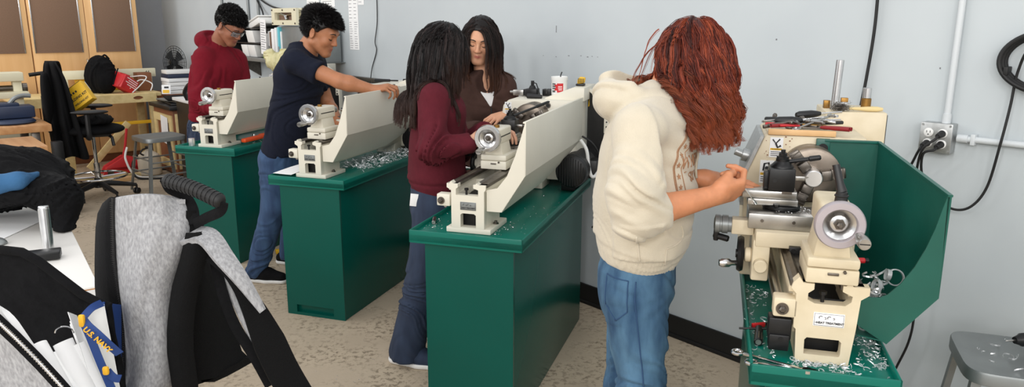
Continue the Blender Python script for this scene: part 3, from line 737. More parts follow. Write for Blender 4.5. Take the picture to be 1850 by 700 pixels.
# ---------------------------------------------------------------- hands
FING = [((.030, .088, 0), (.043, .026, .021), .0092), ((.0095, .093, .002), (.047, .030, .022), .0095), ((-.011, .089, .001), (.044, .028, .022), .009), ((-.0295, .080, -.002), (.034, .021, .019), .008)]
def hand_sdf(o, R, flex, spread=(6, 1, -3, -8), thumb=((.028, .024, -.008), (.050, .050, -.022), (.052, .078, -.03), (.046, .1, -.034)), right=True, s=1.):
    """wrist at o; R columns: thumb side, along the fingers, back of the hand; flex: per finger (base, middle, tip) degrees"""
    o = np.asarray(o, float)
    def w(p): return o + R @ (np.asarray(p, float)*s)
    palm = U(cap(w((.026, .03, 0)), w((.027, .082, 0)), .0145*s, .0125*s), cap(w((.009, .02, 0)), w((.0095, .086, .001)), .0165*s, .013*s), cap(w((-.01, .02, 0)), w((-.011, .083, 0)), .0165*s, .0125*s), cap(w((-.022, .025, -.002)), w((-.028, .074, -.002)), .014*s, .0115*s), cap(w((0, -.02, 0)), w((0, .03, -.002)), .0235*s, .021*s), k=.016*s)
    palm = U(palm, cap(w((.022, .022, -.012)), w((.034, .045, -.016)), .0155*s, .0135*s), k=.014*s)
    out = palm; tips = []
    for (b, L, r), fl, sp in zip(FING, flex, spread):
        p = np.array(b, float); ang = 0.; segs = None; sa = math.radians(sp)
        for j in range(3):
            ang += math.radians(fl[j]); d = np.array((math.sin(sa)*math.cos(ang), math.cos(sa)*math.cos(ang), -math.sin(ang)))
            q = p + d*L[j]; r0, r1 = r*(1 - .09*j), r*(1 - .09*(j+1)); seg = cap(w(p), w(q), r0*s, r1*s)
            segs = seg if segs is None else U(segs, seg, k=.003*s); p = q
        tips.append((w(p), R @ d)); out = U(out, segs, k=.0045*s)
    th = None
    for a, b_, ra, rb in zip(thumb, thumb[1:], (.0155, .0115, .0105), (.0118, .0108, .0085)):
        seg = cap(w(a), w(b_), ra*s, rb*s); th = seg if th is None else U(th, seg, k=.004*s)
    return U(out, th, k=.006*s), w, tips
CURL = lambda a, b_, c: [(a, b_, c)]*4
def arm(sh, el, wr, r=(.052, .043, .040, .026), k=.02):
    sh, el, wr = map(lambda q: np.asarray(q, float), (sh, el, wr)); fm_ = el + (wr - el)*.28
    return U(cap(sh, el, r[0], r[1]), cap(el, fm_, r[1]*.95, r[2]), cap(fm_, wr, r[2], r[3]), k=k)
def leg(hip, kn, an, r=(.085, .058, .055, .038), k=.03):
    hip, kn, an = map(lambda q: np.asarray(q, float), (hip, kn, an)); cf = kn + (an - kn)*.3
    return U(cap(hip, kn, r[0], r[1]), cap(kn, cf, r[1]*.95, r[2]), cap(cf, an, r[2], r[3]), k=k)

# ---------------------------------------------------------------- hair: locks that fall from the scalp, slide over the body and hang
def grad(f, P, e=.002):
    return np.stack([f(P + np.array(d)*e) - f(P - np.array(d)*e) for d in ((1, 0, 0), (0, 1, 0), (0, 0, 1))], 1)/(2*e)
def simulate(roots, d0, n, step, collide, clear, stiff=.72, gravity=.28, swirl=.0, rng=RNG, target=None):
    P = roots.copy(); D = d0.copy(); out = [P.copy()]
    for i in range(n):
        g = np.array((0, 0, -1.)) if target is None else target(P)
        D = D*stiff + g*gravity + rng.normal(0, swirl, D.shape); D /= np.linalg.norm(D, axis=1)[:, None]
        Q = P + D*step[:, None]
        for _ in range(2):
            d = collide(Q); G = grad(collide, Q); G /= np.maximum(np.linalg.norm(G, axis=1)[:, None], 1e-6)
            Q = Q + G*np.maximum(clear - d, 0)[:, None]
        D = Q - P; D /= np.maximum(np.linalg.norm(D, axis=1)[:, None], 1e-6); P = Q; out.append(P.copy())
    return np.stack(out, 1)                                  # (locks, n+1, 3)
def strands_mesh(guides, per, spread, wave, wl, r, cols, rng=RNG, tipr=.25, clump=.75, flat=None):
    """each guide becomes a lock of `per` tapered strands"""
    G, n, _ = guides.shape; t = np.linspace(0, 1, n)
    T = np.gradient(guides, axis=1); T /= np.maximum(np.linalg.norm(T, axis=2, keepdims=True), 1e-9)
    ref = np.array((.3, .5, .8)); A = np.cross(T, ref); A /= np.maximum(np.linalg.norm(A, axis=2, keepdims=True), 1e-9); B = np.cross(T, A)
    N = G*per; gi = np.repeat(np.arange(G), per)
    ang = rng.uniform(0, 2*PI, N); rad = np.sqrt(rng.uniform(0, 1, N))*spread*rng.uniform(.6, 1.3, N)
    prof = (1 - clump*t**1.2)[None]*rad[:, None]
    ph = np.repeat(rng.uniform(0, 2*PI, G), per) + rng.normal(0, .28, N); am = np.repeat(rng.uniform(.5, 1.4, G), per)*wave; ln = np.repeat(rng.uniform(.8, 1.25, G), per)*wl
    arc = np.cumsum(np.linalg.norm(np.diff(guides, axis=1, prepend=guides[:, :1]), axis=2), axis=1)[gi]
    wv = np.clip((arc - .04)/.12, 0, 1)*am[:, None]*(1 + rng.normal(0, .12, N))[:, None]
    oa = prof*np.cos(ang)[:, None] + wv*np.sin(2*PI*arc/ln[:, None] + ph[:, None]); ob = prof*np.sin(ang)[:, None] + wv*.7*np.cos(2*PI*arc/ln[:, None] + ph[:, None])
    P = guides[gi] + A[gi]*oa[..., None] + B[gi]*ob[..., None]
    rr = r*rng.uniform(.7, 1.3, N)[:, None]*(1 - (1 - tipr)*t[None]**2)
    T2 = np.gradient(P, axis=1); T2 /= np.maximum(np.linalg.norm(T2, axis=2, keepdims=True), 1e-9)
    A2 = np.cross(T2, ref); A2 /= np.maximum(np.linalg.norm(A2, axis=2, keepdims=True), 1e-9); B2 = np.cross(T2, A2)
    K = 3; ring = np.stack([P + (A2*math.cos(2*PI*k/K) + B2*math.sin(2*PI*k/K))*rr[..., None] for k in range(K)], 2)   # N,n,K,3
    idx = np.arange(N*n*K).reshape(N, n, K); q = np.stack([idx[:, :-1], np.roll(idx, -1, 2)[:, :-1], np.roll(idx, -1, 2)[:, 1:], idx[:, 1:]], -1).reshape(-1, 4)
    c = cols(gi, t, rng, N)                                  # N,n,3
    return ring.reshape(-1, 3), q, np.repeat(c[:, :, None, :], K, 2).reshape(-1, 3)
def hair_mat(name, rough=.42, spec=.32):
    m = mat(name, (60, 30, 20), rough, attr='tint', spec=spec)
    m.node_tree.nodes['Principled BSDF'].inputs['Anisotropic'].default_value = .5
    return m
M['hair'] = hair_mat('hair'); M['skin'] = mat('skin', (200, 140, 110), .5, attr='tint', spec=.4, bump=.08, bscale=350)
bsk = M['skin'].node_tree.nodes['Principled BSDF']; bsk.inputs['Subsurface Weight'].default_value = .08; bsk.inputs['Subsurface Radius'].default_value = (.012, .004, .002); bsk.inputs['Subsurface Scale'].default_value = .6
def colour_fn(dark, mid, light, tip=None, lockvar=.5):
    d, m_, l = (np.array(lin(x)) for x in (dark, mid, light)); tp = None if tip is None else np.array(lin(tip))
    def g(gi, t, rng, N):
        lv = rng.normal(0, 1, gi.max() + 1)[gi]*lockvar + rng.normal(0, .45, N); a = np.clip(lv, -1, 1)
        base = np.where(a[:, None] < 0, m_ + (d - m_)*(-a)[:, None], m_ + (l - m_)*a[:, None])
        c = np.repeat(base[:, None, :], len(t), 1)
        if tp is not None: k = (np.clip((t - .45)/.5, 0, 1)*.8)[None, :, None]; c = c*(1 - k) + tp*k
        return c
    return g
def hair_obj(parent, parts, name='hair'):
    vs, qs, cs, o = [], [], [], 0
    for v, q, c in parts: vs.append(v); qs.append(q + o); cs.append(c); o += len(v)
    me = np_mesh(name, np.concatenate(vs), np.concatenate(qs)); set_colour(me, np.concatenate(cs))
    ob = link_mesh(name, me, 'hair', parent, 180); return ob
def scalp_cap(c, R, s, thick, front=.03, side=-.01, nape=-.06, bump=0., bs=60):
    """hair volume hugging the skull; returned as a field, cut at the hairline"""
    w = lambda p: np.asarray(c) + R @ (np.asarray(p, float)*s)
    f = ell(w((0, -.014, .044)), np.array((.073 + thick, .094 + thick, .083 + thick*1.15))*s, R)
    def g(P):
        q = ((P - np.asarray(c)) @ R)/s
        zl = np.interp(q[:, 1], [-.09, -.035, -.022, -.004, .006, .016, .026, .05, .078], [nape, nape + .012, side, side, side - .014, side - .010, side + .006, front - .014, front])
        d = f(P) + (bump*vnoise(P*bs) + bump*.5*vnoise(P*bs*2.1) if bump else 0)
        return -sminv(-d, -(zl - q[:, 2])*s, .008)
    return g
# ================================================================ people
def arr(v): return np.array(v, dtype=float)
def px(u, v, Y): return arr(at(u, v, Y))
mm('hoodie_cream', (200, 190, 170), .92, var=.03, vscale=30, bump=.35, bscale=420, sheen=.3)
mm('hoodie_red', (112, 20, 34), .95, var=.08, vscale=40, bump=.3, bscale=350, spec=.2)
mm('hoodie_maroon', (86, 28, 38), .95, var=.08, vscale=40, bump=.3, bscale=350, spec=.2)
mm('jacket_brown', (72, 52, 46), .95, var=.08, vscale=40, bump=.3, bscale=350, spec=.2)
mm('tee_navy', (21, 25, 40), .95, var=.08, vscale=40, bump=.2, bscale=350, spec=.25)
mm('tee_white', (236, 234, 232), .9)
mm('denim_light', (84, 122, 150), .88, rgb2=(34, 66, 98), vscale=9, stretch=(2, 2, .6), bump=.4, bscale=500, detail=8)
mm('denim', (58, 86, 122), .85, rgb2=(36, 58, 92), vscale=12, stretch=(2, 2, .5), bump=.4, bscale=450, detail=8)
mm('denim_seam', (40, 70, 106), .85)
mm('denim_dark', (44, 58, 82), .85, rgb2=(30, 42, 64), vscale=12, stretch=(2, 2, .5), bump=.4, bscale=450, detail=8)
mm('print_brown', (166, 124, 92), .9)
def child(o, root):
    o.parent = root; o.matrix_parent_inverse = Matrix.Translation(-root.location); return o
def bbox(pts, pad): p = np.array(pts); return p.min(0) - pad, p.max(0) + pad
def shoe(root, ankle, F, m, sole='white_plastic', L=.26):
    F = nrm((F[0], F[1], 0)); a = arr(ankle); heel = a - F*.055; heel[2] = .04; toe = a + F*(L - .095); toe[2] = .036; mid = a + F*.07; mid[2] = .05
    f = U(cap(heel, mid, .038, .041), cap(mid, toe, .041, .033), cap((a[0], a[1], .05), (a[0], a[1], .105), .04, .042), k=.03)
    f = inter(f, below((0, 0, .018), (0, 0, -1)), .004)
    o = child(sdf_obj('shoe', f, *bbox([heel, toe, a + (0, 0, .1)], .06), .006, m), root)
    g = inter(U(cap((*heel[:2], .022), (*mid[:2], .022), .042, .044), cap((*mid[:2], .022), (*toe[:2], .022), .044, .036), k=.02), lambda P: np.abs(P[:, 2] - .0125) - .0123, .003)
    s = sdf_obj('sole', g, *bbox([heel, toe], .06), .006, sole); s.parent = o
    return o
def on_surface(f, P, d):
    """march points along d until they meet the field"""
    d = nrm(d); P = P.copy()
    for _ in range(60): P += d*np.clip(f(P), -.01, .03)[:, None]*.8
    return P
def wrap_mesh(me, f, start, d, off):
    P = on_surface(f, start, d); bad = np.abs(f(P)) > .004
    P = P - nrm(d)*off; me.vertices.foreach_set('co', P.ravel())
    b_ = bmesh.new(); b_.from_mesh(me); b_.verts.ensure_lookup_table()
    bmesh.ops.delete(b_, geom=[b_.verts[i] for i in np.nonzero(bad)[0]], context='VERTS'); b_.to_mesh(me); b_.free()
def scalp_roots(c, R, s, n, thick, keep, rng=RNG):
    q = rng.normal(0, 1, (n*6, 3)); q /= np.linalg.norm(q, axis=1)[:, None]
    p = q*np.array((.073 + thick, .094 + thick, .083 + thick)) + np.array((0, -.014, .044)); k = keep(p); p, q = p[k][:n], q[k][:n]
    return np.asarray(c) + (p*s) @ R.T, q @ R.T, p
def finish_person(root, body_f, lo_hi, vox, tint, hd):
    b = sdf_obj('body', body_f, *lo_hi, vox, 'skin', None, colour=tint); child(b, root)
    if hd: face_parts(b, hd[0], hd[1], **hd[2])
    return b

# ---------------------------------------------------------------- the red-haired person in the cream hoodie
def redhead():
    F = nrm((.965, -.262, 0)); S = arr((-F[1], F[0], 0)); Rt = -S      # Rt: the right side, towards the camera
    root = thing('person', (.31, 2.05, 0), 0, 'person with long auburn hair in a cream hoodie, working at the worn lathe', 'person')
    hc = px(1244, 118, 2.08); hR = basis((.74, -.10, -.66)); s = .94
    neck = px(1193, 182, 2.09); ch = px(1172, 255, 2.08); wa = px(1165, 350, 2.07); hem = px(1155, 455, 2.06); pel = px(1153, 490, 2.06)
    shR, shL = px(1160, 232, 1.905), px(1182, 235, 2.26)
    elR, wrR = px(1148, 388, 1.80), px(1288, 352, 1.90); elL, wrL = px(1205, 350, 2.22), px(1272, 320, 2.06)
    head, w = head_sdf(hc, hR, s)
    dR = nrm(wrR - elR)
    HR = np.stack([nrm(arr((-.25, -.62, .72)) - dR*0), dR, arr((0, 0, 0))], 1); x = nrm(HR[:, 0] - dR*(HR[:, 0] @ dR)); HR = np.stack([x, dR, -np.cross(x, dR)], 1)
    hR_, wR_, tipsR = hand_sdf(wrR, HR, [(48, 70, 32), (62, 78, 40), (70, 82, 45), (78, 82, 45)], (3, 0, -2, -4), ((.026, .024, -.010), (.038, .056, -.026), (.026, .084, -.04), (.012, .102, -.046)), s=.98)
    tip = px(1377, 330, 2.05); dl = nrm(tip - wrL); up = arr((.06, -.18, 1)); up = nrm(up - dl*(up @ dl)); HL = np.stack([np.cross(dl, up), dl, up], 1)
    hL_, wL_, tipsL = hand_sdf(wrL, HL, [(8, 12, 8), (6, 10, 8), (8, 12, 8), (12, 14, 10)], (7, 1, -4, -10), ((.03, .024, -.006), (.05, .052, -.012), (.052, .082, -.014), (.046, .106, -.016)), s=.96)
    knR, knL = arr((.385, 1.93, .49)), arr((.365, 2.14, .49)); anR, anL = arr((.375, 1.94, .09)), arr((.335, 2.14, .09))
    hipR, hipL = pel + Rt*.085 - (0, 0, .02), pel - Rt*.085 - (0, 0, .02)
    torso = body_chain([(pel, .13, .09), (wa, .12, .085), (ch, .14, .09), (neck - (0, 0, .03), .08, .06)], S)
    body = U(torso, cap(neck - (0, 0, .02), w((0, -.02, -.03)), .056, .052), leg(hipR, knR, anR, (.075, .05, .048, .035)), leg(hipL, knL, anL, (.075, .05, .048, .035)), arm(shR, elR, wrR, (.045, .041, .040, .0255)), arm(shL, elL, wrL, (.045, .04, .038, .025)), k=.03)
    body = U(body, head, k=.02); body = U(body, hR_, hL_, k=.012)
    tint = face_tint(w, s, (204, 138, 100), (180, 92, 80), hR, hc)
    b = finish_person(root, body, bbox([hc + .16, hc - .16, wrR, tip, elR, elL, anR, anL, (.3, 2, .0)], .14), .0032, tint, (w, s, {}))
    # hoodie
    trunk = body_chain([(hem - (0, 0, .015), .165, .112), (hem + (.004, 0, .03), .188, .126), (wa - (0, 0, .06) , .192, .137), (wa, .19, .138), (ch - (0, 0, .04), .192, .130), (ch + (.004, 0, .05), .178, .112), (neck - (.02, 0, .02), .115, .082)], S, k=.03)
    cuff = elR + (wrR - elR)*.36; cuffL = elL + (wrL - elL)*.25
    sleeve = U(cap(shR + (0, 0, -.01), elR + (0, 0, .06), .076, .071), cap(elR + (0, 0, .06), elR + dR*.02, .07, .062), cap(elR, cuff - dR*.02, .060, .051), k=.035)
    sleeve = U(sleeve, cap(cuff - dR*.035, cuff, .050, .046), k=.008)
    sleeve = inter(sleeve, below(cuff, dR), .004)
    dL = nrm(wrL - elL); sleeveL = inter(U(cap(shL, elL, .074, .066), cap(elL, cuffL, .062, .05), k=.03), below(cuffL, dL), .004)
    hb = px(1130, 168, 2.09)
    hood = U(ell(hb + F*.012 + (0, 0, -.005), (.105, .105, .058), basis((.9, -.24, -.22))), cap(hb + (-.035, -.03, -.03), hb + (-.02, .09, -.03), .05), cap(hb + Rt*.075 + (.04, 0, .0), hb + Rt*.055 + (.12, 0, -.035), .042, .026), cap(hb - Rt*.075 + (.04, 0, .0), hb - Rt*.055 + (.12, 0, -.03), .042, .026), k=.04)
    hood = sub(hood, ell(hb + arr((.055, 0, .058)), (.085, .07, .05)), .02)
    hd = U(trunk, sleeve, sleeveL, cap(neck - (.01, 0, .06), shR + (0, 0, .0), .06, .066), cap(neck - (.01, 0, .06), shL, .06, .066), k=.035)
    hd = U(hd, hood, k=.012)
    fold1 = mul(folds(.017, (.45, 0, 1), 25, 4, .03, 2.), mask(elR + (.0, 0, .05), .15, .07)); fold2 = folds(.009, (.35, .1, 1), 13, 3.5, .07, 7.); fold4 = mul(folds(.013, (.5, .2, 1), 17, 4, .05, 11.), mask(hb, .15, .06)); fold3 = mul(folds(.010, (.2, 0, 1), 24, 3, .04, 5.), mask(hem + (0, 0, .07), .2, .1))
    def pocket(P):
        q = P - hem; x = q @ F; z = q[:, 2]; sd = (P - hem) @ Rt
        cut = -.03 + .0 + np.clip((z - .03)*.0, 0, 1)
        a = np.clip((x - (-.055))/.004, 0, 1)*np.clip((.165 - z)/.004, 0, 1)*np.clip((z - .028)/.004, 0, 1)
        e = np.clip(((np.hypot(x - .145, (z - .135)*1.1) - .062))/.004, 0, 1)
        return -.005*a*e
    def seam(P):                                            # armhole and ribbed hem
        q = P - hem; z = q[:, 2] + .2*q[:, 0]; n = nrm(arr((.25, 0, .05)) + Rt*.95)
        pl = (P - (shR - Rt*.075)) @ n
        return .004*np.exp(-((z - .033)/.0035)**2) + .0018*np.exp(-(pl/.003)**2)*(P[:, 2] > ch[2] - .07) + .006*np.clip((.033 - z)/.006, 0, 1) + np.where(z < .03, .0012*np.sin((q @ F)*900), 0)
    f = lambda P: hd(P) + fold1(P) + fold2(P) + fold3(P) + fold4(P) + pocket(P) + seam(P)
    f = inter(f, below(hem - (0, 0, .022), (-.2, 0, -1)), .01)
    lo, hi = bbox([hem, neck, shR, shL, elR, cuff, elL, cuffL, hb], .17)
    hdo = child(sdf_obj('hoodie', f, lo, hi, .0045, 'hoodie_cream', pad=.02), root)
    # print on the chest: ring of stars and letters
    Fp = nrm(F + Rt*.5); Sp = arr((-Fp[1], Fp[0], 0)); pc = ch + F*.02 + Rt*.02 + arr((0, 0, -.065))
    mb = MB()
    for r_ in (.100, .096, .068):
        mb.tube([(r_*1.0*math.cos(a), r_*1.12*math.sin(a), 0) for a in [2*PI*k/72 for k in range(72)]], .0011, 4, closed=True)
    for k in range(20):
        a = 2*PI*k/20; mb.prism([((.083*math.cos(a)) + (.0085 if j % 2 == 0 else .0036)*math.sin(2*PI*j/10), .083*1.12*math.sin(a) + (.0085 if j % 2 == 0 else .0036)*math.cos(2*PI*j/10)) for j in range(10)], -.0005, .0005, 'xy')
    for txt, y in (('WHEN', .03), ('SU', -.012)): add_text(mb, txt, .044 if y > 0 else .036, Matrix.Translation((0, y, 0)), bold=.0006)
    mb.tube([(-.05, .006, 0), (.05, .006, 0)], .0014, 4)
    me = bpy.data.meshes.new('chest_print'); mb.bm.to_mesh(me); mb.bm.free(); co = np.empty(len(me.vertices)*3); me.vertices.foreach_get('co', co); co = co.reshape(-1, 3)
    P = pc + co[:, :1]*Sp[None]*1.0 + co[:, 1:2]*arr((0, 0, 1)) + Fp*.30
    wrap_mesh(me, f, P, -Fp, .0012 + co[:, 2:3])
    o = link_mesh('chest_print', me, 'print_brown', hdo, 0)
    for pp in ([(1239, 400), (1243, 416), (1238, 431), (1224, 443), (1207, 450)], [(1146, 425), (1147, 450), (1150, 476)], [(1207, 450), (1205, 470), (1204, 484)]):
        q_ = spline([V((x, y, 0)) for x, y in pp], 6); o_ = np.array([at(q.x, q.y, 1.6) for q in q_]); d_ = nrm(arr(ray(1195, 440))); o_ = on_surface(f, o_, d_); o_ = o_[np.abs(f(o_)) < .005]
        if len(o_) > 3: m = MB(); m.tube([V(q) - V(d_)*.0005 for q in o_], .0026, 8); m.build('pocket_edge', 'hoodie_cream', hdo, 180)
    for sd, ln in ((.035, .16), (-.04, .15)):
        m = MB(); p0 = neck + F*.075 + Rt*sd + arr((0, 0, -.045)); pts = np.array([p0 + F*.12 + arr((0, 0, -k*ln/8)) for k in range(9)]); pts = on_surface(f, pts, -F); pts = pts[np.abs(f(pts)) < .005] + F*.004
        m.tube([V(q) for q in pts], .0035, 8); m.build('drawstring', 'hoodie_cream', hdo, 180)
    # jeans
    lr = (.096, .078, .078, .062)
    hips = body_chain([(pel - (0, 0, .03), .165, .112), (pel + (0, 0, .05), .16, .106)], S)
    jl = lambda h, k, a: U(cap(h + (0, 0, .01), k, .095, .070), cap(k, a + (0, 0, -.01), .070, .06), k=.03)
    j = U(hips, jl(hipR, knR, anR), jl(hipL, knL, anL), k=.035)
    jf1 = mul(folds(.019, (.35, .1, 1), 19, 3.5, .05, 21.), lambda P: np.clip(.35 + 1.2*np.clip((.78 - P[:, 2])/.3, 0, 1), 0, 1))
    def pock(P):
        q = P - (pel - F*.05 + Rt*.0); x = -(q @ F); z = q[:, 2]; sd = (P - pel) @ Rt; y = sd
        box = np.clip((.0 + y)/.003, 0, 1)
        inpk = (z < .035) & (z > -.115 + .25*np.abs(x - .03)) & (x > -.03) & (x < .095) & (y > .03)
        side = np.exp(-(((P - pel) @ F + .0)/.0028)**2)*(y > .07)
        return -.0022*inpk - .002*side
    jf3 = mul(folds(.010, (.7, .2, 1), 32, 5, .03, 41.), lambda P: np.clip(.25 + 1.6*np.clip((.80 - P[:, 2])/.3, 0, 1), 0, 1.2))
    fj = lambda P: j(P) + jf1(P) + jf3(P) + pock(P)
    fj = inter(fj, below((0, 0, .035), (0, 0, -1)), .004); fj = inter(fj, below(pel + arr((0, 0, .085)), (0, 0, 1)), .004)
    jo = child(sdf_obj('jeans', fj, *bbox([pel, hipR, hipL, anR, anL, knR], .14), .005, 'denim_light', pad=.02), root)
    zs = np.linspace(pel[2] + .03, .16, 46); ax = np.array([hipR + (knR - hipR)*np.clip((hipR[2] - z)/(hipR[2] - knR[2]), 0, 1) if z > knR[2] else knR + (anR - knR)*(knR[2] - z)/(knR[2] - anR[2]) for z in zs]); ax[:, 2] = zs
    sp = on_surface(fj, ax + Rt*.22 + F*.012, -Rt) + Rt*.001
    m = MB(); m.tube([V(q) for q in sp], .0017, 6); m.build('side_seam', 'denim_seam', jo, 180)
    pz_ = [q for a_, b2 in zip([(.03, .03), (.10, .035), (.098, -.05), (.062, -.088), (.027, -.056)], [(.10, .035), (.098, -.05), (.062, -.088), (.027, -.056), (.03, .03)]) for q in [(a_[0] + (b2[0] - a_[0])*t_, a_[1] + (b2[1] - a_[1])*t_) for t_ in np.linspace(0, 1, 9)]]
    pk_ = np.array([pel - F*x_ + Rt*.26 + arr((0, 0, z_)) for x_, z_ in pz_]); pk_ = on_surface(fj, pk_, nrm(-Rt + F*.25)); pk_ = pk_[np.abs(fj(pk_)) < .005]
    m = MB(); m.tube([V(q) for q in pk_ + Rt*.0012], .0016, 6); m.build('pocket_seam', 'denim_seam', jo, 180)
    shoe(root, anR, F, 'white_plastic'); shoe(root, anL, F, 'white_plastic')
    # hair
    rng = np.random.default_rng(3)
    keep = lambda p: (p[:, 2] > -.005 - .25*np.clip(-p[:, 1], 0, .1)) & ~((p[:, 1] > .048) & (p[:, 2] < .085))
    G = 520; roots, nr, lp = scalp_roots(hc, hR, s, G, .005, keep, rng)
    coll = U(head, f, k=.01)
    side = np.where(lp[:, :1] > 0, 1., -1.)*hR[:, 0][None]
    tw_ = np.clip((lp[:, 1:2] + .06)/.08, .15, 1); d0 = nr*.12 + side*.8*tw_ + arr((0, 0, -.55)) + rng.normal(0, .08, nr.shape); d0 /= np.linalg.norm(d0, axis=1)[:, None]
    L = np.clip((roots[:, 2] - 1.32)*1.1 + rng.uniform(-.05, .05, G), .10, .42)
    gd = simulate(roots, d0, 22, L/22, coll, .003 + .009*rng.random(G), .68, .32, .02, rng, target=lambda P: np.tile(nrm(arr((.05, -.12, -1))), (len(P), 1)))
    cols = colour_fn((56, 20, 14), (108, 42, 28), (158, 74, 46), (156, 82, 52), .55)
    parts = [strands_mesh(gd, 26, .0072, .0145, .105, .00085, cols, rng, clump=.5)]
    cv, cq = sdf_mesh(scalp_cap(hc, hR, s, .009, .07, -.005, -.06), hc - .2, hc + .2, .005); parts.append((cv, cq, np.tile(lin((66, 22, 15)), (len(cv), 1))))
    # locks resting on the hood
    k = 4; r2 = hc + hR @ arr((0, -.09, .0)) + rng.normal(0, .02, (k, 3)) + Rt*rng.uniform(-.02, .075, k)[:, None]
    d2 = np.tile(-F, (k, 1)) + arr((0, 0, -.55)) + Rt*.3 + rng.normal(0, .15, (k, 3))
    g2 = simulate(r2, d2/np.linalg.norm(d2, axis=1)[:, None], 22, rng.uniform(.12, .20, k)/22, coll, .004 + .004*rng.random(k), .9, .10, .04, rng)
    parts.append(strands_mesh(g2, 5, .004, .003, .09, .0009, cols, rng, clump=.3))
    child(hair_obj(None, parts), root)
    # hex key held in the fist
    a = wR_((.012, .102, -.046)); tp = px(1366, 366, 1.97)
    m = MB(); m.tube([V(a), V(tp)], .0022, 6); m.cyl(V(tp) - V(nrm(tp-a))*.006, tp, .0042, n=8)
    tag(m.build('hex_key', 'chrome'), 'thin steel hex key held in the fist of the person in the cream hoodie', 'tool')
    return root
redhead()
# ---------------------------------------------------------------- the person in the navy t-shirt
def short_hair(c, R, s, root, thick, cols, G, L, seed, front, side, bump, curl=.0, up=.5, sideb=.012, fade=1.):
    rng = np.random.default_rng(seed)
    capf = scalp_cap(c, R, s, thick, front, side, -.055, bump, 70)
    v, q = sdf_mesh(capf, c - .17, c + .19, .004, .01)
    keep = lambda p: p[:, 2] > np.where(p[:, 1] > .02, front - .004, np.where(p[:, 1] > -.03, side + .015, -.03))
    roots, nr, lp = scalp_roots(c, R, s, G, thick*.8, keep, rng)
    d = nr*up + R[:, 1][None]*(.55*np.clip(lp[:, 1:2]/.05 + .4, -.3, 1)) + rng.normal(0, curl + .07, nr.shape) + R[:, 2][None]*(-.5*(lp[:, 2:3] < .06)); d /= np.linalg.norm(d, axis=1)[:, None]
    hf = ell(np.asarray(c) + R @ (arr((0, -.014, .044))*s), np.array((.073 + thick, .094 + thick, .083 + thick))*s, R)
    ln = L*rng.uniform(.6, 1.2, len(roots))*np.where(lp[:, 2] < .07, .5*fade, 1)
    g = simulate(roots, d, 7, ln/7, hf, .001 + .004*rng.random(len(roots)), .9, .05, .05 + curl, rng)
    st = strands_mesh(g, 6, .005, .0002 + curl*.010, .03, .0007, cols, rng, clump=.4)
    o = hair_obj(None, [(v, q, np.tile(cols(np.zeros(1, int), np.zeros(1), rng, 1)[0, 0]*.8, (len(v), 1))), st]); child(o, root); return o
def basics(F): F = nrm(F); return F, arr((-F[1], F[0], 0)), arr((F[1], -F[0], 0))
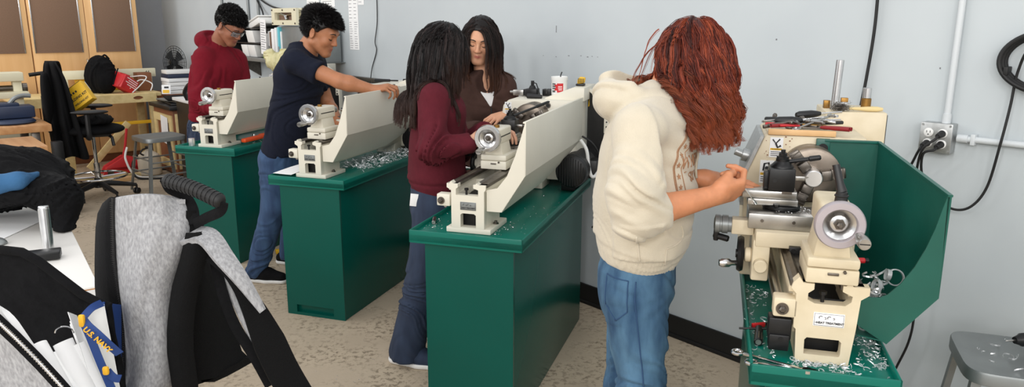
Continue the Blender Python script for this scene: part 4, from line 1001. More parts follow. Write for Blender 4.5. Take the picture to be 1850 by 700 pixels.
def navy():
    F, S, Rt = basics((.93, -.366, 0)); base = at(500, 300, 4.5)
    root = thing('person', (-1.5, 4.55, 0), 0, 'person with short black hair in a navy t-shirt, one hand resting on a splash guard', 'person')
    hc = px(577, 63, 4.47); hR = basis((.88, -.20, -.42)); head, w = head_sdf(hc, hR, 1.03, .95, 1.2, 1.15)
    neck = px(549, 92, 4.49); ch = px(541, 140, 4.48); wa = px(532, 205, 4.5); hem = px(518, 268, 4.5); pel = px(514, 290, 4.5)
    shR, shL = px(532, 114, 4.29), px(566, 117, 4.66); elR, wrR = px(612, 149, 4.24), px(673, 164, 4.27); elL, wrL = px(590, 190, 4.66), px(612, 226, 4.5)
    dR = nrm(wrR - elR)
    up = arr((.1, -.25, 1)); d1 = nrm(arr((.9, -.1, .18))); up = nrm(up - d1*(up @ d1)); HR = np.stack([-np.cross(d1, up), d1, up], 1)
    hR_, wf, tp = hand_sdf(wrR, HR, [(28, 58, 30), (34, 60, 30), (40, 60, 32), (46, 62, 34)], (5, 1, -4, -9), s=1.0)
    dl = nrm(arr((.8, -.3, -.3))); up = arr((0, 0, 1)); up = nrm(up - dl*(up @ dl)); HL = np.stack([np.cross(dl, up), dl, up], 1)
    hL_, wl, tl = hand_sdf(wrL, HL, CURL(40, 50, 30)[:3] + [(45, 50, 30)], s=1.0)
    anR, anL = arr((-1.60, 4.45, .09)), arr((-1.50, 4.80, .09)); knR, knL = arr((-1.45, 4.43, .5)), arr((-1.40, 4.70, .5))
    hipR, hipL = pel + Rt*.09, pel - Rt*.09
    torso = body_chain([(pel, .14, .1), (wa, .13, .09), (ch, .15, .095), (neck - (0, 0, .03), .09, .06)], S)
    body = U(torso, cap(neck - (0, 0, .02), w((0, -.022, -.035)), .062, .058), leg(hipR, knR, anR), leg(hipL, knL, anL), arm(shR, elR, wrR, (.05, .042, .043, .028)), arm(shL, elL, wrL, (.05, .042, .042, .028)), k=.03)
    body = U(body, head, k=.02); body = U(body, hR_, hL_, k=.012)
    finish_person(root, body, bbox([hc + .16, hc - .16, wrR, tp[1][0], elR, elL, wrL, anR, anL, tl[0][0]], .13), .005, face_tint(w, 1., (176, 118, 84), (150, 86, 74), hR, hc), (w, 1.03, {}))
    trunk = body_chain([(hem - (0, 0, .02), .185, .128), (wa, .178, .122), (ch, .19, .124), (neck - (.015, 0, .055), .15, .095), (neck - (.01, 0, .02), .09, .075)], S, k=.03)
    yk = [cap(neck - (0, 0, .05), q, .045, .056) for q in (shR, shL)]; c1 = shR + (elR - shR)*.57; c2 = shL + (elL - shL)*.66; dU = nrm(elR - shR); dV = nrm(elL - shL)
    s1 = inter(cap(shR - dU*.0, c1 + dU*.1 - (0, 0, .014), .066, .074), below(c1, dU), .004); s2 = inter(cap(shL, c2 + dV*.1, .066, .068), below(c2, dV), .004)
    tee = U(trunk, s1, s2, *yk, k=.05); tee = sub(tee, ell(w((0, -.01, -.07)), (.072, .078, .07)), .006)
    fo = folds(.010, (.55, 0, 1), 14, 3, .07, 4.); fo2 = mul(folds(.005, dU, 17, 3, .05, 6.), mask(shR + dU*.08 - (0, 0, .05), .16, .08))
    f = lambda P: tee(P) + fo(P) + fo2(P)
    f = inter(f, below(hem - (0, 0, .045), (.05, 0, -1)), .008)
    child(sdf_obj('tshirt', f, *bbox([hem, neck, shR, shL, c1, c2], .17), .007, 'tee_navy', pad=.02), root)
    jeans(root, pel, S, hipR, hipL, knR, knL, anR, anL, 'denim', 8)
    shoe(root, anR, (1, -.2, 0), 'black_cloth'); shoe(root, anL, (1, -.2, 0), 'black_cloth')
    cols = colour_fn((12, 11, 12), (20, 18, 18), (44, 40, 40))
    short_hair(hc, hR, 1.03, root, .017, cols, 3000, .034, 4, .072, .026, .001, .0, .0)
def jeans(root, pel, S, hipR, hipL, knR, knL, anR, anL, m, seed, r=(.1, .08, .078, .066), vox=.007):
    hips = body_chain([(pel - (0, 0, .03), .17, .115), (pel + (0, 0, .05), .16, .106)], S)
    L_ = lambda h, k, a: U(cap(h, k, r[0], r[1]), cap(k, a - (0, 0, .02), r[2], r[3]), k=.03)
    j = U(hips, L_(hipR, knR, anR), L_(hipL, knL, anL), k=.03); fo = folds(.010, (.2, .1, 1), 12, 2.5, .05, seed)
    f = inter(inter(lambda P: j(P) + fo(P), below((0, 0, .03), (0, 0, -1)), .004), below(pel + arr((0, 0, .08)), (0, 0, 1)), .004)
    return child(sdf_obj('jeans', f, *bbox([pel, hipR, hipL, anR, anL, knR, knL], .15), vox, m, pad=.015), root)
navy()

def hoodie(root, m, S, F, secs, arms, neck, hood_c, hood_R, seed, hem, vox=.006, hood_s=1., open_c=None, band=True, hair_cut=None):
    """arms: (shoulder, elbow, cuff, r_shoulder, r_elbow, r_cuff)"""
    trunk = body_chain(secs, S, k=.03); f0 = U(trunk, *[cap(neck - arr((0, 0, .06)), q[0], .046, q[3]*.76) for q in arms], k=.035); ext = []
    for sh, el, cu, r0, r1, r2 in arms:
        d = nrm(cu - el); sl = inter(U(cap(sh, el, r0, r1), cap(el, cu - d*.03, r1*.97, r2*1.15), cap(cu - d*.05, cu + d*.02, r2*1.02, r2), k=.03), below(cu, d), .003)
        f0 = U(f0, sl, k=.035); ext += [sh, el, cu]
    if hood_c is not None:
        hd = ell(hood_c, np.array((.105, .085, .062))*hood_s, hood_R); hd = U(hd, cap(hood_c + hood_R @ (arr((.08, .03, 0))*hood_s), hood_c + hood_R @ (arr((.06, .13, -.05))*hood_s), .045*hood_s, .026), cap(hood_c + hood_R @ (arr((-.08, .03, 0))*hood_s), hood_c + hood_R @ (arr((-.06, .13, -.05))*hood_s), .045*hood_s, .026), k=.04)
        hd = sub(hd, ell(hood_c + hood_R @ (arr((0, .06, .055))*hood_s), np.array((.075, .075, .05))*hood_s, hood_R), .02); f0 = U(f0, hd, k=.014); ext.append(hood_c)
    fo = folds(.012, (.35, .1, 1), 15, 3, .07, seed); fl = [fo]
    for sh, el, cu, *_ in arms: fl.append(mul(folds(.016, nrm(el - sh)*.6 + nrm(cu - el)*.4, 24, 4, .04, seed + 2), mask(el, .15, .08)))
    hz = hem[2]
    def f(P):
        d = f0(P)
        for g in fl: d = d + g(P)
        return d + (.006*np.exp(-((P[:, 2] - hz - .03)/.007)**2) if band else 0)
    ff = inter(f, below(hem - arr((0, 0, .035)), (0, 0, -1)), .008)
    if open_c is not None: ff = sub(ff, open_c, .006)
    return child(sdf_obj('hoodie' if hood_c is not None else 'jacket', ff, *bbox([*[q[0] for q in secs], *ext, neck], .18), vox, m, pad=.02), root), ff

# ---------------------------------------------------------------- the person in the red hoodie
def redboy():
    pq = lambda u, v, Y: px(u, v, Y + .2)
    F, S, Rt = basics((.83, -.56, 0))
    root = thing('person', (-2.28, 5.62, 0), 0, 'person in a red hoodie and clear safety glasses looking down at the leftmost lathe', 'person')
    hc = pq(413, 52, 5.36); hR = basis((.72, -.30, -.60)); s = 1.03; head, w = head_sdf(hc, hR, s, 1.15, 1.2, 1.1)
    neck = pq(391, 80, 5.42); ch = pq(392, 130, 5.4); wa = pq(391, 175, 5.4); hem = pq(384, 212, 5.4); pel = pq(382, 232, 5.4)
    shR, shL = pq(366, 108, 5.27), pq(424, 112, 5.54); elR, wrR = pq(358, 188, 5.14), pq(402, 206, 5.0); elL, wrL = pq(440, 172, 5.5), pq(420, 200, 5.2)
    dr = nrm(arr((.8, -.5, .1))); up = arr((0, 0, 1)); up = nrm(up - dr*(up @ dr)); HR = np.stack([-np.cross(dr, up), dr, up], 1); h1, _, t1 = hand_sdf(wrR, HR, CURL(40, 50, 30), s=1.)
    dl = nrm(arr((.3, -.9, .0))); up2 = arr((0, 0, 1)); HL = np.stack([np.cross(dl, up2), dl, up2], 1); h2, _, t2 = hand_sdf(wrL, HL, CURL(40, 50, 30), s=1.)
    hipR, hipL = pel + Rt*.09, pel - Rt*.09; anR, anL = arr((-2.38, 5.45, .09)), arr((-2.20, 5.80, .09)); knR, knL = arr((-2.32, 5.44, .5)), arr((-2.16, 5.74, .5))
    body = U(body_chain([(pel, .14, .1), (wa, .13, .09), (ch, .15, .095), (neck - (0, 0, .03), .09, .06)], S), cap(neck - (0, 0, .02), w((0, -.022, -.035)), .062, .058), leg(hipR, knR, anR), leg(hipL, knL, anL), arm(shR, elR, wrR), arm(shL, elL, wrL), k=.03)
    body = U(U(body, head, k=.02), h1, h2, k=.012)
    finish_person(root, body, bbox([hc + .16, hc - .16, wrR, t1[1][0], elR, elL, wrL, anR, anL, t2[1][0]], .13), .0055, face_tint(w, s, (150, 98, 74), (128, 72, 64), hR, hc), (w, s, {}))
    hoodie(root, 'hoodie_red', S, F, [(hem - (0, 0, .01), .19, .135), (wa, .195, .147), (ch, .192, .14), (neck - (.02, 0, .085), .145, .105), (neck - (.02, 0, .02), .09, .075)], [(shR, elR, elR + (wrR - elR)*.93, .078, .074, .045), (shL, elL, elL + (wrL - elL)*.93, .078, .07, .045)], neck, neck + arr((-.06, .02, .015)), basis((.83, -.5, -.35)), 3., hem, .007, hood_s=1.12)
    jeans(root, pel, S, hipR, hipL, knR, knL, anR, anL, 'denim_dark', 18)
    shoe(root, anR, F, 'black_cloth'); shoe(root, anL, F, 'black_cloth')
    cols = colour_fn((10, 9, 9), (16, 14, 14), (34, 30, 30))
    short_hair(hc, hR, s, root, .018, cols, 2600, .026, 9, .066, .034, .010, .30, .5, fade=.45)
    m = MB()
    for sx in (-1, 1): m.tube([V(w((sx*.084, -.01, .022))), V(w((sx*.080, .045, .020))), V(w((sx*.066, .088, .018)))], .0026, 8)
    m.tube([V(w((x, .108 - x*x*5.5, .026))) for x in np.linspace(-.066, .066, 13)], .0022, 8)
    g = m.build('safety_glasses', 'black_plastic', root, 180); child(g, root)
    m = MB()
    for a0, a1 in ((-.062, -.008), (.008, .062)): m.sheet([[V(w((x, .108 - x*x*5.5 - (.004 if k else 0), z))) for k, z in enumerate((.025, .006, -.012))] for x in np.linspace(a0, a1, 8)], .0015)
    o = m.build('lens', 'lens', g, 180)
redboy()

# ---------------------------------------------------------------- the two people at the middle lathe
def long_hair(root, hc, hR, s, head, coll_body, G, L, seed, cols, per=12, wave=.004, clump=.35, part=.0, push=None, front_cut=.045, r=.00085, back=0., sp=.55):
    rng = np.random.default_rng(seed)
    keep = lambda p: (p[:, 2] > -.01 - .6*np.clip(-p[:, 1], 0, .1)) & ~((p[:, 1] > front_cut) & (p[:, 2] < .088))
    roots, nr, lp = scalp_roots(hc, hR, s, G, .005, keep, rng); coll = U(head, coll_body, k=.01)
    side = np.where(lp[:, :1] > part, 1., -1.)*hR[:, 0][None]; tw_ = np.clip((lp[:, 1:2] + .05)/.07, .1, 1)
    d0 = nr*.12 + side*np.where(lp[:, 1:2] > .0, sp, .55)*tw_ - hR[:, 1][None]*.35 + hR[:, 2][None]*-.2 + rng.normal(0, .06, nr.shape)
    if push is not None: d0 = d0 + push(lp)[..., None]*(-hR[:, 1][None])
    d0 /= np.linalg.norm(d0, axis=1)[:, None]
    ln = np.clip((roots[:, 2] - (L(lp) if callable(L) else L))*1.12 + rng.uniform(-.06, .06, len(roots)), .08, .6)
    gv = nrm(arr((0, 0, -1)) - back*arr((hR[0, 1], hR[1, 1], 0)))
    g = simulate(roots, d0, 22, ln/22, coll, .002 + .007*rng.random(len(roots)), .66, .34, .012, rng, target=lambda P: np.tile(gv, (len(P), 1)))
    parts = [strands_mesh(g, per, .0068, wave, .16, r, cols, rng, clump=clump)]
    v, q = sdf_mesh(scalp_cap(hc, hR, s, .008, .085, .0, -.06), hc - .2, hc + .2, .005); parts.append((v, q, np.tile(cols(np.zeros(1, int), np.zeros(1), rng, 1)[0, 0]*.8, (len(v), 1))))
    return child(hair_obj(None, parts), root)
def maroon():
    F, S, Rt = basics((.97, .10, 0))
    root = thing('person', (-.40, 3.36, 0), 0, 'person with long black hair in a maroon hoodie, seen from behind at the middle lathe', 'person')
    hc = px(800, 97, 3.37); hR = basis((.80, .52, -.24)); s = 1.0; head, w = head_sdf(hc, hR, s)
    neck = px(781, 150, 3.38); ch = px(790, 205, 3.38); wa = px(790, 270, 3.38); hem = px(789, 335, 3.38); pel = px(785, 362, 3.38)
    shR, shL = px(783, 182, 3.21), px(800, 184, 3.55); elR, wrR = px(778, 272, 3.10), px(853, 256, 3.13); elL, wrL = px(832, 268, 3.55), px(880, 236, 3.32)
    dr = nrm(wrR - elR); up = nrm(arr((-.2, -.3, 1)) - dr*(arr((-.2, -.3, 1)) @ dr)); HR = np.stack([up, dr, -np.cross(up, dr)], 1)
    h1, _, t1 = hand_sdf(wrR, HR, CURL(55, 70, 40), thumb=((.026, .024, -.010), (.038, .056, -.026), (.026, .084, -.04), (.012, .102, -.046)), s=.85)
    dl = nrm(arr((.9, -.3, .1))); up2 = nrm(arr((0, 0, 1)) - dl*dl[2]); HL = np.stack([np.cross(dl, up2), dl, up2], 1); h2, _, t2 = hand_sdf(wrL, HL, CURL(30, 40, 20), s=.92)
    hipR, hipL = pel + Rt*.085, pel - Rt*.085
    anR, anL = arr((-.50, 3.30, .085)), arr((-.36, 3.60, .085)); knR, knL = arr((-.40, 3.27, .47)), arr((-.30, 3.52, .47))
    body = U(body_chain([(pel, .13, .095), (wa, .115, .08), (ch, .14, .09), (neck - (0, 0, .03), .08, .055)], S), cap(neck - (0, 0, .02), w((0, -.022, -.035)), .054, .05), leg(hipR, knR, anR), leg(hipL, knL, anL), arm(shR, elR, wrR), arm(shL, elL, wrL), k=.03)
    body = U(U(body, head, k=.02), h1, h2, k=.012)
    finish_person(root, body, bbox([hc + .16, hc - .16, wrR, t1[1][0], elR, elL, wrL, anR, anL, t2[1][0]], .13), .0048, face_tint(w, s, (208, 158, 132), (176, 100, 92), hR, hc), (w, s, {}))
    o, ff = hoodie(root, 'hoodie_maroon', S, F, [(hem - (0, 0, .0), .175, .120), (hem + (0, 0, .05), .185, .13), (wa, .182, .125), (ch, .185, .122), (neck - (.0, 0, .06), .145, .095), (neck - (0, 0, .02), .095, .075)], [(shR, elR, elR + (wrR - elR)*1.03, .074, .064, .041), (shL, elL, elL + (wrL - elL)*.95, .072, .062, .041)], neck, px(755, 184, 3.37) , basis((.93, .1, .35)), 13., hem, .006, hood_s=.95)
    j = jeans(root, pel, S, hipR, hipL, knR, knL, anR, anL, 'denim_dark', 28, (.096, .078, .082, .086), .006)
    m = MB(); T = frame(px(753, 357, 3.24), (1, .05, -.12), (.1, 0, 1)); m.box((-.028, -.045, -.002), (.028, .012, .002), .001, T=T)
    m.build('folded_note', 'paper', j); 
    shoe(root, anR, (.9, -.35, 0), 'denim_dark'); shoe(root, anL, (.9, .1, 0), 'denim_dark')
    cols = colour_fn((14, 11, 12), (26, 20, 20), (58, 46, 44), (66, 44, 36))
    long_hair(root, hc, hR, s, head, ff, 420, lambda q: np.where(q[:, 1] > -.025, 1.33, 1.20), 21, cols, 24, .006, back=.10, sp=1.1)
def brown():
    pq = lambda u, v, Y: px(u, v, Y + .13)
    F, S, Rt = basics((.22, -.975, 0))
    root = thing('person', (-.17, 4.08, 0), 0, 'person in a brown zipped jacket and white top, facing the camera behind the middle lathe', 'person')
    hc = pq(866, 74, 3.95); hR = basis((-.10, -.93, -.34), (.10, 0, 1)); s = .97; head, w = head_sdf(hc, hR, s, .72, .8, .92)
    neck = pq(874, 140, 3.96); ch = pq(872, 195, 3.95); wa = pq(870, 260, 3.95); hem = pq(870, 320, 3.95); pel = pq(868, 345, 3.95)
    shL, shR = pq(908, 158, 3.93), pq(838, 158, 3.90); elL, wrL = pq(921, 232, 3.88), pq(915, 208, 3.66); elR, wrR = pq(832, 240, 3.85), pq(868, 235, 3.68)
    dl = nrm(arr((-.75, -.55, -.12))); up = nrm(arr((.1, -.3, 1)) - dl*(arr((.1, -.3, 1)) @ dl)); HL = np.stack([np.cross(dl, up), dl, up], 1); h2, _, t2 = hand_sdf(wrL, HL, [(25, 40, 20), (28, 42, 20), (32, 42, 20), (38, 42, 20)], s=.9)
    dr = nrm(arr((.6, -.75, .1))); up2 = nrm(arr((0, 0, 1)) - dr*dr[2]); HR = np.stack([-np.cross(dr, up2), dr, up2], 1); h1, _, t1 = hand_sdf(wrR, HR, CURL(30, 40, 20), s=.9)
    hipR, hipL = pel + Rt*.085, pel - Rt*.085; anR, anL = arr((-.31, 4.06, .085)), arr((-.08, 4.12, .085)); knR, knL = arr((-.28, 4.05, .47)), arr((-.10, 4.10, .47))
    body = U(body_chain([(pel, .13, .095), (wa, .115, .08), (ch, .145, .09), (neck - (0, 0, .03), .08, .055)], S), cap(neck - (0, 0, .04), w((0, -.022, -.035)), .052, .05), leg(hipR, knR, anR), leg(hipL, knL, anL), arm(shR, elR, wrR), arm(shL, elL, wrL), k=.03)
    body = U(U(body, head, k=.02), h1, h2, k=.012)
    finish_person(root, body, bbox([hc + .16, hc - .16, wrR, t1[1][0], elR, elL, wrL, anR, anL, t2[1][0]], .13), .004, face_tint(w, s, (214, 160, 128), (186, 108, 96), hR, hc), (w, s, dict(browth=.0022)))
    vee = body_chain([(neck + F*.10 + arr((0, 0, .09)), .10, .07), (neck + F*.13 + arr((0, 0, -.03)), .072, .07), (neck + F*.16 + arr((0.01, 0, -.125)), .008, .07)], S, k=.0)
    o, ff = hoodie(root, 'jacket_brown', S, F, [(hem, .18, .125), (wa, .178, .12), (ch, .175, .118), (neck - (0, 0, .075), .155, .098), (neck - (0, 0, .015), .085, .07)], [(shR, elR, elR + (wrR - elR)*.95, .07, .062, .04), (shL, elL, elL + (wrL - elL)*.95, .07, .06, .04)], neck, None, None, 33., hem, .006, open_c=vee)
    tk = body_chain([(wa, .15, .10), (ch, .155, .106), (neck - (0, 0, .085), .13, .088), (neck - (0, 0, .06), .09, .07)], S, k=.03)
    child(sdf_obj('white_top', sub(tk, ell(neck + F*.07 + arr((0, 0, -.01)), (.07, .07, .07)), .006), *bbox([wa, ch, neck], .2), .006, 'tee_white'), root)
    zc = np.array([neck + F*.35 + S*.0 + arr((.012, 0, -.135 - .02*k)) for k in range(10)]); zc = on_surface(ff, zc, -F) + F*.002
    m = MB(); m.tube([V(q) for q in zc], .0035, 6); z = m.build('zipper', 'black_metal', o, 180)
    jeans(root, pel, S, hipR, hipL, knR, knL, anR, anL, 'denim_dark', 38)
    shoe(root, anR, F, 'black_cloth'); shoe(root, anL, F, 'black_cloth')
    cols = colour_fn((18, 13, 12), (34, 24, 22), (64, 46, 40), (96, 62, 46))
    long_hair(root, hc, hR, s, head, ff, 360, 1.275, 31, cols, 22, .003, part=.006, front_cut=.034, sp=1.7)
maroon(); brown()
# ================================================================ on the grey wall and around the lathes
def rp(pts): return [room(*p) for p in pts]
# conduits and junction box
m = MB(); m.cyl(room(9.12, .02, 1.24), room(9.12, .02, 3.35), .0115, n=16); m.cyl(room(9.12, .02, 1.24), room(9.12, .02, 1.275), .015, n=16)
tag(m.build('conduit', 'wall_paint_gloss'), 'white electrical conduit running straight up the wall from the outlet box', 'pipe')
m = MB(); m.cyl(room(9.165, .02, 1.19), room(12.2, .02, 1.19), .0115, n=16); m.cyl(room(9.165, .02, 1.19), room(9.2, .02, 1.19), .015, n=16); m.box((9.21, .001, 1.17), (9.225, .034, 1.21), .003, T=ROOM)
tag(m.build('conduit', 'wall_paint_gloss'), 'white electrical conduit running along the wall to the right of the outlet box', 'pipe')
bx = thing('outlet_box', room(9.1, 0, 1.186), ROOM_RZ, 'galvanized steel outlet box on the wall with three black plugs in it', 'outlet')
def out_T(): return Matrix.Identity(4)
# local frame of the box: x along the wall, y out of it is -y after rotation, so use +y = into the room
LB = ROOM.to_3x3().to_4x4(); 
def boxm(m, lo, hi, bev=.002, mi=0): m.box(lo, hi, bev, mi, T=BOXT)
# ROOM maps (a, b, z) with b into the room; relative to the box centre:
BOXT = Matrix.Translation(-bx.location)
BOXT = Matrix.Rotation(-ROOM_RZ, 4, 'Z') @ BOXT @ ROOM
def bl(a, b_, z): return (9.1 + a, b_, 1.186 + z)
m = MB(); m.box(bl(-.055, .001, -.055), bl(.055, .046, .055), .004, T=BOXT); m.build('box', 'galv', bx)
m = MB(); m.box(bl(-.055, .046, -.055), bl(.055, .051, .055), .002, T=BOXT)
for a, z in ((-.047, .047), (.047, .047), (-.047, -.047), (.047, -.047)): m.cyl(BOXT @ V(bl(a, .051, z)), BOXT @ V(bl(a, .053, z)), .004, n=10)
fc = m.build('cover_plate', 'galv', bx)
for a in (-.024, .024):
    for z in (.019, -.021):
        m = MB(); m.lathe([(0, 0), (.0165, 0), (.0165, .004), (.015, .005), (0, .005)], BOXT @ V(bl(a, .051, z)), BOXT.to_3x3() @ V((0, 1, 0)), 20)
        for q in (-.006, .006): m.box(bl(a + q - .001, .0555, z - .001), bl(a + q + .001, .0566, z + .007), 0, 1, T=BOXT)
        m.cyl(BOXT @ V(bl(a, .0555, z - .007)), BOXT @ V(bl(a, .0566, z - .007)), .0025, n=10, mi=1)
        m.build('socket', ['white_plastic', 'ink'], bx)
def plug(a, z, pts, label):
    m = MB(); p = room(9.1 + a, .056, 1.186 + z); q = room(9.1 + a, .098, 1.186 + z - .006)
    m.cyl(p, q, .0135, .010, bev=.003, n=14); path = [q, room(9.1 + a, .115, 1.186 + z - .014)] + [room(*k) for k in pts]
    m.tube(spline(path, 10), .0046, 10)
    tag(m.build('power_cord', 'black_rubber'), label, 'power cord')
plug(-.024, -.021, [(9.066, .11, 1.13), (9.03, .08, 1.06), (8.97, .06, .98), (8.9, .05, .8), (8.86, .06, .5), (8.85, .08, .02)], 'black power cord dropping left from the lower left socket behind the green guard')
plug(.024, .019, [(9.09, .13, 1.15), (9.065, .09, 1.06), (9.06, .06, .95), (9.10, .06, .7), (9.112, .06, .5), (9.105, .06, .38), (9.07, .06, .25), (9.03, .07, .1), (9.0, .09, .012)], 'black power cord dropping from the upper right socket to the floor')
plug(.024, -.021, [(9.09, .12, 1.13), (9.085, .08, 1.04), (9.13, .05, .965), (9.19, .04, .93), (9.245, .035, .95), (9.285, .03, 1.03), (9.31, .045, 1.19), (9.318, .03, 1.32), (9.325, .03, 1.44), (9.36, .05, 1.53), (9.45, .04, 1.6)], 'long black power cord looping down and up to the cable coil')
m = MB()
for k in range(3): m.tube([room(9.435 + (.155 + .006*k)*math.cos(a), .02 + .011*k, 1.475 + (.098 + .004*k)*math.sin(a) - .0*k) for a in [2*PI*q/60 for q in range(60)]], .0085, 10, closed=True)
m.box((9.285, .005, 1.425), (9.30, .05, 1.455), .003, T=ROOM)
tag(m.build('cable_coil', 'black_rubber'), 'thick black cable coiled in a ring on the wall at the right edge', 'cable')
m = MB(); m.tube(spline([room(8.82, .03, 1.85), room(8.825, .025, 1.6), room(8.815, .025, 1.4), room(8.80, .03, 1.2), room(8.79, .05, .9), room(8.80, .06, .3), room(8.82, .08, .012)], 10), .006, 10)
tag(m.build('wall_cable', 'black_rubber'), 'black cable hanging down the wall behind the worn lathe', 'cable')
m = MB(); m.tube(spline([room(5.141, .008, 1.85), room(5.135, .008, 1.6), room(5.10, .012, 1.45), room(5.11, .008, 1.38), room(5.04, .010, 1.25), room(5.055, .035, 1.17), room(5.05, .035, 1.13), room(5.06, .01, 1.12)], 10), .0035, 8)
tag(m.build('wall_cable', 'black_rubber'), 'thin black wire hanging down the wall between the navy shirt and the maroon hoodie', 'cable')
m = MB(); m.box((5.03, .001, 1.06), (5.12, .04, 1.135), .004, T=ROOM); m.cyl(room(5.075, .041, 1.115), room(5.075, .043, 1.115), .016, mi=1); m.cyl(room(5.075, .041, 1.08), room(5.075, .043, 1.08), .016, mi=1)
tag(m.build('outlet_box', ['galv', 'white_plastic']), 'small outlet box on the wall under the dark raceway', 'outlet')
# sheets of paper on the wall
def wall_sheet(a0, a1, z0, z1, label, rows, cols=1, foot=None):
    m = MB(); m.box((a0, .001, z0), (a1, .0025, z1), 0, T=ROOM)
    for c in range(cols):
        for r_ in range(rows):
            w = (a1 - a0)/cols; y = z1 - (z1 - z0)*(r_ + .8)/(rows + .6); L = random.uniform(.5, .85)
            m.box((a0 + w*(c + .1), .0025, y), (a0 + w*(c + .1 + .8*L), .0031, y + .0035), 0, 1, T=ROOM)
    tag(m.build('wall_notice', ['paper', 'ink_grey'], None, 0), label, 'notice')
wall_sheet(3.985, 4.205, 1.67, 1.95, 'white notice sheet on the wall just left of the head of the person in navy', 12)
wall_sheet(4.245, 4.48, 1.70, 1.95, 'white notice sheet on the wall above the head of the person in navy', 12)
wall_sheet(4.70, 4.845, 1.60, 1.86, 'upper white printed sheet of the long hanging strip', 9, 2)
wall_sheet(4.70, 4.845, 1.49, 1.602, 'middle white printed sheet of the long hanging strip', 6, 2)
wall_sheet(4.70, 4.845, 1.378, 1.492, 'lowest white printed sheet of the long hanging strip', 6, 2)
wall_sheet(4.85, 4.94, 1.722, 1.86, 'small white sheet beside the top of the long hanging strip', 5)

# ---- chips of metal
def chips(name, i, regs, n, label, m, size=(.006, .02), seed=1, z0=.002, big=0):
    rng = random.Random(seed); mb = bmesh.new(); X, Y, t, zt = LATHE[i] if i else (0, 0, 0, 0)
    def P(x, y, z): return tow(i, x, y, z) if i else V((x, y, z))
    for k in range(n):
        x0, x1, y0, y1, h = rng.choice(regs); x, y = rng.uniform(x0, x1), rng.uniform(y0, y1); z = z0 + h*rng.random()**2
        s = rng.uniform(*size); r = s*rng.uniform(.25, .6); tw = rng.uniform(1.2, 5.5); a0 = rng.uniform(0, 6.28); tl = rng.uniform(-.6, .6); w = s*.16
        R = Euler((rng.uniform(-.5, .5), rng.uniform(-.5, .5), a0)); nn = max(4, int(tw*2.2)); prev = None
        for q in range(nn + 1):
            f = q/nn; a = tw*f; pt = V((r*math.cos(a) - r, r*math.sin(a), tl*s*f)); pt.rotate(R); b_ = P(x + pt.x, y + pt.y, max(z + pt.z, z0*.6)); up = V((0, 0, w)); up.rotate(R)
            c1, c2 = mb.verts.new(b_), mb.verts.new(b_ + up)
            if prev: mb.faces.new([prev[0], c1, c2, prev[1]])
            prev = (c1, c2)
    me = bpy.data.meshes.new(name); mb.to_mesh(me); mb.free(); o = link_mesh(name, me, m, None, 0)
    so = o.modifiers.new('thick', 'SOLIDIFY'); so.thickness = .0005
    return tag(o, label, 'metal chips', kind='stuff')
chips('metal_chips', 4, [(-.148, -.09, .0, .5, .003), (-.09, .10, -.065, -.01, .003), (.085, .155, -.05, .3, .004), (.12, .158, .0, .25, .005), (-.05, .07, -.02, -.005, .002)], 330, 'bright curled metal chips littering the tray of the worn lathe', 'chip', (.006, .018), 3)
chips('metal_chips', 4, [(.105, .165, .075, .27, .05), (.11, .16, .09, .23, .10)], 240, 'heap of bright metal turnings piled inside the dark green guard', 'chip', (.012, .032), 4, .068)
chips('metal_chips', 4, [(-.09, .07, .30, .38, .004)], 160, 'fine grey chips covering the cross slide of the worn lathe', 'alu', (.003, .009), 5, .289)
chips('metal_chips', 2, [(-.02, .2, .25, 1.0, .03), (.1, .22, .3, .9, .04)], 420, 'bright curled metal chips heaped under the guard on the second tray', 'chip', (.01, .028), 6)
chips('metal_chips', 1, [(.1, .22, .25, .8, .03), (0, .2, .4, .9, .03)], 110, 'metal chips scattered under the guard on the leftmost tray', 'alu', (.008, .02), 7)
chips('metal_chips', 3, [(.1, .24, .05, .9, .003), (.08, .16, .0, .2, .004), (-.2, -.1, -.05, .3, .002)], 150, 'fine metal chips scattered over the tray of the middle lathe', 'alu', (.003, .01), 8)
chips('metal_chips', 0, [(.45, .95, 2.5, 3.4, .001), (-.5, .2, 2.6, 3.6, .001), (.2, .7, 1.9, 2.6, .001), (-1.0, -.2, 2.0, 4.0, .0)], 220, 'tiny bright metal chips scattered over the concrete floor', 'alu', (.004, .012), 9)
for k, (x, y, z, r_) in enumerate([(.205, .17, .175, .021), (.215, .13, .135, .023), (.17, .10, .125, .022), (.185, .155, .185, .014), (.155, .12, .165, .016)]):
    m = MB(); T = Matrix.Translation(tow(4, x - .02, y, z)) @ Euler((1.2 + .2*k, .4*k - .6, .5*k)).to_matrix().to_4x4()
    m.lathe([(r_, -.005), (r_, .005), (r_*.86, .005), (r_*.86, -.005), (r_, -.005)], (0, 0, 0), (0, 0, 1), 36, T=T, caps=False)
    tag(m.build('metal_ring', 'chip', None, 40), ['large bright turned ring highest of the chip pile by the handwheel', 'largest bright turned ring, rightmost in the chip pile', 'bright turned ring lowest in the chip pile above the bed end', 'small bright ring at the back of the chip pile', 'small bright ring in the middle of the chip pile'][k], 'ring', 'turned rings in the chip pile')

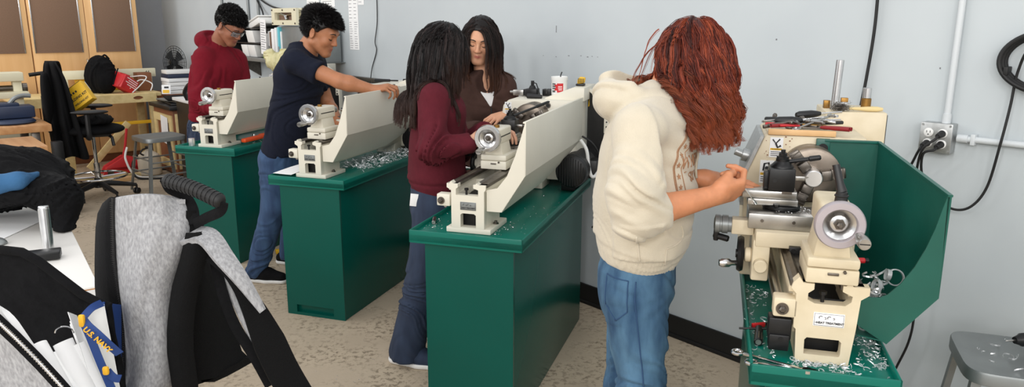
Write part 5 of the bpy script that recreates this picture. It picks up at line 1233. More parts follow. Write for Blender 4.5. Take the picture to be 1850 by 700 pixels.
# ---- lathe 4: tools and stock
def on4(x, y, z): return tow(4, x, y, z)
TR4 = .0005
def stock(name, i, x, y, z, r_, h, m, label, cat='metal bar', tilt=(0, 0), hole=0):
    mb = MB(); T = Matrix.Translation(tow(i, x, y, z)) @ Euler((tilt[0], tilt[1], 0)).to_matrix().to_4x4()
    if hole: mb.lathe([(hole, h), (r_ - .001, h), (r_, h - .001), (r_, .001), (r_ - .001, 0), (hole, 0), (hole, h)], n=32, T=T, caps=False)
    else: mb.lathe([(0, 0), (r_ - .001, 0), (r_, .001), (r_, h - .001), (r_ - .001, h), (0, h)], n=32, T=T)
    return tag(mb.build(name, m), label, cat)
stock('aluminium_bar', 4, .113, .90, .5085, .0125, .162, 'alu', 'tall polished aluminium bar standing on the cream belt cover', tilt=(0, .03))
stock('aluminium_puck', 4, .135, .872, .5085, .0185, .026, 'alu_bright', 'short bright aluminium puck on the cream belt cover beside the wire wool')
stock('brass_sleeve', 4, .2145, .935, .5085, .0155, .036, 'brass', 'brass sleeve standing at the back right of the belt cover', 'bushing')
stock('aluminium_bar', 4, .2145, .935, .5448, .0135, .034, 'alu', 'short aluminium bar standing on the brass sleeve')
for x, y, w, d, h, lb in ((.093, .935, .02, .02, .026, 'small square brass block left of the tall aluminium bar'), (.150, .955, .022, .02, .034, 'small square brass block behind the aluminium puck')):
    mb = MB(); mb.box((-w/2, -d/2, 0), (w/2, d/2, h), .001, T=Matrix.Translation(tow(4, x, y, .5085)) @ Matrix.Rotation(-LATHE[4][2], 4, 'Z')); tag(mb.build('brass_block', 'brass'), lb, 'brass block')
# wire brush with a wooden handle
br = thing('wire_brush', tow(4, .13, .845, .5085), -LATHE[4][2], 'frayed wire brush with a wooden handle lying on the belt cover', 'brush')
m = MB(); m.tube([(.02, .0, .010), (.05, .004, .0095), (.075, .008, .009), (.105, .012, .009), (.122, .014, .009)], [.004, .0055, .008, .0085, .005], 12); m.build('brush_handle', 'wood_pale', br)
m = MB(); rr = random.Random(3)
for k in range(260):
    a = V((rr.gauss(-.008, .013), rr.gauss(0, .008), .006 + abs(rr.gauss(0, .008)))); d_ = V((rr.gauss(0, 1), rr.gauss(0, .6), rr.gauss(0, .7))).normalized()*.009; c_ = V((rr.gauss(0, .006), rr.gauss(0, .006), rr.gauss(0, .004)))
    q = [a - d_, a + c_, a + d_]; q = [V((p.x, p.y, max(p.z, .0012))) for p in q]; m.tube(q, .00045, 3, caps=False)
tag(m.build('bristles', 'dark_steel', br, 0), kind='stuff')
# the jumble of hand tools on the headstock
def tool_T(x, y, z, rz, ry=0, rx=0): return Matrix.Translation(tow(4, x, y, z)) @ Matrix.Rotation(-LATHE[4][2] + rz, 4, 'Z') @ Euler((rx, ry, 0)).to_matrix().to_4x4()
def wrench(L, w, T, name, label, m_='chrome', th=.006):
    m = MB(); r1 = w*.95
    m.tube([(-L/2 + r1 + r1*math.cos(a), r1*math.sin(a)*.0 + r1*math.sin(a), 0) for a in [2*PI*k/20 for k in range(20)]], th*.62, 8, closed=True, T=T)
    m.prism([(-L/2 + 2*r1, -w*.32), (L/2 - w*1.5, -w*.36), (L/2 - w*1.5, w*.36), (-L/2 + 2*r1, w*.32)], -th*.4, th*.4, 'xy', T=T, bev=.0012)
    o = [(math.cos(a)*w, math.sin(a)*w) for a in [.55 + k*(2*PI - 1.1)/18 for k in range(19)]]; cx = L/2 - w
    m.prism([(cx + x, y) for x, y in o] + [(cx + w*.25, -w*.42), (cx - w*.25, -w*.34), (cx - w*.25, w*.34), (cx + w*.25, w*.42)][0:4], -th/2, th/2, 'xy', T=T)
    return tag(m.build(name, m_, None, 40), label, 'wrench')
def pliers(T, label, hm, L=.16, op=.12):
    r = thing('pliers', T.to_translation(), 0, label, 'pliers'); T2 = Matrix.Translation(-T.to_translation()) @ T
    m = MB()
    for s in (-1, 1): m.prism([(0, s*.003), (.03, s*.010), (.055, s*.004), (.056, 0), (.02, 0)], -.004, .004, 'xy', T=T2, bev=.001)
    m.cyl(T2 @ V((0, 0, -.005)), T2 @ V((0, 0, .005)), .009, n=16); m.build('jaws', 'dark_steel', r)
    for s in (-1, 1):
        m = MB(); m.tube([(T2 @ V((-x, s*(.004 + op*x*(1 - x/L*.7)), 0))) for x in (0, .02, .05, .09, L - .03)], [.004, .005, .006, .006, .005], 10); m.build('handle', hm, r)
def screwdriver(T, label, hm, L=.18):
    r = thing('screwdriver', T.to_translation(), 0, label, 'screwdriver'); T2 = Matrix.Translation(-T.to_translation()) @ T
    m = MB(); m.lathe([(0, 0), (.008, 0), (.012, .01), (.0125, .05), (.009, .07), (.006, .08), (0, .08)], (0, 0, 0), (1, 0, 0), 14, T=T2); m.build('handle', hm, r)
    m = MB(); m.cyl((.078, 0, 0), (L, 0, 0), .0032, n=10, T=T2); m.build('shaft', 'chrome', r)
ZT = .4785
def chuck_key(T, label):
    m = MB(); m.cyl((0, 0, -.03), (0, 0, .05), .006, n=14, T=T); m.cyl((0, -.045, .045), (0, .045, .045), .004, n=10, T=T); m.box((-.005, -.005, -.045), (.005, .005, -.028), .001, T=T)
    tag(m.build('chuck_key', 'dark_steel'), label, 'chuck key')
screwdriver(tool_T(-.09, .63, .497, .12, -.03), 'black handled screwdriver lying on top of the tool pile on the headstock', 'black_plastic', .19)
screwdriver(tool_T(-.02, .74, .503, .35, -.06), 'long black handled driver lying at the back of the tool pile', 'black_plastic', .15)
pliers(tool_T(.0, .66, .490, -2.9, .02), 'steel pliers with dark handles crossing the middle of the tool pile', 'black_plastic', .14)
pliers(tool_T(-.03, .63, .487, .5, .0), 'pliers with red handles in the tool pile, jaws to the right', 'dark_red', .11)
pliers(tool_T(.035, .60, .486, 2.6, .02), 'second pair of pliers at the front right of the tool pile, red grips', 'dark_red', .10)
wrench(.17, .011, tool_T(.02, .62, .498, .75, -.22), 'wrench', 'flat steel wrench lying slanted at the front of the tool pile', 'steel')
wrench(.14, .009, tool_T(-.06, .68, .484, 2.7), 'wrench', 'small chrome wrench at the left of the tool pile', 'chrome')
wrench(.15, .010, tool_T(.03, .70, .500, .3, -.1), 'wrench', 'chrome wrench at the right of the tool pile, under the belt cover', 'chrome')
wrench(.12, .009, tool_T(.0, .59, .483, .1), 'wrench', 'short wrench along the front of the tool pile', 'dark_steel')
chuck_key(tool_T(-.085, .60, .490, .4, 1.4), 'steel chuck key lying at the left end of the tool pile')
chuck_key(tool_T(.05, .66, .490, 1.2, 1.5), 'steel chuck key lying at the right end of the tool pile')
for k, (x, y, L, rz, mt, lb) in enumerate([(-.105, .60, .03, 0, 'red', 'small red grip poking out at the left front of the tool tray'), (-.05, .59, .06, .2, 'red', 'thin red handled pick lying at the front of the tool pile'), (.02, .61, .07, -.3, 'brass', 'thin brass rod lying across the tool pile'), (-.09, .72, .05, .3, 'black_plastic', 'black socket end at the back left of the tool pile')]):
    m = MB(); m.cyl((-L/2, 0, 0), (L/2, 0, 0), .008 if k in (0, 3) else .0035, n=12, bev=.002, T=tool_T(x, y, .4870 + .001*k, rz)); tag(m.build('hand_tool', mt), lb, 'tool')
rq = random.Random(8)
for k in range(12):
    m = MB(); x, y = -.095 + .0145*k, .60 + .19*rq.random(); L = rq.uniform(.03, .06); r_ = rq.uniform(.003, .006); T = tool_T(x, y, .4875 + .012*rq.random(), rq.uniform(0, 3.1), rq.uniform(-.15, .15))
    m.cyl((-L/2, 0, 0), (L/4, 0, 0), r_, n=12, bev=.001, T=T); m.cyl((L/4, 0, 0), (L/2, 0, 0), r_*1.5, n=12, bev=.001, T=T)
    tag(m.build('socket_bit', ['steel', 'dark_steel', 'black_metal', 'chrome'][k % 4]), 'small metal bit among the tools piled on the worn headstock', 'tool', 'small bits in the tool pile')
# on the tray
zt4 = .0012
wrench(.19, .0125, tool_T(-.105, -.035, .0085, -.42, -.02), 'combination_wrench', 'long combination wrench resting over the left rim of the worn lathe tray', 'chrome', .007)
wrench(.16, .0125, tool_T(-.083, -.057, .006, -.12), 'combination_wrench', 'shorter combination wrench lying along the front rim of the tray', 'chrome', .007)
m = MB(); m.cyl((-.035, 0, 0), (.055, 0, 0), .0105, bev=.002, n=20, T=tool_T(-.128, .095, .0125, 1.5)); m.cyl((-.036, 0, 0), (-.0355, 0, 0), .007, mi=1, T=tool_T(-.128, .095, .0125, 1.5))
for q in range(8): m.box((-.03, .0098*math.cos(q*PI/4) - .001, .0098*math.sin(q*PI/4) - .001), (.012, .0098*math.cos(q*PI/4) + .001, .0098*math.sin(q*PI/4) + .001), 0, 1, T=tool_T(-.128, .095, .0125, 1.5))
tag(m.build('socket_tool', ['black_metal', 'steel']), 'dark ribbed cylindrical socket tool on the tray beside the lathe foot', 'tool')
m = MB(); m.cyl((-.05, 0, 0), (.045, 0, 0), .0028, n=10, T=tool_T(-.125, .135, .018, .08, -.05)); tag(m.build('thin_rod', 'black_metal'), 'thin dark rod sticking out over the left rim of the tray', 'rod')
m = MB(); m.box((-.025, -.005, 0), (.012, .005, .012), .002, T=tool_T(-.118, .19, .001, .5)); m.box((.012, -.004, .004), (.03, .004, .010), .001, 1, T=tool_T(-.118, .19, .001, .5)); tag(m.build('red_clip', ['red', 'black_plastic']), 'small red and black clip lying on the tray of the worn lathe', 'clip')
m = MB(); m.cyl((-.03, 0, 0), (.006, 0, 0), .007, bev=.002, n=14, T=tool_T(.105, .16, .215, .2)); m.cyl((.006, 0, 0), (.014, 0, 0), .006, n=14, mi=1, T=tool_T(.105, .16, .215, .2)); tag(m.build('hand_tool', ['red', 'black_plastic']), 'red handled tool half hidden behind the big handwheel', 'tool')

# ---- lathe 3: on the headstock
def H3(x, y, z=.436): return tow(3, x, y, z)
RZ3 = -LATHE[3][2]
cn = thing('canister', H3(.085, 1.13, .4425), RZ3, 'white plastic canister with a red and black label on the middle lathe', 'canister')
m = MB(); m.lathe([(0, 0), (.037, 0), (.040, .003), (.041, .075), (.043, .078), (.043, .094), (.041, .095), (.0395, .094), (.038, .08), (0, .08)], n=40); m.build('tub', 'white_plastic', cn)
m = MB(); A0 = -PI/2 - .1
def cyl_patch(m, a0, a1, z0, z1, r, mi):
    g = [[(r*math.cos(a), r*math.sin(a), z) for z in (z0, z1)] for a in np.linspace(a0, a1, 8)]; m.sheet(g, .0006, mi)
cyl_patch(m, A0 + .05, A0 + .85, .016, .062, .0412, 1)
for r_ in range(3):
    for c in range(2): cyl_patch(m, A0 - .62 + c*.26, A0 - .42 + c*.26, .054 - r_*.011, .062 - r_*.011, .0412, 0)
for c in range(7): cyl_patch(m, A0 - .62 + c*.07, A0 - .62 + c*.07 + (.045 if c % 2 else .025), .016, .026, .0412, 0)
for z in (.028, .036, .044): cyl_patch(m, A0 + .2, A0 + .7, z, z + .003, .0416, 2)
m.prism([(-.012, .0), (.012, 0), (.004, .016), (.012, .03), (-.012, .03), (-.004, .016)], -.0412, -.0406, 'xz', 1, T=Matrix.Rotation(-.1, 4, 'Z') @ Matrix.Translation((0, 0, .026)))
m.build('canister_label', ['ink', 'red', 'paper'], cn)
m = MB(); m.tube([(.005, 0, .082), (.006, .002, .10), (.012, .004, .118)], .003, 8); m.build('spout', 'black_metal', cn)
m = MB(); m.tube([H3(.0, 1.03, .442), H3(.015, 1.02, .445), H3(-.012, 1.04, .505), H3(-.04, 1.045, .513)], .003, 8); tag(m.build('hex_key', 'black_metal'), 'black L-shaped hex key leaning beside the white canister', 'tool')
th = thing('tool_holder_set', H3(-.055, 1.12, .4325), RZ3, 'black toolpost holder block with a tall nut on the middle lathe', 'tool holder')
m = MB(); m.box((-.03, -.03, 0), (.03, .03, .04), .002); m.box((-.045, -.02, .004), (-.03, .02, .036), .001); m.build('block', 'black_metal', th); m = MB(); m.lathe([(.02, .04), (.014, .055), (.009, .056), (.009, .08), (0, .08)], n=10); m.build('nut', 'black_metal', th)
m = MB(); m.box((-.02, -.02, 0), (.025, .02, .035), .002, T=Matrix.Translation(H3(.012, 1.16, .434)) @ Matrix.Rotation(RZ3, 4, 'Z')); m.box((.0, -.02, .012), (.005, .02, .0355), 0, 1, T=Matrix.Translation(H3(.012, 1.16, .434)) @ Matrix.Rotation(RZ3, 4, 'Z')); tag(m.build('tool_holder', ['black_metal', 'steel']), 'small black tool holder with a slot, right of the tall nut', 'tool holder')
m = MB(); m.box((-.03, -.02, 0), (.03, .02, .03), .002, T=Matrix.Translation(H3(-.135, 1.15, .432)) @ Matrix.Rotation(RZ3, 4, 'Z')); m.cyl((-.05, 0, .015), (.0, 0, .015), .01, n=14, T=Matrix.Translation(H3(-.135, 1.15, .432)) @ Matrix.Rotation(RZ3, 4, 'Z')); tag(m.build('tool_holder', 'steel'), 'grey steel tool holder at the left end of the middle headstock', 'tool holder')
m = MB(); m.cyl(H3(-.05, 1.0, .445), H3(.03, 1.0, .4435), .012, .010, bev=.003); tag(m.build('black_grip', 'black_plastic'), 'black cylindrical grip lying at the front edge of the middle headstock', 'handle')
yl = thing('tape_measure', H3(.20, 1.12, .494), RZ3, 'small yellow and black tape measure on top of the middle lathe', 'tape measure')
m = MB(); m.box((-.02, -.03, .0), (.022, .012, .012), .003, 1); m.prism([(-.016, .010), (.02, .014), (.024, .042), (-.002, .046), (-.016, .03)], -.014, .008, bev=.004)
for q in range(5): m.box((-.012 + q*.007, -.0155, .015), (-.009 + q*.007, -.0135, .038), 0, 1)
m.build('case', ['yellow', 'black_plastic'], yl)
stock('steel_rod', 3, -.165, .085, .0, .008, .075, 'steel', 'short steel rod lying on the tray left of the middle lathe foot', 'metal rod').matrix_world
o = [x for x in bpy.data.objects if x.name.startswith('steel_rod')][-1]
o.data.transform(Matrix.Translation(tow(3, 0, 0, .0092)) @ Matrix.Rotation(RZ3, 4, 'Z') @ Matrix.Translation((-.17, .08, 0)) @ Matrix.Rotation(.35, 4, 'Z') @ Matrix.Rotation(-PI/2, 4, 'X') @ (Matrix.Translation(tow(3, -.165, .085, .0))).inverted())
# ---- lathe 2 and 1: on trays and headstocks
m = MB(); T = Matrix.Translation(tow(2, 0, 0, 0)) @ Matrix.Rotation(-LATHE[2][2], 4, 'Z')
m.sheet([[(x, y, .003 + .02*max(0, (-.12 - x))**1 + .004*math.sin(9*y)) for y in (-.03, .05, .13, .21)] for x in (-.205, -.17, -.13, -.09)], .0006, T=T @ Matrix.Translation((0, 0, .016)))
tag(m.build('paper_sheet', 'paper'), 'white paper sheet on the tray rim left of the second lathe', 'paper')
RZ2 = -LATHE[2][2]
for x, y, L, mt, lb in ((-.06, 1.03, .16, 'black_plastic', 'black handled tool lying on the headstock of the second lathe'), (.10, 1.08, .12, 'black_metal', 'black bar lying across the headstock of the second lathe')):
    m = MB(); T = Matrix.Translation(tow(2, x, y, .447)) @ Matrix.Rotation(RZ2 + .15, 4, 'Z'); m.cyl((-L/2, 0, 0), (L/6, 0, 0), .011, .009, bev=.003, T=T); m.cyl((L/6, 0, 0), (L/2, 0, 0), .005, T=T); tag(m.build('hand_tool', mt), lb, 'tool')
m = MB(); m.box((-.025, -.025, 0), (.025, .025, .05), .003, T=Matrix.Translation(tow(2, .14, 1.12, .494)) @ Matrix.Rotation(RZ2, 4, 'Z')); 
m.cyl(tow(2, .14, 1.12, .54), tow(2, .14, 1.12, .57), .01); tag(m.build('tool_holder', 'black_metal'), 'black tool holder standing on the second lathe behind the hand', 'tool holder')
stock('aluminium_block', 1, -.155, .03, .001, .021, .05, 'alu_bright', 'bright aluminium round standing on the tray left of the leftmost lathe', 'metal block')
RZ1 = -LATHE[1][2]
orr = thing('orange_tool', tow(1, .17, .30, .019), RZ1, 'bright orange handled tool lying on the rim of the leftmost tray', 'tool')
m = MB(); m.box((-.02, -.16, 0), (.02, .10, .028), .009); m.box((-.032, .05, .002), (.03, .12, .030), .008); m.build('grip', 'orange', orr)
m = MB(); m.box((-.008, .11, .008), (.008, .22, .02), .002); m.build('blade', 'steel', orr)
m = MB(); m.lathe([(0, 0), (.022, 0), (.026, .006), (.022, .02), (.012, .032), (.008, .05), (0, .05)], tow(1, .12, .33, .001), n=24); tag(m.build('oil_can', 'chrome'), 'small shiny domed oil can behind the orange tool', 'oil can')

# ---- stool at the right edge
st = thing('metal_stool', (1.56, 2.12, 0), math.radians(-20), 'grey painted metal stool at the right edge with chips on its seat', 'stool')
def stool(st, zs, hw, col='grey_metal'):
    def sq(r, k=.35, n=40): return [(r*math.copysign(abs(math.cos(a))**k, math.cos(a)), r*math.copysign(abs(math.sin(a))**k, math.sin(a))) for a in [2*PI*q/n for q in range(n)]]
    m = MB(); b = bmesh.new(); rings = []
    for r_, z in ((hw*.3, zs - .012), (hw*.72, zs - .009), (hw*.9, zs - .001), (hw*.985, zs), (hw, zs - .006), (hw, zs - .038), (hw*.985, zs - .04), (hw*.98, zs - .01)): rings.append([b.verts.new((x, y, z)) for x, y in sq(r_)])
    for A, B in zip(rings, rings[1:]):
        for i in range(40): b.faces.new([A[i], A[(i+1) % 40], B[(i+1) % 40], B[i]])
    b.faces.new(rings[0][::-1]); bmesh.ops.recalc_face_normals(b, faces=b.faces); m._add(b); m.build('seat', col, st, 50)
    e = hw*.78; f_ = hw*1.12
    for sx in (-1, 1):
        for sy in (-1, 1):
            m = MB(); g = [[(sx*(e + (f_ - e)*t) + dx, sy*(e + (f_ - e)*t) + dy, (zs - .02)*(1 - t)) for t in (0, 1)] for dx, dy in ((-.013*sx, .0), (.013*sx, 0), (.013*sx, -.026*sy))]; m.sheet(g, .0022); m.build('leg', col, st)
    for z in (.18, .30):
        t = 1 - z/(zs - .02); q = e + (f_ - e)*t
        for sx in (-1, 1): m = MB(); m.cyl((sx*q, -q, z), (sx*q, q, z), .007); m.build('rung', col, st)
        for sy in (-1, 1): m = MB(); m.cyl((-q, sy*q, z + .03), (q, sy*q, z + .03), .007); m.build('rung', col, st)
stool(st, .60, .17)
dc = thing('drill_chuck', (1.60, 2.17, .6125), .15, 'black drill chuck holding a twist bit, lying on the grey stool', 'drill chuck')
m = MB(); m.lathe([(0, -.03), (.011, -.03), (.017, -.012), (.021, -.006), (.021, .03), (.0225, .032), (.0225, .06), (.02, .062), (.014, .064), (.014, .10), (0, .10)], (0, 0, .0225), (1, 0, 0), 32)
for q in range(16): m.box((.034, .0222*math.cos(q*PI/8) - .0012, .0225 + .0222*math.sin(q*PI/8) - .0012), (.058, .0222*math.cos(q*PI/8) + .0012, .0225 + .0222*math.sin(q*PI/8) + .0012), 0)
m.build('chuck_body', 'black_metal', dc)
m = MB(); m.tube([(-.03 - .004*q, .0, .0225) for q in range(9)], [.0035, .003, .0035, .003, .0035, .003, .0035, .003, .0005], 10); m.build('drill_bit', 'steel', dc)
chips('metal_chips', 0, [(1.44, 1.60, 2.02, 2.24, .002)], 16, 'few bright metal curls lying on the seat of the grey stool', 'alu_bright', (.012, .03), 12, .601)

m = MB(); p = atz(507, 461, 0); m.box((-.03, -.02, .001), (.03, .02, .03), .004, T=Matrix.Translation(p) @ Matrix.Rotation(.5, 4, 'Z')); m.cyl(p + V((.025, 0, .012)), p + V((.06, .015, .012)), .011, mi=1)
tag(m.build('yellow_tool', ['yellow', 'black_plastic']), 'small yellow tool lying on the floor between the two left stands', 'tool')
# ================================================================ the back of the shop (room frame: a from the back wall, b from the grey wall)
RI = ROOM.inverted()
def on_a(u, v, a):
    d = ray(u, v); o = RI @ V((0, 0, CAM_H)); e = RI.to_3x3() @ d; return o + e*((a - o.x)/e.x)
def on_b(u, v, b_):
    d = ray(u, v); o = RI @ V((0, 0, CAM_H)); e = RI.to_3x3() @ d; return o + e*((b_ - o.y)/e.y)
def rthing(name, a, b_, z, label, cat, group=None): return thing(name, room(a, b_, z), ROOM_RZ, label, cat, group)
def RT(r):                              # room-frame matrix inside a thing placed with rthing
    return Matrix.Rotation(-ROOM_RZ, 4, 'Z') @ Matrix.Translation(-r.location) @ ROOM
def rbox(name, lo, hi, m, label, cat, bev=.004, rot=0., group=None):
    mb = MB(); lo, hi = V(lo), V(hi); c = (lo + hi)/2; T = ROOM @ Matrix.Translation(c) @ Matrix.Rotation(rot, 4, 'Z') @ Matrix.Translation(-c)
    mb.box(lo, hi, bev, T=T); return tag(mb.build(name, m), label, cat, group)
# tall wooden cabinets with brown panels
def cupboard(b0, b1, label, panels):
    r = rthing('tall_cabinet', .33, (b0 + b1)/2, 0, label, 'cabinet', 'tall wooden cabinets'); T = RT(r)
    m = MB(); m.box((.012, b0, .09), (.625, b1, 2.35), .003, T=T); m.box((.03, b0 + .01, 0), (.60, b1 - .01, .09), .002, 1, T=T); m.build('carcass', ['wood', 'wood_brown'], r)
    mid = (b0 + b1)/2
    for lo, hi, side in ((b0, mid, 1), (mid, b1, -1)):
        m = MB(); m.box((.626, lo + .003, .74), (.648, hi - .003, 2.34), .002, T=T); d = m.build('door', 'wood', r)
        p0, p1 = (lo + .065, hi - .085) if side == 1 else (lo + .065, hi - .035)
        m = MB(); m.box((.648, p0, 1.262), (.655, p1, 2.2), .001, T=T); m.build('panel', 'panel_brown', d)
        m = MB(); w = .012
        for bb in (p0 - w, p1): m.box((.648, bb, 1.25), (.662, bb + w, 2.22), .002, T=T)
        m.build('panel_frame', 'alu', d)
        m = MB(); m.box((.648, p0 - w, 1.252), (.660, p1 + w, 1.262), .002, T=T); m.build('panel_frame', 'panel_brown', d)
        hb = (hi - .03) if side == 1 else (lo + .03)
        m = MB(); pts = spline([(.648, hb, 1.085), (.675, hb, 1.095), (.683, hb, 1.13), (.675, hb, 1.165), (.648, hb, 1.175)], 5); m.tube([T @ V(p) for p in pts], .006, 10); m.build('handle', 'chrome', d)
        m = MB(); m.box((.626, lo + .003, .10), (.646, hi - .003, .73), .002, T=T); m.build('door', 'wood', r)
cupboard(.472, 1.55, 'tall light wooden cabinet with two brown panelled doors, beside the dark corner', 2)
cupboard(1.556, 2.63, 'tall light wooden cabinet with brown panelled doors at the left edge', 2)
# long workbench in front of them
wbn = rthing('workbench', 1.05, 1.2, 0, 'long pale wooden workbench with an oval cutout in its front beam, before the cabinets', 'workbench'); T = RT(wbn)
m = MB(); m.box((.76, .5, .79), (1.36, 1.9, .83), .003, T=T); m.build('bench_top', 'wood_pale', wbn)
m = MB(); m.prism([(.56, .735), (1.9, .735), (1.9, .826), (.56, .826)], 1.36, 1.385, 'yz', T=T, holes=[[(.745 + .042*math.cos(k*PI/8) + .008*(abs(math.cos(k*PI/8)) > .8)*math.copysign(1, math.cos(k*PI/8)), .783 + .02*math.sin(k*PI/8)) for k in range(16)]]); m.build('front_beam', 'wood_pale', wbn)
m = MB(); m.box((1.355, .68, .745), (1.362, .81, .82), 0, T=T); m.build('cutout_backing', 'wood_brown', wbn)
for b_ in (.585, 1.45):
    for a in (.80, 1.32): m = MB(); m.box((a - .03, b_ - .04, 0), (a + .03, b_ + .04, .79), .003, T=T); m.build('leg', 'wood_pale', wbn)
m = MB(); m.box((1.30, .55, .495), (1.33, 1.42, .53), .002, T=T); m.build('stretcher', 'yellow', wbn)
fnc = rthing('fence_rail', .86, 1.0, .832, 'long cream rail with a knob lying across the back of the workbench', 'rail'); T = RT(fnc)
m = MB(); m.box((.84, .40, .97), (.88, 1.40, 1.065), .004, T=T); m.box((.82, .45, .832), (.90, .50, .97), .003, T=T); m.box((.82, 1.3, .832), (.90, 1.35, .97), .003, T=T)
fr = m.build('rail', 'cream_machine', fnc)
m = MB(); m.box((.878, .845, 1.02), (.9, .875, 1.04), .003, T=T); m.lathe([(0, 0), (.016, 0), (.018, .012), (.010, .02), (0, .02)], T @ V((.89, .86, 1.04)), (0, 0, 1), 18); m.build('knob', 'white_plastic', fr)
m = MB(); add_text(m, '44', .05, T @ frame((.8812, .49, 1.02), (0, -1, 0), (0, 0, 1))); m.build('number', 'ink', fr)
rbox('yellow_sheet', (.80, .72, .832), (.83, 1.22, .965), 'yellow', 'yellow sheet standing on the workbench under the cream rail', 'board', .003)
# black backpack on the bench
def lump(name, fs, lo, hi, vox, m, label, cat, k=.03, fo=None, **kw):
    f = U(*fs, k=k); g = f if fo is None else add(f, fo)
    o = sdf_obj(name, g, lo, hi, vox, m, None, pad=.02); 
    return tag(o, label, cat, **kw) if label else o
def rr_(a, b_, z): return arr(room(a, b_, z))
pk = rthing('backpack', 1.12, .93, .83, 'black backpack standing on the pale workbench in front of the cabinets', 'backpack')
c = rr_(1.08, .985, 1.0); f = U(ell(c, (.165, .13, .21)), ell(c + (.08, -.06, -.06), (.09, .09, .11)), ell(c + arr((0.02, 0, .1)), (.12, .10, .12)), k=.05); f = inter(f, below((0, 0, .832), (0, 0, -1)), .01)
o = child(sdf_obj('bag_body', add(f, folds(.012, (.2, .2, 1), 9, 4, .06, 2.)), c - .32, c + .32, .010, 'black_cloth', pad=.02), pk); o.matrix_parent_inverse = (Matrix.Translation(pk.location) @ Matrix.Rotation(ROOM_RZ, 4, 'Z')).inverted()
T = RT(pk)
m = MB(); m.tube([T @ V(p) for p in spline([(1.10, .96, 1.19), (1.11, .93, 1.235), (1.12, .89, 1.19)], 6)], .010, 8); m.build('top_handle', 'black_cloth', pk)
m = MB(); m.tube([T @ V(p) for p in spline([(1.20, 1.02, 1.16), (1.26, 1.10, 1.08), (1.27, 1.12, .97), (1.24, 1.08, .86)], 8)], .014, 8); m.tube([T @ V(p) for p in spline([(1.31, .86, 1.10), (1.335, .90, 1.02), (1.33, .93, .93)], 8)], .007, 8); m.build('strap', 'black_cloth', pk)
pk.location -= WN*.035
# red box beside it, laptop, leads and papers
rb = rthing('red_box', 1.15, .68, .85, 'red box with white lettering strip leaning against the black backpack', 'box')
m = MB(); Q = RT(rb) @ Matrix.Translation((1.25, .82, .925)) @ Euler((.55, .1, -.5)).to_matrix().to_4x4(); m.box((-.06, -.10, -.075), (.06, .10, .075), .004, T=Q)
for k in range(4): m.box((.0595, -.085, .05 - k*.022), (.0612, .07 - .03*(k % 2), .058 - k*.022), 0, 1, T=Q)
m.build('box_body', ['red', 'paper'], rb)
m = MB(); Q2 = RT(rb) @ Matrix.Translation((1.19, .85, .985)) @ Euler((.3, .25, -.4)).to_matrix().to_4x4(); m.box((-.04, -.07, -.06), (.04, .06, .06), .004, T=Q2); m.build('box_flap', 'red', rb)
wc = rthing('wooden_chest', 1.78, .42, 0, 'dark topped wooden chest with a paper taped to its front, behind the stool', 'chest'); T = RT(wc)
m = MB(); m.box((1.45, .12, .02), (2.08, .62, .70), .004, T=T); m.build('carcass', 'wood_brown', wc)
m = MB(); m.prism([(1.47, .08), (2.06, .08), (2.06, .64), (1.47, .64)], .62, .635, 'xz', T=T, holes=[[(1.56, .16), (1.97, .16), (1.97, .56), (1.56, .56)]]); m.build('door', 'wood_pale', wc)
m = MB(); m.box((2.08, .16, .08), (2.092, .60, .66), .003, T=T); m.build('side_panel', 'wood_pale', wc)
m = MB(); m.box((1.43, .06, .70), (2.13, .66, .74), .006, T=T); m.build('chest_top', 'black_plastic', wc)
m = MB(); Q = T @ Matrix.Translation((1.84, .642, .49)) @ Matrix.Rotation(.08, 4, 'Y'); m.box((-.11, -.002, -.16), (.11, 0, .13), 0, T=Q); m.build('taped_paper', 'paper', wc)
for k, (z, rot, lb, mt) in enumerate([(.7425, .1, 'lowest black laptop folder in the stack on the wooden chest', 'black_plastic'), (.766, -.15, 'grey folder in the middle of the stack on the wooden chest', 'grey_metal'), (.786, .2, 'topmost black folder on the wooden chest', 'black_cloth')]):
    rbox('folder', (1.50 + .02*k, .16, z), (2.04, .58, z + .018), mt, lb, 'folder', .004, rot, 'folders on the wooden chest')
for k, (p, lb) in enumerate([([(1.40, .80, .845), (1.30, .70, .90), (1.22, .60, .98), (1.15, .62, 1.0), (1.1, .75, .99)], 'white cable arching over the red box'), ([(1.34, .60, .85), (1.26, .56, .92), (1.2, .66, .96), (1.30, .80, .88)], 'thin white cable tangled beside the red box')]):
    m = MB(); m.tube([room(*q) for q in spline(p, 8)], .006, 8); tag(m.build('white_cable', 'white_plastic'), lb, 'cable')
rbox('cardboard_box', (.95, .515, .832), (1.12, .66, 1.03), 'wood_brown', 'brown cardboard box standing on the right end of the workbench', 'box', .004)
rbox('box_shelf', (.76, .05, 0), (1.40, .45, .798), 'wood_brown', 'dark wooden side unit in the far corner under the cardboard box', 'cabinet', .004)
m = MB(); Q = ROOM @ Matrix.Translation((1.55, .50, .87)) @ Matrix.Rotation(.5, 4, 'Z') @ Matrix.Rotation(-.25, 4, 'Y'); m.box((-.003, -.045, -.05), (.003, .045, .05), .001, T=Q); m.box((.003, -.03, -.04), (.0045, .035, -.005), 0, 1, T=Q); m.box((.003, -.025, .012), (.0045, .02, .032), 0, 2, T=Q)
tag(m.build('small_card', ['paper', 'yellow', 'ink']), 'small printed card leaning among the papers by the cardboard box', 'card')
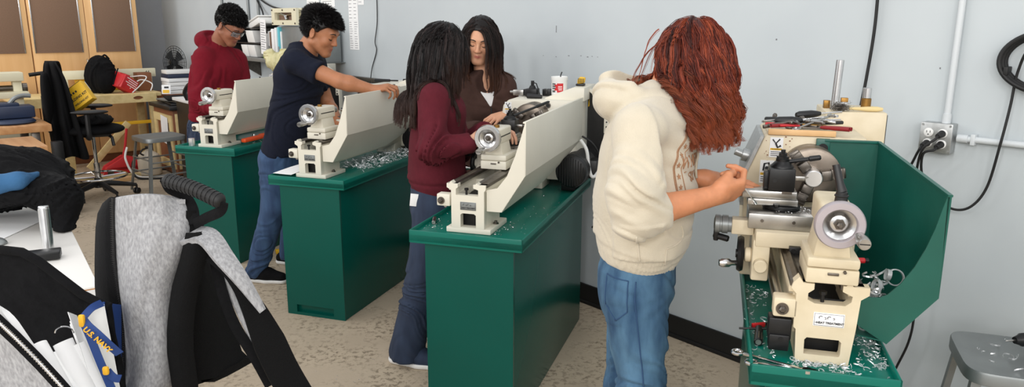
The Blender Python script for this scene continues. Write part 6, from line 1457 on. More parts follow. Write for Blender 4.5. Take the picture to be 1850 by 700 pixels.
# desk with keyboard, papers and trays
dk = rthing('desk', 2.7, .34, 0, 'black desk with a white top behind the person in the red hoodie', 'desk'); T = RT(dk)
m = MB(); m.box((2.18, .03, .815), (3.3, .64, .845), .003, T=T); m.build('desk_top', 'white_plastic', dk); m = MB(); m.box((2.2, .05, 0), (3.28, .61, .815), .003, T=T); m.build('desk_base', 'black_plastic', dk)
kb = rthing('keyboard', 2.75, .45, .8465, 'black keyboard on the white desk top', 'keyboard'); T = RT(kb); m = MB(); m.box((2.58, .36, .8465), (2.98, .52, .862), .003, T=T); m.build('key_base', 'black_plastic', kb)
m = MB()
for i in range(14):
    for j in range(5): m.box((2.592 + i*.0272, .37 + j*.0285, .862), (2.614 + i*.0272, .392 + j*.0285, .867), .001, T=T, seg=1)
m.build('keys', 'black_metal', kb)
for k in range(6):
    mt = ['white_plastic', 'paper', 'white_plastic', 'paper', 'blue_machine', 'white_plastic'][k]
    rbox('paper_tray', (1.10 + .01*k, .10 + .008*(k % 3), .7995 + .044*k), (1.38 - .008*(k % 2), .42, .7995 + .044*k + (.038 if k % 2 == 0 else .04)), mt, ['lowest white tray of the stack in the far corner', 'second tray from the bottom of the corner stack, full of paper', 'third white tray up in the corner stack', 'fourth tray up in the corner stack, full of paper', 'blue folder near the top of the corner stack of trays', 'topmost white tray of the corner stack'][k], 'paper tray', .003, .05*((k*7) % 3 - 1), 'trays stacked in the corner')
m = MB(); m.tube([room(*p) for p in spline([(2.62, .63, .86), (2.66, .66, .93), (2.76, .64, 1.01), (2.9, .60, 1.04)], 8)], .022, 10); m.cyl(room(2.62, .62, .8465), room(2.62, .62, .88), .03); tag(m.build('desk_lamp_arm', 'black_plastic'), 'black curved lamp arm rising from the edge of the white desk', 'lamp')
fan = rthing('desk_fan', .90, .16, .80, 'dark mesh desk fan in the corner against the grey wall', 'fan'); T = RT(fan)
fc_ = V((.90, .19, 1.12)); m = MB()
for r_ in np.linspace(.03, .16, 7): m.tube([T @ (fc_ + V((.25*r_*math.cos(a)*0 + .02, r_*.8*math.cos(a), r_*1.2*math.sin(a)))) for a in [2*PI*q/36 for q in range(36)]], .003, 6, closed=True)
for q in range(24): a = 2*PI*q/24; m.tube([T @ (fc_ + V((.02, .02*math.cos(a), .03*math.sin(a)))), T @ (fc_ + V((.02, .128*math.cos(a), .192*math.sin(a))))], .002, 5)
m.build('grille', 'black_metal', fan)
m = MB(); m.lathe([(0, 0), (.045, 0), (.05, .03), (.04, .06), (0, .06)], T @ (fc_ + V((-.05, 0, 0))), T.to_3x3() @ V((1, 0, 0)), 20); m.cyl(T @ V((.90, .16, .80)), T @ V((.90, .16, 1.09)), .018); m.cyl(T @ V((.90, .16, .80)), T @ V((.90, .16, .82)), .09); m.build('stand', 'black_plastic', fan)
for q in range(4):
    m = MB(); a = q*PI/2 + .4; m.sheet([[T @ (fc_ + V((.005 + .015*s, r_*math.cos(a + s*.9)*.8, r_*math.sin(a + s*.9)*1.15))) for s in (0, .5, 1)] for r_ in (.03, .08, .13)], .002); m.build('blade', 'black_plastic', fan)
# shelf on the grey wall with its contents
sh = rthing('wall_shelf', 3.5, .18, 1.27, 'grey metal shelf on the wall behind the person in the red hoodie', 'shelf'); T = RT(sh)
m = MB(); m.box((2.6, .003, 1.258), (4.28, .35, 1.272), .002, T=T); m.box((2.6, .34, 1.25), (4.28, .352, 1.285), .002, T=T); m.build('shelf_board', 'grey_metal', sh)
for a in (2.9, 3.7):
    m = MB(); m.prism([(.004, 1.257), (.3, 1.257), (.004, 1.07)], a, a + .02, 'yz', T=T); m.build('bracket', 'dark_steel', sh)
og = rthing('shelf_organizer', 3.4, .2, 1.2735, 'black two level organizer rack on the wall shelf holding clear bins', 'rack'); T = RT(og)
m = MB()
for z in (1.2735, 1.40, 1.53): m.box((3.0, .04, z), (3.80, .32, z + .008), .002, T=T)
for a in (3.0, 3.79): m.box((a, .04, 1.2735), (a + .01, .32, 1.538), .002, T=T)
m.box((3.0, .035, 1.2735), (3.8, .042, 1.538), .001, T=T); m.build('rack', 'black_plastic', og)
for (a, z, w, lb) in ((3.30, 1.284, .13, 'clear plastic bin on the lower level of the organizer, left'), (3.45, 1.284, .15, 'clear plastic bin on the lower level of the organizer, right'), (3.42, 1.41, .16, 'white plastic bin on the upper level of the organizer')):
    mb = MB(); mb.prism([(.12, z), (.315, z), (.335, z + .105), (.12, z + .105)], a, a + w, 'yz', T=ROOM, bev=.004); tag(mb.build('storage_bin', 'white_plastic'), lb, 'bin', 'bins on the organizer')
wcs = rthing('white_case', 3.5, .2, 1.54, 'white plastic case with a lid tilted on top of the black organizer', 'case'); T = RT(wcs) @ Matrix.Translation((3.62, .22, 1.585)) @ Euler((0, -.16, .15)).to_matrix().to_4x4()
m = MB(); m.box((-.17, -.11, -.035), (.17, .11, .02), .012, T=T); m.build('case_body', 'white_plastic', wcs); m = MB(); m.box((-.175, -.115, .022), (.175, .115, .036), .008, T=T); m.build('case_lid', 'white_plastic', wcs)
m = MB(); Q = ROOM @ Matrix.Translation((3.72, .27, 1.296)); m.box((-.03, -.03, -.02), (.03, .03, .02), .008, T=Q); m.box((-.015, -.02, .02), (.03, .02, .035), .006, T=Q); tag(m.build('green_box', mm('lime', (150, 184, 66), .6)), 'small lime green box on the wall shelf beside the papers', 'box')
rb_ = random.Random(4)
cols_b = ['paper', 'white_plastic', 'paper', 'panel_brown', 'paper', 'white_plastic', 'paper', mm('teal', (96, 190, 204), .5), 'paper']
names_b = ['grey-white binder standing first at the left of the row on the shelf', 'second binder from the left on the shelf, white', 'third binder from the left on the shelf, thin and white', 'thin brown binder between the white ones on the shelf', 'white binder right of the thin brown one', 'tall white binder in the middle of the shelf row', 'white binder left of the teal one on the shelf', 'teal binder standing on the wall shelf', 'last white binder at the right end of the shelf row']
a = 3.825
for k, cb in enumerate(cols_b):
    w = [.04, .035, .02, .015, .045, .05, .03, .03, .02][k]; h = [.22, .24, .25, .235, .26, .27, .27, .275, .24][k]
    mb = MB(); mb.box((a, .06, 1.2735), (a + w - .002, .33 - .01*(k % 3), 1.2735 + h), .004, T=ROOM); mb.box((a + .2*w, .3295 - .01*(k % 3), 1.30), (a + .8*w, .3312 - .01*(k % 3), 1.34 + .05*(k % 2)), 0, 1, T=ROOM)
    tag(mb.build('binder', [cb, 'ink_grey']), names_b[k], 'binder', 'binders on the wall shelf'); a += w
m = MB(); Q = ROOM @ Matrix.Translation((3.83, .345, 1.43)) @ Matrix.Rotation(.06, 4, 'Y'); m.box((-.05, 0, -.11), (.06, .003, .18), 0, T=Q)
for k in range(12): m.box((-.04, .003, .15 - k*.02), (.03 + .015*(k % 3), .0036, .155 - k*.02), 0, 1, T=Q)
tag(m.build('hanging_sheet', ['paper', 'ink_grey'], None, 0), 'printed white sheet hanging in front of the binders', 'paper')
mc = rthing('label_machine', 4.2, .2, 1.56, 'cream metal machine with a dark window on top of the shelf binders', 'machine'); T = RT(mc)
m = MB(); m.prism([(3.98, 1.565), (4.44, 1.565), (4.44, 1.70), (3.98, 1.70)], .30, .325, 'xz', T=T, holes=[[(4.04, 1.605), (4.36, 1.605), (4.36, 1.665), (4.04, 1.665)]]); m.box((3.98, .06, 1.565), (4.44, .28, 1.70), .004, T=T)
for a_, z in ((4.0, 1.58), (4.2, 1.58), (4.42, 1.58), (4.0, 1.685), (4.2, 1.685), (4.42, 1.685)): m.cyl(T @ V((a_, .325, z)), T @ V((a_, .331, z)), .007, n=8, mi=1)
m.build('housing', ['cream_machine', 'dark_steel'], mc)
m = MB(); m.box((4.04, .281, 1.605), (4.36, .285, 1.665), 0, T=T); m.build('window', 'panel_brown', mc)
m = MB(); m.tube([T @ V(p) for p in [(4.08, .3, 1.655), (4.2, .3, 1.64), (4.33, .3, 1.655)]], .008, 8); m.tube([T @ V(p) for p in [(4.2, .3, 1.64), (4.22, .3, 1.61)]], .014, 8); m.build('lever', 'chrome', mc)
rbox('file_box', (4.1, .03, 1.2735), (4.60, .30, 1.555), 'grey_metal', 'grey metal file box on the shelf beside the head of the person in navy', 'file box', .004)
m = MB(); m.box((4.285, .003, 1.2695), (4.62, .31, 1.273), .003, T=ROOM); tag(m.build('shelf_extension', 'grey_metal'), 'grey metal ledge under the file box', 'shelf')
# under the shelf, on and behind the leftmost lathe
c = arr(tow(1, -.18, 1.12, .50)); f = U(ell(c, (.10, .08, .075)), ell(c + (-.07, .05, .05), (.06, .06, .06)), ell(c + (.05, 0, .06), (.05, .05, .05)), k=.03); f = inter(f, below((0, 0, LATHE[1][3] + .432), (0, 0, -1)), .004)
tag(sdf_obj('plastic_bag', add(f, folds(.014, (.4, .3, 1), 14, 7, .06, 5.)), c - .2, c + .2, .007, mm('bag', (222, 214, 164), .35), pad=.02), 'crumpled pale yellow plastic bag on the headstock of the leftmost lathe', 'bag')
for k, (u0, u1, z0, z1, mt, lb) in enumerate([(3.52, 3.72, .99, 1.13, 'wood_brown', 'dark brown box under the wall shelf, left'), (3.74, 3.92, .99, 1.10, 'wood_brown', 'dark brown box under the wall shelf, right')]): rbox('dark_box', (u0, .04, z0), (u1, .16, z1), mt, lb, 'box', .006)
rbox('wall_ledge', (3.3, .003, .955), (4.1, .18, .9885), 'dark_steel', 'narrow dark ledge on the wall under the shelf', 'ledge', .003)
# conduits and leads at the top of that wall
for k, (a_, lb) in enumerate(((2.06, 'thin grey conduit on the wall left of the red hoodie head'), (2.74, 'thin grey conduit on the wall just right of the red hoodie head'), (2.98, 'thin grey conduit on the wall farther right of the red hoodie head'))):
    m = MB(); m.cyl(room(a_, .014, 1.4), room(a_, .014, 3.3), .012, n=12); tag(m.build('conduit', 'grey_metal'), lb, 'pipe')
for k, (p, lb) in enumerate([([(2.9, .02, 1.86), (3.02, .02, 1.76), (3.14, .04, 1.68), (3.3, .10, 1.60)], 'black cable running down behind the white case'), ([(2.95, .02, 1.84), (3.2, .03, 1.76), (3.5, .05, 1.71), (3.9, .05, 1.69)], 'black cable sagging towards the cream machine')]):
    m = MB(); m.tube([room(*q) for q in spline(p, 8)], .008, 8); tag(m.build('wall_cable', 'black_rubber'), lb, 'cable')

# ---- office chair with a jacket over its back
cx, cy = -3.80, 6.70
ch_ = thing('office_chair', (cx, cy, 0), math.radians(24), 'black drafting chair with a chrome foot ring and a jacket over its back', 'chair')
m = MB()
for k in range(5):
    a = k*2*PI/5 + .22; e = V((.31*math.cos(a), .31*math.sin(a), .085)); m.tube([V((0, 0, .145)), e*.5 + V((0, 0, .075)), e], [.03, .024, .016], 8)
m.cyl((0, 0, .10), (0, 0, .19), .04, .032); m.build('star_base', 'black_plastic', ch_)
for k in range(5):
    a = k*2*PI/5 + .22; p = V((.31*math.cos(a), .31*math.sin(a), 0)); t_ = V((-math.sin(a + .6), math.cos(a + .6), 0)); m = MB()
    for s in (-1, 1): q = p + t_*.016*s; m.cyl(q - t_*.009 + V((0, 0, .029)), q + t_*.009 + V((0, 0, .029)), .0285, bev=.005, n=24)
    m.cyl(p + V((0, 0, .03)), p + V((0, 0, .09)), .009); m.build('caster', 'black_plastic', ch_)
m = MB(); m.cyl((0, 0, .18), (0, 0, .33), .026, n=20); m.cyl((0, 0, .33), (0, 0, .58), .016, n=20); m.build('gas_column', 'chrome', ch_)
m = MB(); m.tube([(.24*math.cos(a), .24*math.sin(a), .205) for a in [2*PI*q/56 for q in range(56)]], .010, 10, closed=True)
for k in range(4): a = k*PI/2 + .3; m.tube([(.03*math.cos(a), .03*math.sin(a), .195), (.24*math.cos(a), .24*math.sin(a), .205)], .008, 8)
m.build('foot_ring', 'chrome', ch_)
def loc_sdf(name, f, lo, hi, vox, m, parent): o = sdf_obj(name, f, lo, hi, vox, m, None, pad=.02); o.parent = parent; return o
sf = ell(arr((0, 0, .635)), arr((.265, .25, .06))); sf = inter(sf, below((0, 0, .60), (0, 0, -1)), .02)
loc_sdf('seat', sf, arr((-.3, -.3, .55)), arr((.3, .3, .72)), .010, 'black_cloth', ch_)
m = MB(); m.box((-.13, -.1, .575), (.15, .1, .605), .01); m.tube([(.12, -.05, .59), (.16, -.12, .57), (.17, -.15, .50)], .014, 8); m.build('seat_mechanism', 'black_plastic', ch_)
bf = inter(ell(arr((-.30, 0, .95)), arr((.05, .23, .29))), below((-.30, 0, 1.16), (0, 0, 1)), .03); loc_sdf('backrest', bf, arr((-.4, -.26, .64)), arr((-.2, .26, 1.2)), .010, 'black_cloth', ch_)
m = MB(); m.tube(spline([(-.10, 0, .59), (-.28, 0, .60), (-.345, 0, .70), (-.345, 0, .95)], 6), .018, 8); m.build('back_bar', 'black_plastic', ch_)
for s in (-1, 1):
    m = MB(); m.tube(spline([(-.02, s*.20, .59), (-.0, s*.275, .60), (.0, s*.28, .70), (.0, s*.275, .80)], 6), [.022]*19, 8); m.build('arm_post', 'black_plastic', ch_)
    af = ell(arr((.02, s*.275, .82)), arr((.15, .05, .022))); loc_sdf('armrest', af, arr((-.2, s*.275 - .1, .75)), arr((.22, s*.275 + .1, .88)), .007, 'black_plastic', ch_)
# the jacket hanging over the back: front drape, shoulder fold and rear drape of one cloth
LT = [(118, 78), (140, 76), (175, 78), (215, 83), (250, 90), (292, 98)]; RT_ = [(122, 100), (140, 113), (170, 124), (215, 138), (250, 148), (292, 162)]
def tab(tb, v):
    for (v0, x0), (v1, x1) in zip(tb, tb[1:]):
        if v <= v1: return x0 + (x1 - x0)*max(0, (v - v0)/(v1 - v0))
    return tb[-1][1]
rows = []
for v in [118, 122, 130, 145, 165, 185, 205, 225, 245, 265, 280, 292]:
    t = (v - 118)/174; row = []
    for s_ in np.linspace(0, 1, 25):
        Y = 6.50 - .02*t + (.012 + .05*t)*math.sin(17*s_ + 2.2*t + .8*math.sin(5*s_)) + .02*math.sin(31*s_ + 3*t)*t + (.07 if v == 118 else .02 if v == 122 else 0)
        row.append(at(tab(LT, v) + (tab(RT_, v) - tab(LT, v))*s_, v + (3*math.sin(9*s_) if v > 280 else 0), Y))
    rows.append(row)
m = MB(); m.sheet(rows, .016)
rows = [[at(78 + 24*s_ + dx*s_, v, 6.57 + .30*t) for s_ in np.linspace(0, 1, 9)] for v, t, dx in ((118, 0, 0), (117, .4, 2), (119, .8, 6), (150, 1.0, 12), (200, 1.0, 16))]
m.sheet(rows, .016)
jo = m.build('jacket', 'black_cloth', None, 60); jo.modifiers.new('soft', 'SUBSURF').render_levels = 2
tag(jo, 'black jacket draped over the back of the office chair', 'jacket')
# yellow welding kit carton on the seat
wk = thing('carton', (cx + .02, cy + .1, .70), math.radians(-30), 'yellow carton with black lettering tilted on the seat of the office chair', 'box')
ctr = at(136, 180, 6.62) - V(wk.location); ctr.rotate(Euler((0, 0, math.radians(30))))
Q = Matrix.Translation(ctr) @ Matrix.Rotation(math.radians(30), 4, 'Z') @ Euler((-.25, -.62, .15)).to_matrix().to_4x4() @ Matrix.Scale(.88, 4)
m = MB(); m.box((-.125, 0, -.11), (.125, .09, .11), .002, T=Q); m.build('carton_body', 'yellow', wk)
m = MB(); 
for k, tx in enumerate(('WELDING KIT',)): add_text(m, tx, .036, Q @ frame((.005, -.0006, -.02), (1, 0, 0), (0, 0, 1)), bold=.0012)
for x in range(5): m.box((-.10 + x*.03, -.0012, .03), (-.082 + x*.03, 0, .05), 0, T=Q)
m.box((-.11, -.0012, .072), (-.04, 0, .10), 0, 1, T=Q); m.box((-.125, -.0012, .104), (.125, 0, .108), 0, T=Q); add_text(m, 'WELDING KIT', .026, Q @ frame((.02, -.0006, -.075), (1, 0, 0), (0, 0, 1)), bold=.0008)
m.build('printing', ['ink', 'paper'], wk)
m = MB(); m.box((-.125, .09, -.0), (.125, .098, .11), .001, T=Q); m.build('carton_flap', 'paper', wk)
c = arr((cx + .03, cy - .02, .725)); f = U(ell(c, (.17, .16, .045)), ell(c + (.1, -.06, .01), (.11, .09, .05)), k=.04)
tag(sdf_obj('folded_coat', inter(add(f, folds(.012, (.5, .3, .2), 12, 5, .05, 4.)), below((0, 0, .697), (0, 0, -1)), .006), c - .27, c + .27, .009, 'black_cloth', pad=.02), 'black folded coat lying on the seat of the office chair', 'coat')
# stool by the leftmost lathe
st2 = thing('metal_stool', room(2.60, .92, 0), ROOM_RZ + .1, 'grey metal stool standing left of the leftmost lathe stand', 'stool'); stool(st2, .53, .20)
# odds and ends on the floor over there
jg = rthing('jug', 1.62, .86, 0, 'large translucent plastic jug on the floor beside the grey stool', 'jug'); T = RT(jg)
m = MB(); m.lathe([(0, .001), (.10, .001), (.115, .015), (.115, .17), (.10, .215), (.05, .25), (.028, .262), (.028, .28), (0, .28)], T @ V((1.75, .80, 0)), n=32); m.build('jug_body', mm('jug_plastic', (196, 186, 168), .35), jg)
m = MB(); m.cyl(T @ V((1.75, .80, .28)), T @ V((1.75, .80, .305)), .03, bev=.003); m.tube([T @ V(p) for p in spline([(1.80, .86, .22), (1.83, .9, .25), (1.80, .87, .28), (1.76, .82, .285)], 6)], .009, 8); m.build('jug_handle', 'black_plastic', jg)
for k, (p, lb) in enumerate([([(2.3, 1.9, .012), (2.0, 1.55, .012), (1.7, 1.2, .012), (1.55, .9, .012), (1.6, .6, .012)], 'black hose lying across the floor behind the office chair'), ([(1.9, .95, .25), (1.88, 1.0, .15), (1.95, .98, .02), (2.1, .75, .012)], 'black hose hanging around the plastic jug'), ([(1.66, .98, .30), (1.72, 1.02, .18), (1.82, .95, .012), (2.0, .7, .012)], 'pale hose curling beside the plastic jug')]):
    m = MB(); m.tube([room(*q) for q in spline(p, 10)], .011, 8); tag(m.build('hose', 'black_rubber' if k < 2 else 'white_plastic'), lb, 'hose')
rj = rthing('floor_jack', 1.5, 1.0, 0, 'red floor jack on the floor behind the office chair', 'jack'); T = RT(rj)
m = MB(); m.prism([(.78, .02), (1.22, .02), (1.18, .10), (1.0, .20), (.86, .16), (.78, .08)], 1.46, 1.48, 'yz', T=T, bev=.003); m.prism([(.78, .02), (1.22, .02), (1.18, .10), (1.0, .20), (.86, .16), (.78, .08)], 1.58, 1.60, 'yz', T=T, bev=.003); m.box((1.46, .8, .05), (1.6, 1.18, .09), .004, T=T); m.build('jack_frame', 'red', rj)
for b_ in (.84, 1.15):
    m = MB(); m.cyl(T @ V((1.44, b_, .032)), T @ V((1.62, b_, .032)), .0315, n=20); m.build('wheel', 'dark_steel', rj)
m = MB(); m.tube([T @ V(p) for p in [(1.53, 1.0, .16), (1.53, .96, .32), (1.52, .93, .48)]], .013, 8); m.build('jack_handle', 'red', rj)
m = MB(); Q = ROOM @ Matrix.Translation((1.46, 1.08, .29)) @ Euler((.75, 0, 0)).to_matrix().to_4x4(); m.box((-.06, -.02, -.31), (-.035, .05, .31), .002, T=Q); tag(m.build('plank', 'wood_pale'), 'short pale plank leaning by the red floor jack', 'plank')
rbox('floor_timber', (1.72, .9, .001), (1.78, 2.1, .04), 'wood_pale', 'long pale timber lying on the floor before the cabinets', 'timber', .003, .02)
rbox('wood_block', (1.88, 1.02, .001), (1.96, 1.25, .042), 'wood', 'short wooden block lying on the floor left of the jug', 'wood block', .003, .1)
# ---- machines and benches at the left edge
t1 = rthing('wooden_bench', 2.5, 2.6, 0, 'wooden top bench at the left edge holding the blue machine', 'bench'); T = RT(t1)
m = MB(); m.box((2.15, 1.84, .69), (2.92, 3.6, .75), .005, T=T); m.build('bench_top', 'wood_top', t1)
for a_ in (2.25, 2.82):
    for b_ in (1.95, 3.4): m = MB(); m.box((a_ - .03, b_ - .03, 0), (a_ + .03, b_ + .03, .69), .003, T=T); m.build('leg', 'dark_steel', t1)
m = MB(); m.box((2.25, 1.95, .2), (2.82, 3.4, .24), .003, T=T); m.build('shelf', 'dark_steel', t1)
t2 = rthing('wooden_bench', 3.75, 2.8, 0, 'nearer wooden bench end at the left edge, above the jacket pile', 'bench'); T = RT(t2)
m = MB(); m.box((3.42, 2.06, .67), (4.02, 3.7, .73), .008, T=T); m.build('bench_top', 'wood_top', t2)
for a_ in (3.5, 3.94):
    for b_ in (2.2, 3.5): m = MB(); m.box((a_ - .03, b_ - .03, 0), (a_ + .03, b_ + .03, .67), .003, T=T); m.build('leg', 'black_metal', t2)
bm_ = rthing('blue_machine', 2.55, 2.15, .751, 'dark blue tabletop machine on the wooden bench at the left', 'machine'); T = RT(bm_)
m = MB(); m.box((2.42, 1.90, .785), (2.64, 2.30, .885), .012, T=T); m.box((2.40, 2.0, .88), (2.58, 2.24, .91), .008, T=T); m.build('housing', 'blue_machine', bm_)
m = MB(); m.lathe([(0, 0), (.16, 0), (.175, .012), (.16, .03), (0, .03)], T @ V((2.66, 2.08, .752)), n=36); m.build('base', 'blue_machine', bm_)
m = MB(); m.tube([T @ V(p) for p in spline([(2.5, 2.06, .90), (2.51, 2.02, .945), (2.51, 1.96, .965), (2.51, 1.90, .96)], 6)], .018, 10); m.build('handle', 'grey_metal', bm_)
m = MB(); m.box((2.72, 2.35, .752), (2.88, 2.75, .772), .004, T=ROOM); m.box((2.74, 2.37, .772), (2.86, 2.73, .774), .001, 1, T=ROOM); tag(m.build('tablet', ['black_plastic', 'black_metal']), 'flat black tablet lying on the wooden bench at the left edge', 'tablet')
for k, (a_, b_, lb) in enumerate(((2.62, 2.40, 'black computer mouse nearest the blue machine'), (2.64, 2.50, 'black computer mouse farther left on the wooden bench'))):
    c = rr_(a_, b_, .752); f = inter(ell(c, (.045, .06, .036)), below(c, (0, 0, -1)), .004); tag(sdf_obj('computer_mouse', f, c - .08, c + .08, .006, 'black_plastic'), lb, 'mouse')
pm = rthing('planer', 1.95, 2.5, 0, 'cream bench machine with rails and rollers at the left edge', 'machine'); T = RT(pm)
m = MB(); m.box((1.75, 2.05, 1.05), (1.95, 3.3, 1.13), .008, T=T); m.build('top_cover', 'cream_machine', pm)
m = MB()
for b_ in (2.1, 2.3): m.box((1.80, b_ - .035, .60), (1.90, b_ + .035, 1.05), .006, T=T)
m.box((1.70, 2.03, .90), (2.0, 3.3, .955), .006, T=T); m.box((1.70, 2.2, .82), (1.98, 3.3, .86), .006, T=T); m.box((1.72, 2.0, .0), (1.98, 3.3, .60), .006, T=T); m.build('frame', 'cream_machine', pm)
m = MB(); m.tube([T @ V(p) for p in [(1.9, 2.0, 1.10), (1.9, 1.84, 1.12), (1.9, 1.80, 1.08), (1.9, 1.82, .70)]], .018, 8); m.build('side_bracket', 'black_metal', pm)
m = MB(); m.cyl(T @ V((1.85, 2.02, .985)), T @ V((1.85, 2.45, .985)), .025); m.cyl(T @ V((1.85, 2.02, .985)), T @ V((1.85, 2.06, .985)), .04); m.build('roller', 'dark_steel', pm)
pm.location += WN*.2
oh = MB(); cc_ = [(2.06 + .03*math.cos(a), 2.42 + .05*math.sin(a), .76 + a*.0065) for a in np.linspace(0, 9*PI, 130)]; oh.tube([room(*p) for p in cc_], .011, 8); tag(oh.build('coiled_hose', 'orange'), 'orange coiled hose hanging on the cream machine at the left edge', 'hose')
gt = rthing('cart_leg', 3.05, 2.0, 0, 'black wheeled cart post standing under the wooden bench by the jacket', 'cart'); T = RT(gt)
m = MB(); m.box((3.0, 1.80, .10), (3.08, 1.88, .62), .006, T=T); m.box((2.96, 1.70, .08), (3.12, 1.92, .12), .006, T=T); m.build('post', 'black_metal', gt); m = MB(); m.cyl(T @ V((3.02, 1.78, .055)), T @ V((3.07, 1.78, .055)), .055, bev=.01, n=28); m.build('caster', 'black_rubber', gt)
# ================================================================ foreground: white tables, jackets, backpack
TROT = Matrix.Translation((6.0, 2.36, 0)) @ Matrix.Rotation(.100, 4, 'Z') @ Matrix.Translation((-6.0, -2.36, 0))
at0 = at
def at(u, v, Y):
    p = at0(u, v, Y)
    if p.z < .755: p.z = .755 + (p.z - .755)*.002
    return p
def table(name, a0, a1, b0, b1, label):
    r = rthing(name, (a0 + a1)/2, (b0 + b1)/2, 0, label, 'table'); T = RT(r) @ TROT
    m = MB(); m.box((a0, b0, .722), (a1, b1, .75), .003, T=T); tp = m.build('tabletop', 'white_table', r)
    m = MB(); m.box((a0 + .001, b0 - .0015, .724), (a1 + .0015, b1, .744), .002, T=T); m.build('edge_band', 'wood_top', tp)
    for a in (a0 + .08, a1 - .08):
        for b_ in (b0 + .25, b1 - .08): m = MB(); m.cyl(T @ V((a, b_, 0)), T @ V((a, b_, .722)), .02); m.build('leg', 'black_metal', r)
    return r
ta = table('work_table', 6.0, 7.50, 2.37, 3.55, 'white topped table with the papers and metal cylinder, left foreground')
tb = table('work_table', 7.53, 8.75, 2.36, 3.45, 'nearest white topped table under the grey backpack')
# black jackets heaped on the far end of the table
def pz(u, v, z): return arr(atz(u, v, z))
c1, c2 = px(-25, 330, 3.15), px(48, 322, 3.28)
s0, s1, s2 = px(78, 318, 3.22), px(110, 362, 3.02), px(122, 440, 2.96)
EA, EB = nrm(arr(WD)), nrm(arr(-WN))
def table_cut(P):
    q = P - arr(room(6.0, 2.36, 0)); a, b_ = q @ EA, q @ EB; return np.minimum(.753 - P[:, 2], np.maximum(b_ - .100*a + .006, -.5))
jf = U(ell(c1, (.28, .22, .135)), ell(c2, (.20, .18, .10)), ell(px(20, 352, 3.0), (.20, .12, .06)), cap(s0, s1, .075, .06), cap(s1, s2, .058, .045), cap(c1 + (-.35, 0, 0), c1, .12), k=.09)
jf2 = inter(add(jf, lambda P: folds(.026, (.6, .3, .6), 15, 3.5, .07, 4.)(P) + folds(.010, (.3, .5, -.6), 26, 5, .05, 14.)(P)), table_cut, .008)
lo, hi = bbox([c1 - (.4, 0, 0), c1, c2, s0, s1, s2], .25)
tag(sdf_obj('jacket', jf2, lo, hi, .0075, 'black_cloth', pad=.04), 'black jacket heaped on the far end of the white table, one sleeve hanging down', 'jacket')
bc = [px(-5, 340, 2.90), px(32, 333, 2.93), px(66, 322, 3.02)]; f = U(cap(bc[0] - (.2, 0, .02), bc[0], .034), cap(bc[0], bc[1], .036, .034), cap(bc[1], bc[2], .034, .014), k=.03)
tag(sdf_obj('blue_shirt', add(f, folds(.014, (.4, .2, .8), 26, 5, .05, 8.)), *bbox(bc + [bc[0] - (.3, 0, 0)], .12), .008, 'blue_cloth', pad=.03), 'blue shirt showing between the heaped black jackets', 'shirt')
f = U(cap(pz(-40, 352, .80), pz(40, 352, .79), .03, .028), cap(pz(40, 352, .79), pz(85, 362, .775), .028, .016), k=.03)
tag(sdf_obj('black_strap', inter(f, below((0, 0, .752), (0, 0, -1)), .004), *bbox([pz(-40, 352, .8), pz(90, 365, .78)], .08), .008, 'black_cloth'), 'black cloth strap lying on the table below the blue shirt', 'strap')
m = MB(); P0, P1, P2, P3 = [V(pz(u, v, .7525)) for u, v in ((-60, 392), (100, 385), (108, 390), (-60, 470))]
m.sheet([[P0.lerp(P1, s).lerp(P3.lerp(P2, s), t) + V((0, 0, .0 + .004*max(0, s - .7)*math.sin(3*t))) for s in np.linspace(0, 1, 7)] for t in (0, .5, 1)], .0012)
tag(m.build('paper_sheet', 'paper'), 'white drawing sheet lying on the white table behind the metal cylinder', 'paper')
c = pz(4, 448, .752); f = inter(ell(c + (-.03, 0, 0), (.05, .035, .028)), below((0, 0, .7525), (0, 0, -1)), .003)
tag(sdf_obj('grey_mouse', f, c - .1, c + .1, .006, 'grey_metal'), 'grey rounded mouse on the white table at the left edge', 'mouse')
c = pz(22, 368, .77); f = ell(c, (.07, .03, .022)); tag(sdf_obj('plastic_wrap', inter(add(f, folds(.02, (.5, .4, .3), 25, 12, .05, 3.)), below((0, 0, .7525), (0, 0, -1)), .003), c - .12, c + .12, .006, 'lens', pad=.02), 'small piece of clear plastic wrap by the jackets', 'plastic wrap')
p = V(pz(88, 455, .753)); top_ = at(78, 378, p.y + .02); d_ = (top_ - p).normalized(); L = (top_ - p).length
m = MB(); m.lathe([(0, 0), (.0185, 0), (.0195, .001), (.0195, L - .012), (.0185, L - .011), (.0185, L - .003), (.0165, L), (0, L)], p, d_, 36); tag(m.build('aluminium_cylinder', 'alu'), 'tall turned aluminium cylinder standing on the white table behind the black block', 'metal cylinder')
q0, q1 = V(pz(45, 478, .753)), V(pz(112, 470, .753)); xd = (q1 - q0); Lx = xd.length; xd.normalize()
m = MB(); T = frame(q0, xd, (-xd.y, xd.x, 0)); m.box((0, -.035, .001), (Lx, .03, .030), .004, T=T); m.box((.004, -.0365, .018), (Lx - .004, -.034, .0195), 0, 1, T=T); tag(m.build('black_block', ['black_metal', 'black_rubber']), 'low black block lying on the white table in front of the cylinder', 'block')

# ---- the open grey backpack
bp_ = thing('backpack', tuple(at(330, 800, 1.62)), 0, 'open grey backpack with black mesh back and papers inside, left foreground', 'backpack')
bp_.location.z = .752
def bchild(o, parent=None):
    o.parent = parent or bp_
    if parent is None: o.matrix_parent_inverse = Matrix.Translation(-bp_.location)
    return o
def lerp(a, b_, t): return a + (b_ - a)*t
def interp(tab, v):
    for (v0, x0), (v1, x1) in zip(tab, tab[1:]):
        if v <= v1: t = max(0, (v - v0)/(v1 - v0)); return lerp(x0, x1, t)
    return tab[-1][1]
YB = 1.62
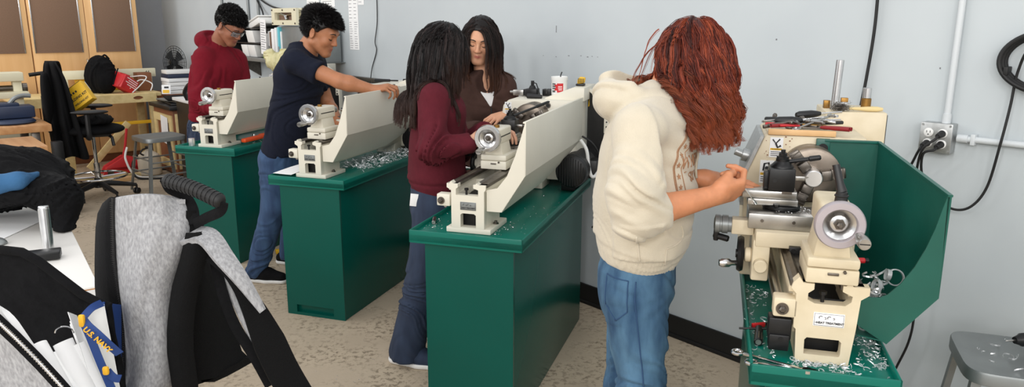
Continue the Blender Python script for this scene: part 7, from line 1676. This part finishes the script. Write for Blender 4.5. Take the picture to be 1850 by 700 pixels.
# outer grey side panel, bulging towards us, with a fold across it
Ltab = [(362, 206), (400, 207), (470, 209), (534, 218), (584, 228), (630, 229), (760, 226)]; Rtab = [(362, 330), (385, 345), (415, 345), (445, 343), (507, 322), (560, 314), (623, 309), (696, 320), (760, 325)]
vs = [362, 372, 390, 415, 445, 480, 520, 560, 600, 640, 690, 750]; rows = []
for v in vs:
    row = []
    for s in np.linspace(0, 1, 14):
        u = lerp(interp(Ltab, v), interp(Rtab, v), s); Y = YB - .055*math.sin(PI*s)**.8 + .02*(1 - min(1, (v - 362)/60)) + .010*math.sin(v*.03 + 5*s) + .012*math.exp(-((s - .62 + (v - 480)*.0022)/.10)**2)
        vv = v - (8*math.sin(PI*s) if v == 362 else 0); row.append(at(u, vv, Y))
    rows.append(row)
m = MB(); m.sheet(rows, .010); gp = bchild(m.build('side_panel', 'heather', None, 60)); so = gp.modifiers.new('soft', 'SUBSURF'); so.levels = so.render_levels = 1
# black lined edge with the zip, turning back from the grey panel
Z2 = [(362, 199), (376, 183), (400, 176), (466, 174), (540, 175), (600, 186), (760, 196)]
m = MB(); m.sheet([[at(interp(Ltab, v), v, YB - .004), at(lerp(interp(Ltab, v), interp(Z2, v), .45), v, YB + .0), at(interp(Z2, v), v + 2, YB + .05), at(interp(Z2, v) + 6, v + 8, YB + .13)] for v in vs], .006); bchild(m.build('lining', 'black_cloth', None, 60))
m = MB(); m.tube([at(interp(Ltab, v) - 2, v, YB - .008) for v in np.linspace(364, 750, 40)], .0035, 8)
for v in np.linspace(372, 745, 95): p = at(interp(Ltab, v) - 4, v, YB - .011); m.box(p - V((.0035, .002, .001)), p + V((.0035, .002, .001)), 0)
bchild(m.build('zipper', 'black_plastic', None, 50))
# back wall of the bag and black mesh back panel on the right
MR = [(385, 348), (410, 360), (450, 372), (480, 385), (540, 402), (600, 420), (680, 446), (760, 470)]; ML = Rtab
rows = [[at(lerp(interp(ML, v), interp(MR, v), s), v, YB - .012 + .16*s - .03*math.sin(PI*s)) for s in np.linspace(0, 1, 7)] for v in (385, 410, 440, 480, 520, 560, 600, 640, 690, 750)]
mesh_m = mm('black_mesh', (13, 13, 14), .95, bump=.6, bscale=420, spec=.2)
m = MB(); m.sheet(rows, .02); bchild(m.build('back_panel', mesh_m, None, 60))
rows = [[at(lerp(interp(ML, v), interp(ML, v) + 34, s), v, YB - .030 - .02*math.sin(PI*s)) for s in np.linspace(0, 1, 5)] for v in (425, 470, 520, 560, 600, 640, 700, 750)]
m = MB(); m.sheet(rows, .02); bchild(m.build('back_padding', mesh_m, None, 60))
m = MB(); m.sheet([[at(u, v, YB + .17) for u in (205, 260, 320, 345 + (v - 362)*.25)] for v in (372, 450, 560, 660, 760)], .012); bchild(m.build('rear_wall', 'black_cloth', None, 60))
m = MB(); m.sheet([[at(u, 366 + 6*abs(t - .5), YB + .0 + .16*t) for u in (212, 250, 290, 335)] for t in (0, .33, .66, 1)], .01); bchild(m.build('top_panel', 'heather', None, 60))
# straps
def strap(pts, w, th, name, m, normal=(.5, -.8, .3), edge=None):
    pts = [V(p) for p in spline(pts, 6)]; L, n = len(pts), V(normal).normalized(); rows = []
    for i, p in enumerate(pts):
        t = (pts[min(i+1, L-1)] - pts[max(i-1, 0)]).normalized(); s = t.cross(n).normalized(); ww = w if not callable(w) else w(i/(L-1)); rows.append([p - s*ww/2, p - s*ww/4 + n*.002, p + n*.004, p + s*ww/4 + n*.002, p + s*ww/2])
    mb = MB(); mb.sheet(rows, th); return bchild(mb.build(name, m, None, 60))
strap([at(342, 432, 1.605), at(374, 432, 1.57), at(405, 470, 1.545), at(440, 515, 1.535), at(474, 566, 1.535)], lambda t: .052*(1 - .78*t*t), .012, 'shoulder_strap', 'heather', (.7, -.6, .5))
strap([at(346, 454, 1.615), at(388, 478, 1.585), at(425, 512, 1.56), at(455, 556, 1.555), at(483, 612, 1.555), at(512, 672, 1.555), at(545, 732, 1.55)], lambda t: .015 + .055*min(1, max(0, (t - .25)/.45)), .014, 'shoulder_strap', mesh_m, (.6, -.75, .3))
strap([at(388, 470, 1.63), at(402, 530, 1.62), at(425, 590, 1.61), at(462, 650, 1.60), at(490, 700, 1.60)], .022, .006, 'strap_webbing', 'black_cloth', (.5, -.8, .3))
strap([at(400, 490, 1.64), at(430, 560, 1.63), at(470, 640, 1.61)], .012, .004, 'strap_webbing', 'heather', (.5, -.8, .3))
h0, h1 = at(298, 330, 1.60), at(402, 370, 1.54)
m = MB(); pts = [h0.lerp(h1, t) + V((0, 0, .006*math.sin(PI*t))) for t in np.linspace(0, 1, 25)]; m.tube(pts, [.016 if 0 < i < 24 else .010 for i in range(25)], 14)
for t in np.linspace(.08, .92, 13): p = h0.lerp(h1, t) + V((0, 0, .006*math.sin(PI*t))); d_ = (h1 - h0).normalized(); m.cyl(p - d_*.003, p + d_*.003, .0172, n=14)
bchild(m.build('carry_handle', 'black_rubber', None, 60))
strap([at(403, 370, 1.54), at(398, 386, 1.545), at(374, 398, 1.57), at(352, 410, 1.60)], .022, .005, 'handle_webbing', 'black_cloth', (.2, -.9, .3))
strap([at(298, 330, 1.60), at(310, 348, 1.62), at(335, 360, 1.64), at(350, 385, 1.62), at(352, 410, 1.60)], .022, .005, 'handle_webbing', 'black_cloth', (.0, -.8, .6))
# the fallen front: black inside, grey outside, zip along its rim
T1 = [(-60, 452), (0, 458), (40, 462), (70, 478), (110, 508), (150, 538), (178, 552), (200, 560)]
rows = []
for k, t in enumerate(np.linspace(0, 1, 7)):
    row = []
    for u, v in T1:
        row.append(at(u + 30*t, v + t*(760 - v)*.75, 1.545 + .01*math.sin(9*t + u*.05)))
    rows.append(row)
m = MB(); m.sheet(rows, .012); fl = bchild(m.build('front_flap', 'black_cloth', None, 60))
m = MB(); m.tube([at(u, v, 1.54) for u, v in T1], .010, 10); bchild(m.build('flap_rim', 'black_cloth', None, 60))
Zl = [(-60, 540), (0, 594), (30, 622), (70, 662), (110, 705), (150, 750)]
rows = [[at(u - 0, v + t*220, 1.26 + .0*t + .04*math.sin(PI*t*.5) - .0) for u, v in Zl] for t in np.linspace(0, 1, 5)]
m = MB(); m.sheet(rows, .012); bchild(m.build('front_pocket', 'heather', None, 60))
m = MB(); m.sheet([[at(u + 4, v - 14, 1.27), at(u, v - 2, 1.252), at(u - 2, v + 10, 1.25)] for u, v in Zl], .006); bchild(m.build('zipper_tape', 'black_cloth', None, 60))
m = MB(); pts = spline([at(u, v - 4, 1.247) for u, v in Zl], 10); m.tube(pts, .0026, 8)
for p in pts: m.box(p - V((.003, .001, .003)), p + V((.003, .001, .003)), 0)
bchild(m.build('zipper', 'chrome', None, 50))
# papers and folders in the bag: each a sheet of its own
def sheet_between(tl, tr, br, bl_, name, mt, label, cat, curl=.0, th=.0016, group=None, n=9):
    g = []
    for t in np.linspace(0, 1, n):
        l, r = V(tl).lerp(V(bl_), t), V(tr).lerp(V(br), t); nn = (r - l).cross(V(bl_) - V(tl)).normalized()
        g.append([l.lerp(r, s) + nn*curl*math.sin(PI*s)*(1 - .4*t) for s in np.linspace(0, 1, 7)])
    mb = MB(); mb.sheet(g, th); return tag(mb.build(name, mt, None, 60), label, cat, group)
sheet_between(at(-30, 540, 1.30), at(30, 592, 1.31), at(170, 790, 1.32), at(60, 790, 1.30), 'paper_stack', 'paper', 'white papers along the zipped front edge of the open backpack', 'paper', .01, .012)
tubes = [((66, 622), (150, 770), .016, 'leftmost white paper roll in the open backpack'), ((92, 640), (175, 775), .015, 'second white paper roll from the left in the open backpack'), ((112, 616), (188, 770), .017, 'tallest white paper roll in the open backpack, with a wire loop'), ((136, 620), (205, 770), .015, 'rightmost white paper roll in the open backpack')]
for k, ((u0, v0), (u1, v1), r_, lb) in enumerate(tubes):
    p, q = at(u0 + 4, v0 + 8, 1.40 + .01*k), at(u1, v1, 1.34 + .02*k); d_ = (q - p).normalized(); e1 = d_.orthogonal().normalized(); e2 = d_.cross(e1)
    g = [[p.lerp(q, t) + (e1*math.cos(a) + e2*math.sin(a))*(r_*(1 + .05*a/PI)) for a in np.linspace(0, 2.6*PI, 34)] for t in (0, .5, 1)]
    mb = MB(); mb.sheet(g, .0012); tag(mb.build('paper_roll', 'paper', None, 60), lb, 'paper roll', 'paper rolls in the backpack')
m = MB(); m.tube([at(118 + 17*math.cos(a), 616 + 12*math.sin(a) - 8, 1.39) for a in np.linspace(PI, 2*PI, 14)], .0014, 6); tag(m.build('wire_loop', 'chrome'), 'thin wire loop over the tallest paper roll in the backpack', 'wire')
for k in range(7):
    sheet_between(at(124 + 4*k, 582 + 5*k - (12 if k == 0 else 0), 1.43 + .008*k), at(140 + 3*k, 576 + 4*k, 1.48), at(212 + k, 780, 1.45), at(196 - 2*k + 4*k, 780, 1.38 + .006*k), 'loose_paper', 'paper', ['frontmost loose white sheet sticking up in the open backpack', 'second loose sheet behind the frontmost in the backpack', 'third loose sheet in the backpack fan', 'fourth loose sheet in the backpack fan', 'fifth loose sheet in the backpack fan', 'sixth loose sheet in the backpack fan', 'last loose sheet of the fan, against the lanyard'][k], 'paper', .006*(k % 3), .0012, 'loose sheets in the backpack')
sheet_between(at(150, 574, 1.49), at(190, 556, 1.52), at(232, 790, 1.52), at(200, 790, 1.48), 'clear_folder', 'white_plastic', 'clear plastic folder behind the loose sheets in the backpack', 'folder', .004, .004)
sheet_between(at(188, 551, 1.53), at(219, 556, 1.60), at(232, 790, 1.60), at(222, 790, 1.53), 'blue_folder', 'navy', 'blue folder standing in the open backpack beside the zip', 'folder', .004, .004)
# lanyard with yellow letters
ln = thing('lanyard', tuple(at(180, 605, 1.40)), 0, 'navy blue lanyard with yellow letters hanging over the papers in the backpack', 'lanyard')
def ribbon(pts, w, th, parent, name, mt, nrm_=(.1, -.95, .25)):
    P = [V(p) for p in spline(pts, 8)]; n = V(nrm_).normalized(); L = len(P); rows = []
    for i, p in enumerate(P): t = (P[min(i+1, L-1)] - P[max(i-1, 0)]).normalized(); s = t.cross(n).normalized(); rows.append([p - s*w/2, p + s*w/2])
    mb = MB(); mb.sheet(rows, th); o = mb.build(name, mt, None, 60); o.parent = parent; o.matrix_parent_inverse = Matrix.Translation(-ln.location); return P
rp1 = ribbon([at(150, 580, 1.40), at(160, 594, 1.385), at(178, 610, 1.38), at(198, 628, 1.385), at(218, 645, 1.40)], .017, .0016, ln, 'ribbon', 'navy')
ribbon([at(150, 582, 1.405), at(166, 618, 1.40), at(184, 662, 1.39), at(206, 712, 1.38)], .016, .0016, ln, 'ribbon', 'navy')
ribbon([at(153, 578, 1.44), at(168, 562, 1.47), at(186, 553, 1.50)], .016, .0016, ln, 'ribbon', 'navy')
ribbon([at(196, 676, 1.385), at(208, 688, 1.383), at(220, 690, 1.39)], .016, .0016, ln, 'ribbon', 'navy')
x0 = V(at(160, 594, 1.380)); x1 = V(at(216, 643, 1.392)); xd = (x1 - x0).normalized(); yd = V((0, 0, 1)); T = frame((x0 + x1)/2 + V((-.004, -.013, .004)), xd, yd)
m = MB(); add_text(m, 'U.S. NAVY', .0150, T, bold=.0004); o = m.build('lettering', 'gold', None, 0); o.parent = ln; o.matrix_parent_inverse = Matrix.Translation(-ln.location)
for u_, v_, Y_, h_ in ((149, 586, 1.388, .013), (193, 676, 1.375, .009)):
    m = MB(); p = V(at(u_, v_, Y_)); m.box(p + V((-.006, -.004, -h_)), p + V((.006, .006, h_)), .004); o = m.build('clip', 'gold', None); o.parent = ln; o.matrix_parent_inverse = Matrix.Translation(-ln.location)
